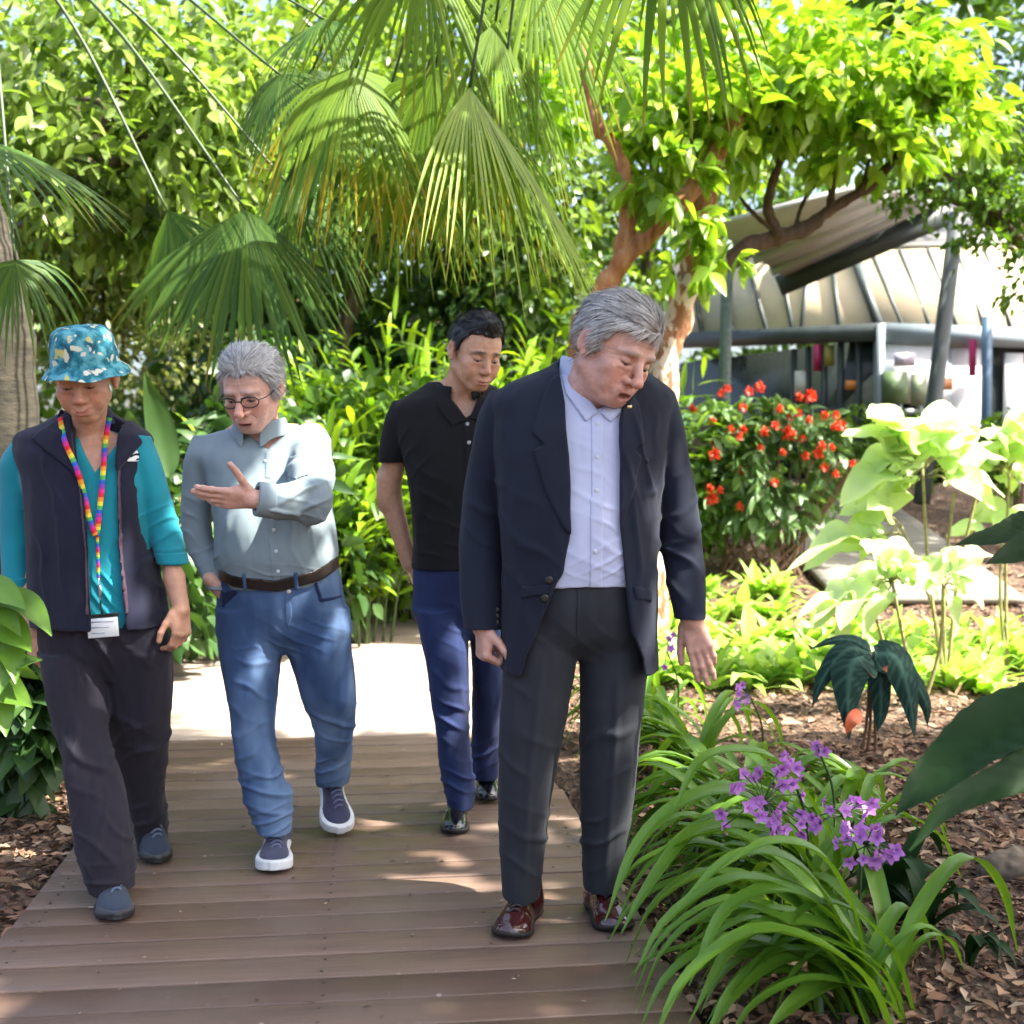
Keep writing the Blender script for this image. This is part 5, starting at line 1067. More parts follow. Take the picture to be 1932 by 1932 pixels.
# ------------------------------------------------------------------ people
def front(v, x, z):
    i = int(np.argmin(abs(v.xs - x))); k = int(np.argmin(abs(v.zs - z))); c = v.F[i, :, k]; j = np.where(c < 0)[0]
    if not len(j): return float(v.ys[len(v.ys) // 2])
    j = j[0]
    if j == 0: return float(v.ys[0])
    t = c[j - 1] / (c[j - 1] - c[j]); return float(v.ys[j - 1] + t * (v.ys[j] - v.ys[j - 1]))
def front_px(v, px, py, Y, off=0.0):
    for _ in range(3):
        p = P(px, py, Y); Y = front(v, p[0], p[2])
    p = P(px, py, Y); p[1] -= off; return p
def ribbon(name, pts, wd, mat, parent, nrmv=(0, -1, 0), th=.0015, cols=None):
    pts = np.asarray(pts, float); T = np.gradient(pts, axis=0); V = []; C = []
    for i, p in enumerate(pts):
        s = nrm(np.cross(T[i], nrmv)) * wd / 2; V += [p - s, p + s]
        if cols is not None: C += [cols[i], cols[i]]
    F = [(2 * i, 2 * i + 1, 2 * i + 3, 2 * i + 2) for i in range(len(pts) - 1)]
    return mesh(name, np.array(V), F, mat, parent, solid=th, col=np.array(C) if cols is not None else None)
def grid(px0, px1, py0, py1, Y, dy, h=.004):
    a, b = P(px0, py1, Y), P(px1, py0, Y)
    return Vox(axis((a[0], b[0], h)), axis((Y - dy[0], Y + dy[1], h)), axis((a[2], b[2], h)))
def buttons(name, v, pxs, Y, mat, parent, r=.0055, off=.0015):
    for a, b in pxs:
        p = front_px(v, a, b, Y, off); mb = MB(); mb.tube([p + [0, .002, 0], p + [0, -.0005, 0], p + [0, -.001, 0]], [r, r, r * .7], 12)
        mb.build(name, mat, parent, True)

SKINM = attrmat("skin", .46, .12, .5, 170, .45, .10, 60)
EYEM = plain("lowered_eye", (.07, .05, .04), .15, var=.3)
NAVY = fabric("navy_wool", (.0075, .011, .024), .85, 1400, .18, .35, .04)
CHAR = fabric("charcoal_wool", (.0175, .0205, .028), .75, 1400, .15, .35, .04)
BLUESHIRT = fabric("pale_blue_cotton", (.44, .48, .66), .75, 1800, .05, .2, .1)
GREYSHIRT = fabric("grey_blue_chambray", (.205, .262, .292), .85, 1100, .10, .4, .03)
BLACKPOLO = fabric("black_pique", (.0045, .0048, .0062), .88, 1300, .2, .5, .03)
DENIM = fabric("mid_blue_denim", (.034, .072, .165), .88, 1200, .2, .5, .03, wash=(.15, .235, .38))
INDIGO = fabric("indigo_denim", (.008, .014, .052), .88, 1200, .2, .5, .03, wash=(.018, .034, .11))
AUBERG = fabric("charcoal_violet_trousers", (.0135, .0118, .0215), .82, 1200, .15, .4, .05)
FLEECE = fabric("navy_fleece", (.0066, .0080, .0225), .95, 500, .25, .8, .08)
TEAL = fabric("teal_cotton", (.003, .20, .26), .8, 1300, .1, .3, .1)
BELT = plain("dark_belt_leather", (.017, .011, .009), .4, var=.3, scale=60)
OXBLOOD = plain("oxblood_leather", (.050, .010, .009), .16, var=.35, scale=25, spec=.7, coat=.4)
BLACKL = plain("black_leather", (.006, .006, .007), .15, var=.3, scale=25, spec=.7, coat=.4)
DARKSOLE = plain("dark_rubber_sole", (.012, .011, .011), .6)
WHITESOLE = plain("white_foam_sole", (.72, .74, .76), .6, var=.06)
NAVYMESH = fabric("navy_knit_shoe", (.028, .030, .072), .8, 420, .25, .9, .2)
SUEDE = fabric("blue_grey_suede", (.022, .034, .058), .9, 500, .25, .7, .1)
GREYRUB = plain("grey_toe_rubber", (.045, .05, .062), .7, var=.25)
LACE = fabric("dark_laces", (.03, .033, .06), .9)
BLUELACE = fabric("slate_laces", (.10, .13, .22), .9)
STEEL = plain("brushed_steel", (.55, .55, .56), .3, 1.0)
PEARL = plain("pearl_button", (.55, .58, .62), .3)
BLACKP = plain("black_plastic", (.008, .008, .009), .3)
def hairmat(name, lo, hi, rough=.45, sc=(170, 170, 12)):
    m, nt_, b = mat_new(name); v = objcoord(nt_, sc); n = noise(nt_, v, 1, 3); n2 = noise(nt_, objcoord(nt_), 16, 3)
    g = N(nt_, 'NewGeometry'); a = mixc(nt_, 0.5, n, n2); r_ = N(nt_, 'Math', operation='MULTIPLY_ADD')
    nt_.links.new(g.outputs['Random Per Island'], r_.inputs[0]); r_.inputs[1].default_value = .5; nt_.links.new(a, r_.inputs[2])
    nt_.links.new(ramp(nt_, r_.outputs[0], [(.35, lo), (.95, hi)]), b.inputs['Base Color']); setin(b, Roughness=rough)
    b.inputs['Specular IOR Level'].default_value = .5; b.inputs['Anisotropic'].default_value = .5
    return m
HAIRGREY = hairmat("steel_grey_hair", (.085, .082, .08), (.50, .49, .47))
HAIRWHITE = hairmat("silver_hair", (.13, .13, .135), (.52, .52, .52))
HAIRBLACK = hairmat("black_hair", (.003, .003, .0035), (.010, .0095, .010), .42)

# ============ the man in the dark suit
def suited_man():
    Y0 = 3.28; root = thing("person", "man in dark navy blazer and open pale blue shirt reaching down towards the plants", "person", (P(1070, 1700, Y0)[0], Y0, 0), "people walking on the boardwalk")
    inv = -np.array(root.location)
    H = head_frame(P(1160, 660, 3.17), 37, 27, 11, 1.155)
    x0, x1 = P(855, 900, Y0)[0], P(1370, 900, 3.1)[0]
    zh, zl = P(900, 1290, 3.2)[2], P(900, 1150, 3.25)[2]
    B = Vox(axis((x0, x1, .0028)), axis((2.92, 3.52, .0028)), axis((.04, zh - .02, .008), (zh - .02, zl, .0028), (zl, 1.33, .006), (1.33, 1.80, .0022)))
    add_head(B, H, 1.03, 1.05, 1.1, 1.0, mouth=.0095, cheek=.95, lips=.9, age=.5, smile=.009)
    B.add(rc(P(1112, 735, 3.31), H.w((0, -.035, -.05)), .066, .060), .035)
    B.add(H.rc((0, .02, -.085), (0, -.03, -.12), .038, .045), .03)               # jowl / double chin
    B.add(loft(rows_px([(700, 1060, 1180, 3.32, .05), (730, 990, 1240, 3.31, .085), (800, 950, 1240, 3.30, .115), (950, 965, 1225, 3.29, .135), (1080, 980, 1215, 3.29, .13), (1180, 975, 1215, 3.30, .12)])), .03)
    for a in (((945, 770, 3.31), (905, 960, 3.33), (910, 1180, 3.27)), ((1245, 775, 3.31), (1285, 970, 3.31), (1304, 1165, 3.22))):
        p = [P(*q) for q in a]; B.add(rc(p[0], p[1], .040, .034), .03); B.add(rc(p[1], p[2], .034, .029), .02)
    add_hand(B, P(911, 1178, 3.27), (.03, -.06, -1), (.85, .35, 0), 1, 1.0, (62, 66, 68, 72), 2, (40, 25), 30)
    add_hand(B, P(1304, 1165, 3.22), (.30, -.06, -1), (.25, .97, 0), -1, 1.02, (6, 5, 6, 10), 3, (24, 6), 10)
    for a in (((1025, 1180, 3.3), (1000, 1420, 3.27), (985, 1690, 3.29)), ((1150, 1180, 3.3), (1150, 1420, 3.30), (1135, 1670, 3.33))):
        p = [P(*q) for q in a]; B.add(rc(p[0], p[1], .055, .038), .02); B.add(rc(p[1], p[2], .038, .03), .02)
    sculpt(B, "body", SKINM, root, facefolds(H, 1.1, 0), 1, face_col(H, (.56, .315, .245), (.50, .19, .17), (.30, .27, .24), .75, .40, .12, .0085, .6, None, .007))
    for s in (-1, 1):
        V, F = tube([H.w((s * .031, .058, -.001)), H.w((s * .031, .0832, -.0088)), H.w((s * .031, .0842, -.0092))], [.010, .006, .003], 12)
        mesh("eye", V, F, EYEM, root)
    def comb(p):
        return np.stack([.55 + 0 * p[:, 0], np.where(p[:, 2] > .08, -.8, -.6), np.where(p[:, 2] > .08, 0, -.75)], 1)
    add_hair("hair", H, HAIRGREY, root, .011, .009, -.004, 5200, .045, .0014, comb, 4, .14, .006)
    # shirt
    Sg = grid(960, 1260, 670, 1130, Y0, (.30, .22))
    srows = rows_px([(704, 1050, 1190, 3.325, .07), (730, 985, 1245, 3.31, .105), (800, 955, 1240, 3.295, .135), (900, 958, 1228, 3.285, .152), (1000, 965, 1222, 3.28, .160), (1060, 968, 1220, 3.28, .158), (1100, 970, 1220, 3.285, .15)])
    Sg.add(loft(srows), 0)
    Sg.sub(prism([(1076, 640), (1175, 640), (1172, 745), (1128, 775)], 3.15, 2.9, 3.245), .006)
    Sg.sub(ell(P(1118, 690, 3.31), (.062, .058, .06)), .01)
    c0 = P(1118, 900, 3.13)
    bf = folds((P(1120, 980, 3.13), (.5, 0, 1), .05, .0035, (.12, .3, .16)), (P(1140, 1060, 3.13), (-.5, 0, 1), .035, .003, (.1, .3, .05)), base=.0035, seed=11)
    shirt = sculpt(Sg, "shirt", BLUESHIRT, root, bf, 1)
    overlay(Sg, prism([(1116, 768), (1140, 768), (1137, 1110), (1110, 1110)], 3.14, 2.9, 3.25), .0022, "shirt_placket", BLUESHIRT, shirt, disp=bf)
    for w_ in ([(1058, 684), (1070, 676), (1104, 738), (1130, 776), (1106, 796), (1068, 742)], [(1174, 748), (1180, 772), (1152, 796), (1132, 777), (1160, 758)]): overlay(Sg, prism(w_, 3.15, 2.9, 3.34), .0075, "shirt_collar_wing", BLUESHIRT, shirt, disp=bf)
    buttons("button", Sg, [(1127, 800), (1126, 862), (1125, 925), (1124, 985), (1123, 1040)], 3.14, PEARL, shirt, .0058, .0035)
    collar_sheet("shirt_collar", P(1118, 700, 3.300), .077, .082, BLUESHIRT, shirt, 15, .044, .056, .022, .008, (-.05, -.16), .050, 12)
    # trousers
    T = grid(920, 1245, 1050, 1700, Y0, (.26, .24))
    T.add(loft(rows_px([(1062, 978, 1216, 3.29, .142), (1110, 972, 1222, 3.29, .146), (1160, 962, 1226, 3.295, .145), (1208, 960, 1222, 3.30, .118), (1236, 1010, 1170, 3.30, .07)])), 0)
    lr = [(1150, 968, 1092, 3.29, .115), (1200, 956, 1089, 3.285, .115), (1250, 950, 1086, 3.28, .108), (1300, 946, 1078, 3.275, .10), (1400, 942, 1060, 3.27, .09), (1500, 941, 1042, 3.275, .083), (1600, 943, 1031, 3.285, .079), (1690, 948, 1020, 3.29, .080)]
    rr = [(1150, 1090, 1222, 3.31, .115), (1200, 1090, 1225, 3.31, .115), (1250, 1093, 1222, 3.31, .108), (1300, 1095, 1217, 3.31, .10), (1400, 1096, 1206, 3.315, .09), (1500, 1095, 1196, 3.33, .083), (1600, 1098, 1178, 3.34, .078), (1672, 1101, 1170, 3.345, .078)]
    T.add(loft(rows_px(lr, 2.1)), .02); T.add(loft(rows_px(rr, 2.1)), .02)
    T.sub(loft([(P(0, 1700, 3.28)[2], P(983, 1690, 3.29)[0], 3.29, .042, .062, 2), (P(0, 1640, 3.28)[2], P(985, 1640, 3.29)[0], 3.29, .042, .062, 2)])); T.sub(loft([(P(0, 1690, 3.34)[2], P(1136, 1672, 3.345)[0], 3.345, .04, .06, 2), (P(0, 1630, 3.34)[2], P(1138, 1630, 3.345)[0], 3.345, .04, .06, 2)]))
    def crease(V):
        d = np.zeros(len(V))
        for rows, sx in ((lr, .0), (rr, .0)):
            R = np.array(sorted(rows_px(rows))); cx = np.interp(V[:, 2], R[:, 0], R[:, 1]); cy = np.interp(V[:, 2], R[:, 0], R[:, 2])
            d += .006 * np.exp(-((V[:, 0] - cx - .004) / .010) ** 2) * (V[:, 1] < cy) * np.clip((P(0, 1190, 3.3)[2] - V[:, 2]) / .2, 0, 1)
        return d
    fd = folds((P(1000, 1590, 3.2), (.35, 0, 1), .075, .007, (.09, .2, .09)), (P(1135, 1590, 3.25), (-.4, 0, 1), .07, .006, (.09, .2, .08)), (P(1005, 1390, 3.18), (.6, 0, 1), .10, .006, (.10, .2, .13)), (P(1150, 1400, 3.2), (-.5, 0, 1), .10, .005, (.1, .2, .13)), (P(1090, 1200, 3.2), (1, 0, .9), .075, .0022, (.13, .2, .05)), (P(1090, 1215, 3.2), (-1, 0, .9), .08, .002, (.13, .2, .05)), base=.004, seed=21, stretch=(7, 7, 1.6))
    tr = sculpt(T, "trousers", CHAR, root, lambda V: fd(V) + crease(V), 1)
    overlay(T, prism([(1050, 1080), (1185, 1080), (1185, 1106), (1050, 1106)], 3.14, 2.9, 3.4), .004, "belt", BELT, root, disp=fd)
    overlay(T, prism([(1088, 1106), (1096, 1106), (1096, 1205), (1086, 1200)], 3.15, 2.9, 3.3), .0025, "fly", CHAR, tr, disp=fd)
    # jacket
    J = grid(852, 1345, 668, 1270, Y0, (.30, .26))
    jr = [(672, 1062, 1176, 3.345, .06), (690, 1040, 1200, 3.34, .085), (712, 985, 1236, 3.33, .112), (740, 935, 1268, 3.32, .135), (800, 928, 1262, 3.305, .160), (900, 934, 1250, 3.295, .176), (1000, 944, 1244, 3.29, .178), (1080, 948, 1240, 3.29, .175), (1170, 946, 1240, 3.295, .178), (1262, 945, 1241, 3.30, .182)]
    J.add(loft(rows_px(jr, 2.5)), 0)
    sl = rows_px([(738, 925, 985, 3.33, .055), (775, 905, 985, 3.335, .078), (850, 889, 968, 3.345, .080), (950, 872, 952, 3.35, .073), (1050, 865, 946, 3.325, .067), (1120, 867, 945, 3.295, .060), (1186, 874, 944, 3.275, .055)], 2.1)
    sr = rows_px([(742, 1215, 1272, 3.325, .055), (785, 1215, 1286, 3.33, .075), (880, 1232, 1303, 3.325, .076), (960, 1238, 1318, 3.32, .070), (1050, 1249, 1327, 3.29, .064), (1120, 1262, 1331, 3.25, .058), (1167, 1272, 1332, 3.225, .052)], 2.1)
    J.add(loft(sl), .007); J.add(loft(sr), .007)
    J.sub(loft([(sl[-1][0] - .01, *sl[-1][1:3], .036, .040, 2), (sl[-1][0] + .03, *sl[-1][1:3], .034, .038, 2)]))
    J.sub(loft([(sr[-1][0] - .01, *sr[-1][1:3], .034, .038, 2), (sr[-1][0] + .03, *sr[-1][1:3], .033, .036, 2)]))
    J.sub(loft([(r[0] - (.03 if i else 0), r[1], r[2], r[3], r[4], 2.4) for i, r in enumerate(rows_px([(760, 975, 1222, 3.31, .12), (900, 960, 1228, 3.295, .150), (1000, 962, 1226, 3.29, .155), (1100, 962, 1227, 3.29, .160), (1180, 957, 1231, 3.295, .165), (1285, 955, 1232, 3.30, .169)]))]))
    J.sub(prism([(1052, 640), (1190, 640), (1182, 745), (1172, 800), (1170, 1000), (1180, 1090), (1194, 1195), (1216, 1248), (1222, 1300), (978, 1300), (992, 1247), (1020, 1180), (1046, 1110), (1060, 1085), (1076, 1015), (1070, 880), (1062, 740)], 3.12, 2.8, 3.29), .006)
    J.sub(ell(P(1118, 680, 3.31), (.078, .075, .10)), .01)
    jf = folds((P(910, 950, 3.25), (.6, 0, 1), .085, .006, (.06, .2, .10)), (P(1280, 960, 3.22), (-.55, 0, 1), .075, .011, (.07, .2, .09)), (P(1275, 1050, 3.2), (.6, 0, 1), .08, .008, (.06, .2, .09)), (P(1220, 860, 3.1), (1, 0, .35), .06, .006, (.06, .2, .14)), (P(990, 1020, 3.1), (.7, 0, 1), .10, .0045, (.09, .2, .12)), (P(1205, 1050, 3.1), (1, 0, .15), .07, .007, (.06, .2, .2)), (P(1000, 1180, 3.1), (1, 0, .25), .09, .004, (.08, .2, .12)), base=.0035, seed=31)
    jk = sculpt(J, "jacket", NAVY, root, jf, 1)
    overlay(J, prism([(1058, 700), (1066, 760), (1074, 900), (1078, 1010), (1066, 1000), (1030, 930), (1005, 848), (1026, 838), (1003, 815), (1022, 750), (1040, 712)], 3.12, 2.85, 3.3), .0075, "lapel", NAVY, jk, .006, jf)
    overlay(J, prism([(1180, 742), (1172, 800), (1170, 1000), (1173, 1010), (1195, 930), (1214, 862), (1200, 850), (1220, 832), (1212, 760), (1196, 738)], 3.12, 2.85, 3.3), .0075, "lapel", NAVY, jk, .006, jf)
    overlay(J, prism([(985, 1108), (1038, 1100), (1034, 1122), (984, 1132)], 3.12, 2.85, 3.3), .005, "pocket_flap", NAVY, jk, .004, jf)
    overlay(J, prism([(1196, 1108), (1236, 1116), (1236, 1140), (1200, 1130)], 3.12, 2.85, 3.3), .005, "pocket_flap", NAVY, jk, .004, jf)
    overlay(J, prism([(1222, 866), (1246, 860), (1246, 869), (1222, 876)], 3.12, 2.85, 3.3), .004, "breast_pocket", NAVY, jk, .004, jf)
    buttons("button", J, [(1036, 1094), (1028, 1128)], 3.12, BLACKP, jk, .010, .008)
    for q in ((938, 1150), (938, 1162), (938, 1174)): buttons("cuff_button", J, [q], 3.2, BLACKP, jk, .006, .002)
    p = front_px(J, 1187, 768, 3.12, .009); mb = MB(); mb.box((-.006, -.002, -.004), (.006, .002, .004), None, p); mb.build("lapel_pin", plain("gold_pin", (.7, .55, .3), .25, 1.0), jk, bevel=.0008)
    add_shoe("shoe", G(958, 1776, .004) , P(1006, 1722, 3.37) * [1, 1, 0] + [0, 0, .004], OXBLOOD, DARKSOLE, root, .054, .080, .016, .003, lace=BELT, open_h=.12, toe_h=.042)
    add_shoe("shoe", G(1172, 1762, .004), P(1122, 1700, 3.43) * [1, 1, 0] + [0, 0, .004], OXBLOOD, DARKSOLE, root, .054, .080, .016, .003, lace=BELT, open_h=.12, toe_h=.042)
    return root

# ============ the woman in the bucket hat
def hat_woman():
    Y0 = 3.62; root = thing("person", "woman in teal floral bucket hat, navy fleece vest and dark trousers at the left", "person", (P(180, 1700, Y0)[0], Y0, 0), "people walking on the boardwalk")
    H = head_frame(P(161, 713, 3.56), 5, 20, -4, 1.04)
    HT = head_frame(P(162, 714, 3.525), 4, 13, -4, 1.07)
    B = Vox(axis((P(-5, 0, Y0)[0], P(375, 0, Y0)[0], .0029)), axis((3.24, 3.86, .0029)), axis((.04, P(0, 1300, Y0)[2], .008), (P(0, 1300, Y0)[2], P(0, 1130, Y0)[2], .0028), (P(0, 1130, Y0)[2], 1.24, .006), (1.24, 1.66, .0022)))
    add_head(B, H, .86, .92, .65, .90, mouth=0, cheek=1.25, lips=1.05, age=.5, smile=.010)
    B.add(rc(P(162, 850, 3.66), H.w((0, -.03, -.06)), .050, .048), .03)
    B.add(loft(rows_px([(815, 105, 220, 3.68, .045), (840, 60, 262, 3.665, .075), (890, 60, 270, 3.65, .10), (1000, 70, 270, 3.64, .12), (1100, 80, 275, 3.64, .115), (1190, 75, 300, 3.65, .11)])), .03)
    for a in (((45, 850, 3.66), (35, 1010, 3.68), (60, 1190, 3.62)), ((272, 850, 3.66), (308, 990, 3.67), (341, 1150, 3.60))):
        p = [P(*q) for q in a]; B.add(rc(p[0], p[1], .027, .027), .02); B.add(rc(p[1], p[1] * .42 + p[2] * .58, .025, .026), .01); B.add(rc(p[1] * .36 + p[2] * .64, p[2], .033, .0245), .015)
    add_hand(B, P(60, 1188, 3.62), (.20, -.05, -1), (.55, .85, 0), 1, .92, (24, 26, 28, 32), 3, (28, 15), 20, wr=.024)
    add_hand(B, P(341, 1146, 3.60), (.05, -.10, -1), (-.75, .55, 0), -1, .92, (30, 34, 38, 42), 4, (32, 15), 20, wr=.024)
    for a in (((140, 1200, 3.64), (160, 1420, 3.535), (212, 1670, 3.45)), ((260, 1200, 3.66), (270, 1390, 3.74), (288, 1570, 3.93))):
        p = [P(*q) for q in a]; B.add(rc(p[0], p[1], .055, .038), .02); B.add(rc(p[1], p[2], .038, .03), .02)
    sculpt(B, "body", SKINM, root, facefolds(H, .8), 1, face_col(H, (.48, .255, .165), (.44, .13, .11), (.16, .10, .07), .4, .45, 0, 0, .6, None, .010))
    for s in (-1, 1):
        V, F = tube([H.w((s * .031, .058, -.001)), H.w((s * .031, .0832, -.0088)), H.w((s * .031, .0842, -.0092))], [.010, .006, .003], 12); mesh("eye", V, F, EYEM, root)
    add_hair("hair", H, hairmat("brown_grey_hair", (.05, .035, .025), (.2, .16, .13)), root, -.004, 0, 0, 200, .015)
    # hat: crown and drooping brim, tipped with the head
    V = []; prof = [(.0, .150), (.03, .149), (.055, .146), (.072, .139), (.082, .128), (.0875, .112), (.091, .09), (.0935, .066), (.0945, .050), (.0965, .046), (.105, .038), (.114, .029), (.122, .021), (.124, .020)]
    nA = 96
    for i in range(nA):
        t = i / nA * 2 * math.pi
        for r, z in prof:
            wv = max(0, r - .095) / .048
            zz = z + wv * (.008 * math.sin(2 * t + .6) + .005 * math.sin(5 * t) - .008 * math.cos(t))
            rr = r * (1 + .012 * math.sin(3 * t + 20 * z))
            V.append(((rr * .93) * math.sin(t), -.012 + rr * 1.10 * math.cos(t), zz - .008 + .0015 * math.sin(7 * t + 60 * r)))
    m = len(prof); F = [(i * m + j, i * m + j + 1, ((i + 1) % nA) * m + j + 1, ((i + 1) % nA) * m + j) for i in range(nA) for j in range(m - 1)]
    hm, nt_, b = mat_new("teal_floral_cotton"); v = objcoord(nt_)
    vo = N(nt_, 'TexVoronoi'); vo.inputs['Scale'].default_value = 36; wp = mixc(nt_, .06, v, noise(nt_, v, 20, 2, out=1)); nt_.links.new(wp, vo.inputs['Vector'])
    base = ramp(nt_, noise(nt_, v, 26, 3), [(.36, (.005, .055, .09)), (.48, (.010, .16, .22)), (.60, (.10, .34, .40))])
    fl = ramp(nt_, vo.outputs['Distance'], [(.34, (1, 1, 1)), (.44, (0, 0, 0))]); pk = ramp(nt_, vo.outputs['Color'], [(.36, (0, 0, 0)), (.39, (1, 1, 1))])
    f2 = mixc(nt_, 1.0, fl, pk, 'MULTIPLY'); c = mixc(nt_, f2, base, ramp(nt_, vo.outputs['Color'], [(.5, (.56, .58, .46)), (.62, (.60, .64, .62)), (.78, (.48, .44, .14))]))
    nt_.links.new(c, b.inputs['Base Color']); setin(b, Roughness=.9); bump(nt_, b, noise(nt_, v, 900, 1), .3, .0006)
    hat = mesh("bucket_hat", HT.c + (np.array(V) * HT.s) @ HT.R.T, F, hm, root, solid=.003)
    md = hat.modifiers.new("sub", 'SUBSURF'); md.levels = md.render_levels = 1
    # teal shirt
    Sg = grid(-12, 375, 800, 1200, Y0, (.30, .24))
    Sg.add(loft(rows_px([(812, 112, 215, 3.69, .055), (835, 50, 265, 3.67, .09), (880, 38, 280, 3.66, .115), (960, 55, 282, 3.65, .132), (1050, 62, 285, 3.65, .135), (1130, 68, 300, 3.655, .138), (1178, 72, 306, 3.66, .142)])), 0)
    sl = rows_px([(822, 32, 92, 3.66, .045), (860, 8, 80, 3.665, .060), (940, 2, 75, 3.68, .062), (1010, 2, 68, 3.68, .060), (1060, 4, 64, 3.67, .056), (1110, 5, 63, 3.66, .052)], 2.1)
    sr = rows_px([(822, 240, 282, 3.66, .045), (860, 240, 298, 3.665, .060), (930, 262, 320, 3.67, .060), (1000, 280, 340, 3.67, .056), (1064, 300, 354, 3.65, .052)], 2.1)
    Sg.add(loft(sl), .010); Sg.add(loft(sr), .010)
    for r in (sl[-1], sr[-1]): Sg.sub(loft([(r[0] - .01, r[1], r[2], .036, .038, 2), (r[0] + .022, r[1], r[2], .033, .036, 2)]))
    Sg.sub(prism([(112, 760), (215, 760), (205, 830), (168, 892), (128, 830)], 3.5, 3.2, 3.66), .006); Sg.sub(ell(P(163, 812, 3.66), (.06, .06, .05)), .01)
    tf = folds((P(310, 985, 3.6), (-.5, 0, 1), .045, .006, (.06, .2, .07)), (P(330, 1040, 3.6), (0, 0, 1), .04, .003, (.06, .2, .04)), (P(30, 1000, 3.6), (.4, 0, 1), .06, .004, (.06, .2, .09)), (P(195, 1120, 3.5), (.8, 0, .6), .03, .004, (.05, .2, .07)), base=.003, seed=41)
    sh = sculpt(Sg, "shirt", TEAL, root, tf, 1)
    for r in (sl[-1], sr[-1]):
        zz = r[0]; overlay(Sg, ((lambda x, y, z, zz=zz, cx=r[1], a=r[3]: np.maximum(np.maximum(zz - z, z - zz - .035), np.abs(x - cx) - a - .02) + 0 * y), [r[1] - .09, 3.4, zz], [r[1] + .09, 3.85, zz + .035]), .003, "cuff", TEAL, sh)
    # trousers
    T = grid(60, 335, 1140, 1680, Y0, (.30, .42))
    T.add(loft(rows_px([(1148, 74, 312, 3.655, .125), (1190, 76, 316, 3.655, .135), (1235, 84, 318, 3.66, .120), (1275, 130, 280, 3.66, .07)])), 0)
    T.add(loft(rows_px([(1230, 80, 200, 3.64, .115), (1285, 87, 200, 3.61, .11), (1350, 102, 201, 3.57, .10), (1402, 115, 206, 3.53, .095), (1490, 130, 232, 3.48, .088), (1560, 141, 243, 3.45, .088), (1610, 149, 252, 3.44, .092), (1676, 172, 250, 3.43, .082)], 2.1)), .02)
    T.add(loft(rows_px([(1230, 200, 322, 3.67, .115), (1285, 202, 324, 3.69, .11), (1350, 205, 321, 3.72, .10), (1402, 210, 318, 3.76, .092), (1490, 238, 308, 3.84, .082), (1549, 252, 314, 3.90, .085), (1600, 262, 314, 3.94, .08)], 2.1)), .02)
    pf = folds((P(170, 1430, 3.45), (.6, 0, 1), .085, .009, (.10, .2, .10)), (P(195, 1600, 3.4), (.7, 0, .7), .06, .008, (.08, .2, .08)), (P(215, 1655, 3.4), (0, 0, 1), .045, .006, (.08, .2, .05)), (P(285, 1410, 3.7), (-.6, 0, 1), .075, .008, (.09, .2, .09)), (P(290, 1540, 3.85), (-.4, 0, 1), .06, .007, (.08, .2, .07)), (P(200, 1230, 3.55), (1, 0, .6), .07, .005, (.12, .2, .06)), (P(150, 1350, 3.5), (1, 0, .12), .07, .006, (.08, .2, .16)), (P(190, 1560, 3.4), (1, 0, -.1), .06, .007, (.07, .2, .1)), base=.005, seed=51, stretch=(8, 8, 2))
    sculpt(T, "trousers", AUBERG, root, pf, 1)
    # vest
    Vg = grid(5, 335, 765, 1195, Y0, (.32, .26))
    vr = rows_px([(778, 118, 212, 3.70, .06), (800, 82, 244, 3.69, .085), (818, 40, 268, 3.68, .108), (845, 30, 276, 3.67, .125), (900, 48, 279, 3.66, .148), (980, 56, 281, 3.655, .162), (1060, 60, 292, 3.655, .165), (1120, 63, 306, 3.66, .168), (1178, 66, 318, 3.66, .170)], 2.4)
    Vg.add(loft(vr), 0)
    for q in ((6, 930, -.35), (318, 925, .35)):                                      # arm holes
        Vg.sub(rc(P(q[0] + (14 if q[2] < 0 else 2), 850, 3.665), P(q[0] + (8 if q[2] < 0 else 4), 960, 3.67), .044, .050), .012)
    Vg.sub(loft([(r[0], r[1], r[2], r[3] - .010, r[4] - .012, 2.4) for r in vr[2:]] + [(vr[-1][0] - .02, *vr[-1][1:3], vr[-1][3] - .01, vr[-1][4] - .012, 2.4)]))
    Vg.sub(prism([(108, 740), (212, 740), (203, 800), (210, 895), (217, 1034), (231, 1157), (236, 1210), (172, 1210), (171, 1153), (168, 1034), (154, 912), (124, 815)], 3.5, 3.2, 3.665), .006)
    Vg.sub(ell(P(163, 800, 3.66), (.062, .062, .06)), .01)
    vf = folds((P(120, 1050, 3.5), (1, 0, .1), .075, .006, (.08, .2, .22)), (P(255, 1050, 3.5), (1, 0, -.3), .07, .008, (.06, .2, .16)), (P(280, 1110, 3.5), (1, 0, -.7), .06, .006, (.05, .2, .1)), (P(90, 900, 3.5), (1, 0, .6), .06, .005, (.06, .2, .1)), base=.0035, seed=61)
    ve = sculpt(Vg, "vest", FLEECE, root, vf, 1)
    overlay(Vg, prism([(113, 790), (150, 905), (166, 1034), (169, 1160), (163, 1160), (160, 1034), (146, 912), (105, 800)], 3.5, 3.2, 3.68), .004, "zip_edge", plain("plum_zip_tape", (.045, .02, .04), .6), ve, disp=vf)
    overlay(Vg, prism([(203, 790), (212, 895), (219, 1034), (233, 1160), (238, 1160), (226, 1034), (217, 890), (208, 795)], 3.5, 3.2, 3.68), .004, "zip_edge", plain("plum_zip_tape2", (.045, .02, .04), .6), ve, disp=vf)
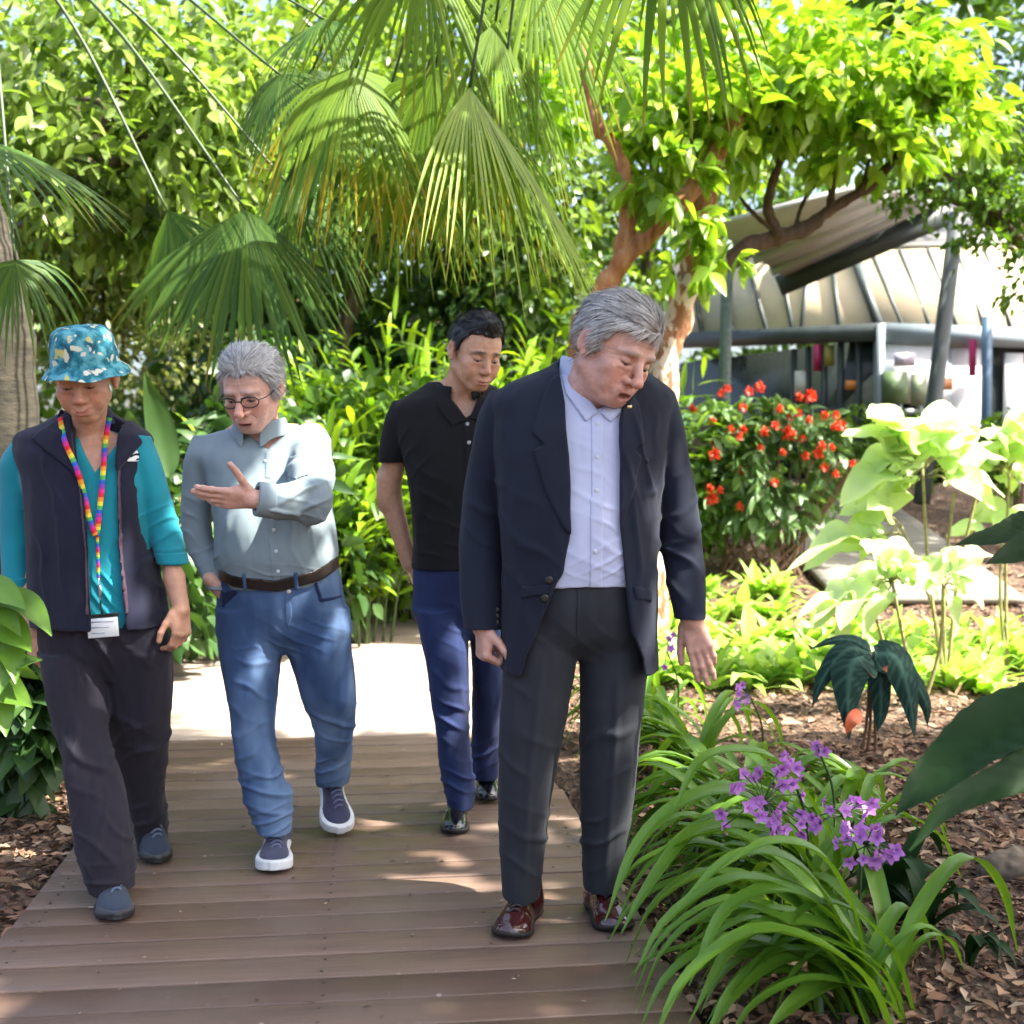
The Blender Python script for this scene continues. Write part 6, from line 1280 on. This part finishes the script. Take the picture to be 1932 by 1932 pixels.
    # open stand collar: two wide flaps folded outwards
    for pl in ([(106, 775), (116, 812), (147, 908), (132, 888), (98, 862), (45, 826), (62, 806), (94, 780)], [(208, 772), (204, 800), (211, 890), (225, 868), (250, 830), (268, 806), (246, 790), (226, 772)]):
        overlay(Vg, prism(pl, 3.5, 3.2, 3.72), .012, "collar", FLEECE, ve, .004, folds(base=.004, seed=64))
    collar_sheet("back_collar", P(163, 802, 3.675), .064, .068, FLEECE, ve, 62, .042, .045, 0, .016, (.05, -.02), .0, 0, .006)
    logo = overlay(Vg, prism([(222, 851), (247, 847), (252, 853), (251, 868), (226, 872), (221, 866)], 3.5, 3.2, 3.68), .003, "chest_logo", plain("white_embroidery", (.75, .75, .76), .8), ve, disp=vf)
    for pl in ([(227, 859), (234, 854), (243, 854), (248, 859), (244, 861), (238, 858), (232, 861), (230, 867)], [(236, 864), (246, 862), (247, 866), (237, 868)]):
        overlay(Vg, prism(pl, 3.5, 3.2, 3.68), .0050, "logo_mark", NAVY, logo, disp=vf)
    add_shoe("shoe", G(222, 1742, .004), np.array([P(209, 1660, 3.58)[0], 3.585, .004]), SUEDE, DARKSOLE, root, .050, .085, .02, .004, lace=BLUELACE, cap=GREYRUB, open_h=.115, toe_h=.055)
    add_shoe("shoe", G(298, 1633, .004), np.array([P(286, 1560, 4.02)[0], 4.045, .055]), SUEDE, DARKSOLE, root, .048, .085, .02, .004, lace=BLUELACE, cap=GREYRUB, open_h=.11, toe_h=.055)
    # lanyard and badge
    ln = thing("lanyard", "rainbow checked lanyard with white name badge hung round the woman's neck", "lanyard", front_px(Vg, 195, 1170, 3.5, .02))
    rb = [(.75, .02, .03), (.85, .30, .02), (.85, .70, .05), (.10, .45, .10), (.03, .12, .55), (.30, .05, .42), (.75, .03, .25)]
    for side in (0, 1):
        a = [(127, 835), (147, 880), (162, 930), (172, 975), (184, 1010)] if side == 0 else [(203, 830), (199, 880), (195, 930), (190, 975), (187, 1010)]
        pts = []
        for q in a:
            p = min((front_px(vv, *q, 3.5, .017) for vv in (Vg, Sg, B)), key=lambda t: t[1]); pts.append(p)
        back = H.w((0, -.09, -.13)); side_p = P(113 if side == 0 else 206, 788, 3.60)
        pts = spline([side_p] + pts, 120); cols = [rb[(i // 4) % 7] if side == 0 else rb[(i // 4 + 3) % 7] for i in range(120)]
        ribbon("strap", pts, .016, attrmat("woven_rainbow", .8), ln, cols=cols)
    dn = [min((front_px(vv, x, y, 3.5, .010) for vv in (Vg, Sg)), key=lambda t: t[1]) for x, y in ((186, 1010), (187, 1050), (188, 1090))]
    cols = [rb[(i // 2) % 7] for i in range(40)]; ribbon("strap", spline(dn, 40), .009, attrmat("woven_rainbow2", .8), ln, cols=cols)
    e = dn[-1]; mb = MB(); mb.tube(spline([e, e + [.003, -.004, -.03], e + [.006, -.004, -.07]], 9), .0022, 8); mb.tube(spline([e + [.004, -.004, -.02], e + [.010, -.008, -.035], e + [.006, -.006, -.055]], 9), .003, 8); mb.build("clip", STEEL, ln, True)
    c = P(194, 1180, front_px(T, 194, 1185, 3.5)[1] - .022); R = np.array([[math.cos(.08), 0, -math.sin(.08)], [0, 1, 0], [math.sin(.08), 0, math.cos(.08)]])
    mb = MB(); mb.box((-.047, -.003, -.030), (.047, .003, .030), R, c); mb.box((-.05, -.004, .026), (.05, .004, .034), R, c); bh = mb.build("badge_holder", BLACKP, ln, bevel=.0015)
    mb = MB(); mb.box((-.044, -.0045, -.034), (.046, -.0032, .022), R, c); mb.build("badge_card", plain("badge_paper", (.62, .64, .66), .35, var=.05), ln, bevel=.001)
    mb = MB()
    for j in range(3): mb.box((-.034, -.0052, .010 - j * .016), (.034 - .014 * j, -.0046, .014 - j * .016), R, c)
    mb.build("badge_print", plain("badge_ink", (.40, .45, .50), .5), ln)
    mb = MB(); mb.tube([e + [.006, -.004, -.07], c + [0, -.004, .034]], .003, 6); mb.build("badge_strap", BLACKP, ln, True)
    return root
# ============ the man in jeans with his hand held out
def pointing_man():
    Y0 = 3.97; root = thing("person", "silver haired man in glasses, grey shirt and blue jeans gesturing with his open hand", "person", (P(530, 1650, Y0)[0], Y0, 0), "people walking on the boardwalk")
    H = head_frame(P(476, 735, 3.88), -13, 23, -2, 1.09)
    zh0, zh1 = P(0, 1140, 3.9)[2], P(0, 1080, 3.9)[2]; zg0, zg1 = P(0, 985, 3.7)[2], P(0, 850, 3.7)[2]
    B = Vox(axis((P(325, 0, 3.9)[0], P(680, 0, 4.2)[0], .0029)), axis((3.40, 4.30, .0030)), axis((.04, zh0, .009), (zh0, zh1, .003), (zh1, zg0, .008), (zg0, zg1, .0026), (zg1, 1.24, .004), (1.24, 1.72, .0023)))
    add_head(B, H, 1.03, 1.12, 1.1, 1.0, mouth=.0045, cheek=1.0, lips=.95, smile=.003)
    B.add(rc(P(490, 840, 3.98), H.w((0, -.03, -.055)), .058, .056), .03)
    B.add(loft(rows_px([(800, 440, 560, 4.0, .05), (835, 395, 600, 3.99, .085), (900, 400, 610, 3.97, .115), (1000, 420, 620, 3.95, .13), (1080, 425, 625, 3.95, .13), (1180, 430, 640, 3.96, .12)])), .03)
    ar = [P(382, 850, 3.98), P(366, 980, 4.0), P(412, 1108, 3.9)]; al = [P(598, 830, 3.96), P(588, 948, 3.72), P(482, 942, 3.60)]
    for p in (ar, al): B.add(rc(p[0], p[1], .038, .034), .02); B.add(rc(p[1], p[2], .027, .0265), .02)
    add_hand(B, P(405, 1100, 3.875), (.75, .10, -.66), (.3, .9, 0), 1, .98, (60, 62, 64, 66), 2, (30, 20), 25)
    add_hand(B, P(482, 942, 3.60), (-1, -.12, .04), (.05, .84, .55), -1, 1.02, (3, 6, 10, 16), 3, (62, 2), 6)
    for a in (((480, 1200, 3.96), (478, 1400, 3.87), (518, 1570, 3.83)), ((600, 1200, 3.97), (630, 1350, 4.02), (625, 1470, 4.22))):
        p = [P(*q) for q in a]; B.add(rc(p[0], p[1], .058, .04), .02); B.add(rc(p[1], p[2], .038, .03), .02)
    sculpt(B, "body", SKINM, root, facefolds(H, 1.1), 1, face_col(H, (.58, .33, .255), (.50, .20, .17), (.42, .40, .38), .5, .45, .1, .0045, .7, None, .002))
    for s in (-1, 1):
        V, F = tube([H.w((s * .031, .058, -.001)), H.w((s * .031, .0832, -.0088)), H.w((s * .031, .0842, -.0092))], [.010, .006, .003], 12); mesh("eye", V, F, EYEM, root)
    def comb(p): return np.stack([.4 * np.tanh((p[:, 0] + .025) / .03), np.where(p[:, 2] > .08, -.9, -.6), np.where(p[:, 2] > .08, 0.1, -.7)], 1)
    add_hair("hair", H, HAIRWHITE, root, .011, .014, .004, 5600, .038, .0012, comb, 9, .12, .007, .12)
    # glasses
    gl = MB()
    def gp(x, y, z): return H.w((x, y, z))
    for s in (-1, 1):
        pts = [gp(s * (.033 + .025 * math.cos(t)), .103 - .012 * (math.cos(t) + 1) * .5 - (0 if True else 0), -.007 + .0165 * math.sin(t)) for t in np.linspace(0, 2 * math.pi, 28)]
        gl.tube(pts, .0021, 6)
        gl.tube(spline([gp(s * .058, .092, -.003), gp(s * .074, .06, -.002), gp(s * .083, .0, .004), gp(s * .082, -.02, -.008)], 12), .0017, 6)
        gl.tube([gp(s * .012, .104, .006), gp(s * .03, .1035, .0105), gp(s * .053, .094, .006)], .0032, 6)
    gl.tube(spline([gp(-.009, .103, -.003), gp(0, .107, 0), gp(.009, .103, -.003)], 7), .0016, 6)
    g = gl.build("glasses", BLACKP, root, True)
    # jeans
    T = grid(390, 690, 1030, 1590, Y0, (.34, .42))
    T.add(loft(rows_px([(1046, 416, 634, 3.955, .155), (1100, 413, 642, 3.955, .155), (1160, 411, 652, 3.96, .150), (1200, 416, 655, 3.965, .128), (1228, 450, 620, 3.97, .08)])), 0)
    T.add(loft(rows_px([(1150, 412, 528, 3.95, .125), (1211, 414, 531, 3.93, .122), (1260, 420, 527, 3.91, .112), (1310, 429, 523, 3.89, .104), (1402, 442, 521, 3.86, .092), (1440, 448, 530, 3.85, .09), (1475, 456, 540, 3.845, .09), (1505, 464, 550, 3.84, .094), (1532, 474, 549, 3.835, .088), (1568, 489, 549, 3.83, .080)], 2.1)), .02)
    T.add(loft(rows_px([(1150, 530, 655, 3.97, .125), (1211, 540, 660, 3.97, .122), (1260, 554, 666, 3.985, .112), (1325, 574, 672, 4.01, .103), (1362, 590, 670, 4.05, .095), (1402, 595, 666, 4.10, .088), (1440, 596, 662, 4.16, .086), (1476, 598, 657, 4.21, .082)], 2.1)), .02)
    pf = folds((P(505, 1500, 3.75), (.25, 0, 1), .055, .012, (.09, .2, .065)), (P(510, 1550, 3.75), (-.3, 0, 1), .035, .008, (.08, .2, .04)), (P(470, 1420, 3.77), (-.5, 0, 1), .07, .007, (.08, .2, .08)), (P(470, 1300, 3.8), (.4, 0, 1), .075, .006, (.09, .2, .09)), (P(630, 1360, 3.95), (.4, 0, 1), .07, .007, (.09, .2, .09)), (P(628, 1450, 4.1), (-.3, 0, 1), .04, .007, (.07, .2, .045)), (P(535, 1190, 3.85), (.55, 0, 1), .04, .005, (.16, .2, .06)), (P(470, 1200, 3.82), (-.12, 0, 1), .035, .0035, (.08, .2, .05)), base=.0045, seed=71, stretch=(8, 8, 3))
    tr = sculpt(T, "jeans", DENIM, root, pf, 1)
    st = plain("tan_stitch", (.35, .22, .10), .8)
    overlay(T, prism([(540, 1112), (550, 1112), (553, 1160), (545, 1190), (538, 1175)], 3.82, 3.5, 3.95), .003, "fly", DENIM, tr)
    overlay(T, prism([(590, 1100), (597, 1099), (606, 1130), (634, 1128), (636, 1134), (602, 1138)], 3.82, 3.5, 3.97), .002, "pocket_seam", INDIGO, tr)
    overlay(T, prism([(412, 1118), (446, 1112), (448, 1120), (414, 1150)], 3.82, 3.5, 3.97), .002, "pocket_seam", INDIGO, tr)
    buttons("rivet", T, [(545, 1116)], 3.82, STEEL, tr, .008, .003)
    # shirt
    Sg = grid(325, 660, 790, 1125, Y0, (.52, .26))
    sr_ = rows_px([(806, 438, 562, 4.01, .065), (820, 400, 598, 4.0, .09), (845, 372, 618, 3.99, .115), (900, 390, 622, 3.975, .145), (960, 404, 625, 3.955, .172), (1010, 408, 633, 3.945, .188), (1050, 410, 636, 3.945, .190), (1080, 416, 632, 3.95, .176), (1108, 424, 624, 3.955, .155)], 2.4)
    Sg.add(loft(sr_), 0)
    sl = rows_px([(822, 366, 420, 3.99, .05), (860, 352, 412, 3.995, .064), (920, 344, 404, 4.0, .062), (975, 341, 398, 4.0, .058), (1030, 352, 405, 3.97, .052), (1075, 374, 422, 3.92, .048), (1112, 392, 436, 3.89, .042)], 2.1)
    Sg.add(loft(sl), .02)
    A = [P(586, 836, 3.97), P(588, 905, 3.80), P(584, 946, 3.70), P(535, 948, 3.64), P(482, 941, 3.605)]
    Sg.add(rc(A[0], A[1], .066, .062), .025); Sg.add(rc(A[1], A[2], .066, .064), .03); Sg.add(rc(A[2], A[3], .062, .053), .03); Sg.add(rc(A[3], A[4], .053, .047), .02)
    Sg.sub(rc(P(478, 941, 3.602), P(440, 940, 3.575), .10), .0) if False else None
    n_ = nrm(A[4] - A[3]); f_, lo_, hi_ = halfspace(A[4], -n_)
    Sg.sub(((lambda x, y, z: np.maximum(f_(x, y, z), np.sqrt((x - A[4][0] - .0) ** 2 + (y - A[4][1]) ** 2 + (z - A[4][2]) ** 2) - .085)), A[4] - .09, A[4] + .09))
    Sg.sub(rc(A[4] - n_ * .035, A[4] + n_ * .05, .036, .036))
    r = sl[0]
    Sg.sub(prism([(455, 760), (535, 760), (528, 822), (502, 850), (470, 822)], 3.85, 3.5, 3.965), .006); Sg.sub(ell(P(490, 808, 3.99), (.062, .06, .05)), .01)
    sf = folds((P(580, 930, 3.68), (-.6, 0, 1), .05, .009, (.08, .2, .07)), (P(530, 965, 3.62), (.25, 0, 1), .04, .006, (.08, .2, .05)), (P(615, 870, 3.85), (1, 0, .8), .05, .006, (.06, .2, .08)), (P(545, 1010, 3.76), (1, 0, .25), .06, .008, (.09, .2, .08)), (P(560, 870, 3.8), (.8, 0, -1), .05, .007, (.06, .2, .07)), (P(366, 980, 3.95), (.5, 0, 1), .055, .007, (.06, .2, .07)), (P(390, 1060, 3.9), (-.5, 0, 1), .045, .006, (.06, .2, .05)), (P(520, 1085, 3.78), (.2, 0, 1), .035, .003, (.16, .2, .03)), (P(430, 1000, 3.8), (1, 0, -.3), .09, .005, (.08, .2, .12)), base=.0045, seed=81)
    sh = sculpt(Sg, "shirt", GREYSHIRT, root, sf, 1)
    overlay(Sg, prism([(492, 852), (510, 852), (508, 905), (496, 905)], 3.8, 3.4, 3.95), .002, "shirt_placket", GREYSHIRT, sh, disp=sf)
    overlay(Sg, prism([(508, 985), (524, 985), (533, 1105), (516, 1108)], 3.8, 3.4, 3.95), .002, "shirt_placket", GREYSHIRT, sh, disp=sf)
    buttons("button", Sg, [(501, 870), (517, 1000), (521, 1040), (525, 1078)], 3.8, PEARL, sh, .006, .004)
    overlay(Sg, prism([(540, 862), (592, 852), (594, 895), (566, 905), (542, 900)], 3.8, 3.4, 3.97), .003, "chest_pocket", GREYSHIRT, sh, disp=sf)
    cf = Frame(A[4], np.eye(3)); cu = Vox(*(axis((A[4][i] - .09, A[4][i] + .09, .003)) for i in range(3)))
    cu.add(rc(A[4] - n_ * .052, A[4] - n_ * .004, .0545, .052)); cu.sub(rc(A[4] - n_ * .1, A[4] + n_ * .08, .043)); 
    for sg in (1, -1): cu.sub(((lambda x, y, z, q=A[4] - n_ * (.002 if sg > 0 else .054), m=n_ * -sg: (x - q[0]) * m[0] + (y - q[1]) * m[1] + (z - q[2]) * m[2]), A[4] - .09, A[4] + .09))
    sculpt(cu, "cuff", GREYSHIRT, sh)
    collar_sheet("shirt_collar", P(491, 806, 3.965), .073, .080, GREYSHIRT, sh, 17, .036, .052, .028, .012, (.0, -.14), .040, -6)
    W = grid(400, 655, 1040, 1130, Y0, (.34, .3)); W.F = np.minimum(Sg.F.min() * 0 + 1, W.F)
    W.add(loft(rows_px([(1030, 414, 634, 3.945, .192), (1075, 414, 637, 3.95, .180), (1100, 414, 641, 3.952, .164), (1125, 413, 645, 3.955, .156)], 2.3)))
    overlay(W, prism([(405, 1074), (440, 1086), (520, 1094), (590, 1078), (650, 1038), (655, 1060), (600, 1098), (525, 1116), (440, 1108), (405, 1096)], 3.8, 3.4, 4.3), .004, "belt", BELT, root, .012)
    for q in ((463, 1100), (560, 1098)):
        overlay(W, prism([(q[0] - 4, q[1] - 20), (q[0] + 4, q[1] - 20), (q[0] + 4, q[1] + 14), (q[0] - 4, q[1] + 14)], 3.8, 3.4, 3.95), .007, "belt_loop", DENIM, tr, .004)
    add_shoe("shoe", G(517, 1650, .004), np.array([P(528, 1560, 3.98)[0], 3.985, .012]), NAVYMESH, WHITESOLE, root, .052, .082, .034, .006, lace=BLUELACE, open_h=.11, toe_h=.062)
    add_shoe("shoe", G(642, 1578, .004), np.array([P(622, 1480, 4.32)[0], 4.33, .135]), NAVYMESH, WHITESOLE, root, .052, .082, .034, .006, lace=BLUELACE, open_h=.11, toe_h=.062)
    return root

# ============ the younger man in the black polo
def polo_man():
    Y0 = 4.36; root = thing("person", "young black haired man in black polo shirt and indigo jeans walking behind the suited man", "person", (P(880, 1550, Y0)[0], Y0, 0), "people walking on the boardwalk")
    H = head_frame(P(897, 664, 4.28), 30, 22, 3, 1.08)
    B = Vox(axis((P(698, 0, 4.3)[0], P(1010, 0, 4.4)[0], .0030)), axis((4.0, 4.68, .0030)), axis((.04, .88, .009), (.88, 1.36, .005), (1.36, 1.92, .0024)))
    add_head(B, H, .98, .92, .6, .95, mouth=0, cheek=1.1, lips=1.1, age=0, smile=.003)
    B.add(rc(P(862, 770, 4.40), H.w((0, -.035, -.055)), .062, .060), .03)
    B.add(loft(rows_px([(720, 810, 915, 4.42, .05), (760, 790, 950, 4.41, .08), (850, 775, 960, 4.40, .11), (1000, 785, 955, 4.38, .12), (1080, 790, 955, 4.38, .115), (1160, 790, 960, 4.38, .11)])), .03)
    p = [P(755, 800, 4.40), P(733, 930, 4.47), P(772, 1062, 4.46)]; B.add(rc(p[0], p[1], .040, .044), .02); B.add(rc(p[1], p[2], .044, .029), .02)
    B.add(rc(P(727, 905, 4.46), P(730, 945, 4.47), .043, .043), .02)
    add_hand(B, p[2], (.35, .1, -1), (.9, .3, 0), 1, .95, (40, 45, 50, 55), 2)
    p = [P(965, 800, 4.42), P(990, 930, 4.47), P(985, 1060, 4.42)]; B.add(rc(p[0], p[1], .040, .043), .02); B.add(rc(p[1], p[2], .044, .029), .02); add_hand(B, p[2], (0, -.1, -1), (-.9, .3, 0), -1, .95, (40, 45, 50, 55), 2)
    for a in (((835, 1160, 4.38), (845, 1330, 4.28), (862, 1510, 4.24)), ((925, 1160, 4.38), (920, 1330, 4.45), (918, 1460, 4.60))):
        p = [P(*q) for q in a]; B.add(rc(p[0], p[1], .052, .038), .02); B.add(rc(p[1], p[2], .038, .03), .02)
    sculpt(B, "body", SKINM, root, facefolds(H, .15), 1, face_col(H, (.50, .275, .175), (.45, .16, .13), (.012, .010, .009), .9, .25, 0, 0, .7, None, .003))
    for s in (-1, 1):
        V, F = tube([H.w((s * .031, .058, -.001)), H.w((s * .031, .0832, -.0088)), H.w((s * .031, .0842, -.0092))], [.010, .006, .003], 12); mesh("eye", V, F, EYEM, root)
    def comb(q): return np.stack([.3 + 0 * q[:, 0], np.where(q[:, 2] > .07, .75, -.2), np.where(q[:, 2] > .07, .55, -.8)], 1)
    def hl3(y, rec): return np.interp(y, [-.12, -.075, -.045, -.03, -.012, .004, .014, .022, .034, .05, .065, .08, .12], [-.055, -.055, -.04, .012, .03, .03, .004, .012, .048, .066, .074, .078, .078])
    add_hair("hair", H, HAIRBLACK, root, .0065, .022, -.002, 5000, .026, .0013, comb, 13, .45, .004, .12, hl3)
    T = grid(770, 980, 1055, 1530, Y0, (.28, .38))
    T.add(loft(rows_px([(1060, 780, 962, 4.38, .125), (1110, 779, 966, 4.38, .130), (1165, 785, 966, 4.385, .122), (1200, 820, 930, 4.39, .07)])), 0)
    T.add(loft(rows_px([(1150, 783, 880, 4.36, .11), (1200, 793, 883, 4.34, .106), (1250, 804, 884, 4.32, .098), (1325, 814, 885, 4.29, .090), (1401, 823, 886, 4.26, .082), (1450, 830, 892, 4.25, .08), (1480, 836, 896, 4.245, .08), (1522, 845, 893, 4.24, .074)], 2.1)), .02)
    T.add(loft(rows_px([(1150, 880, 966, 4.40, .11), (1200, 886, 962, 4.41, .105), (1250, 890, 952, 4.43, .098), (1325, 890, 950, 4.47, .088), (1400, 890, 944, 4.54, .082), (1466, 892, 938, 4.60, .075)], 2.1)), .02)
    sculpt(T, "jeans", INDIGO, root, folds((P(865, 1490, 4.15), (.3, 0, 1), .045, .009, (.08, .2, .06)), (P(850, 1330, 4.2), (.5, 0, 1), .06, .008, (.08, .2, .11)), (P(915, 1430, 4.45), (-.4, 0, 1), .05, .007, (.07, .2, .07)), (P(850, 1180, 4.25), (.5, 0, 1), .06, .005, (.09, .2, .08)), base=.0045, seed=91, stretch=(8, 8, 3)), 1)
    Sg = grid(695, 1035, 705, 1085, Y0, (.28, .28))
    Sg.add(loft(rows_px([(722, 808, 915, 4.43, .065), (736, 785, 945, 4.425, .085), (758, 748, 975, 4.415, .110), (800, 745, 985, 4.41, .132), (880, 765, 985, 4.40, .145), (960, 775, 978, 4.395, .142), (1020, 780, 970, 4.39, .140), (1072, 776, 968, 4.39, .142)], 2.4)), 0)
    sl = rows_px([(757, 742, 800, 4.42, .055), (790, 728, 795, 4.425, .072), (830, 718, 785, 4.435, .074), (872, 712, 768, 4.445, .070)], 2.1); Sg.add(loft(sl), .009)
    sr = rows_px([(765, 950, 1000, 4.42, .055), (800, 950, 1012, 4.42, .07), (872, 965, 1025, 4.44, .066)], 2.1); Sg.add(loft(sr), .02)
    Sg.sub(halfspace(P(738, 872, 4.36), (.12, 0, -1), .09), .0) if False else None
    Sg.sub(loft([(sl[-1][0] - .01, *sl[-1][1:3], .048, .056, 2), (sl[-1][0] + .03, *sl[-1][1:3], .046, .055, 2)]))
    Sg.sub(prism([(835, 690), (915, 690), (905, 752), (880, 790), (850, 752)], 4.25, 3.95, 4.385), .006); Sg.sub(ell(P(862, 722, 4.41), (.062, .062, .05)), .01)
    sh = sculpt(Sg, "polo_shirt", BLACKPOLO, root, folds((P(780, 850, 4.3), (1, 0, -.7), .06, .005, (.07, .2, .1)), (P(830, 1020, 4.25), (.3, 0, 1), .06, .005, (.12, .2, .1)), (P(800, 930, 4.28), (.7, 0, 1), .07, .005, (.08, .2, .12)), base=.0035, seed=95), 1)
    overlay(Sg, prism([(872, 785), (893, 782), (897, 880), (878, 882)], 4.25, 3.95, 4.4), .003, "placket", BLACKPOLO, sh)
    buttons("button", Sg, [(882, 800), (885, 835)], 4.25, plain("smoke_button", (.30, .32, .34), .3), sh, .007, .005)
    for w_ in ([(836, 726), (852, 754), (880, 792), (852, 804), (822, 766)], [(904, 742), (926, 750), (914, 794), (884, 790)]): overlay(Sg, prism(w_, 4.25, 3.95, 4.43), .008, "collar_wing", BLACKPOLO, sh)
    collar_sheet("collar", P(864, 735, 4.395), .074, .079, BLACKPOLO, sh, 24, .022, .034, .012, .010, (0, -.12), .034, 10)
    add_shoe("shoe", G(858, 1577, .004), np.array([P(868, 1520, 4.40)[0], 4.40, .006]), BLACKL, DARKSOLE, root, .048, .080, .014, .003, open_h=.115, toe_h=.045)
    add_shoe("shoe", G(924, 1516, .004), np.array([P(916, 1480, 4.80)[0], 4.795, .05]), BLACKL, DARKSOLE, root, .048, .080, .014, .003, open_h=.11, toe_h=.045)
    return root
# ------------------------------------------------------------------ build
ground(); boardwalk(); side_path()
pavilion()
background_trees(); paper_tree(); palms(); shrubs(); sunny_bed(); near_plants(); added_shade_tree(); added_side_shade_tree()
CH = chipmat("bark_chips", [(0, (.035, .020, .013)), (.35, (.115, .055, .030)), (.65, (.22, .115, .062)), (.88, (.32, .19, .11)), (1, (.42, .31, .21))])
chips("bark_mulch", [((-2.2, -.6, 2.2, 6.2), 9000), ((.3, 2.6, 1.9, 5.6), 15000), ((.2, 5, 5.6, 9.5), 7000)], 0, 5, CH)
LT = chipmat("dry_leaves", [(0, (.10, .055, .03)), (.5, (.26, .16, .085)), (.85, (.42, .30, .18)), (1, (.5, .4, .28))])
chips("leaf_litter", [((-6, 1.5, 9.0, 13), 6000), ((.3, 6, 5.0, 12), 4500), ((-2.2, -.6, 2.2, 6.5), 700), ((.3, 2.4, 2, 5), 900)], 0, 6, LT, (.04, .11), .15)
debris(); hat_woman(); pointing_man(); polo_man(); suited_man()
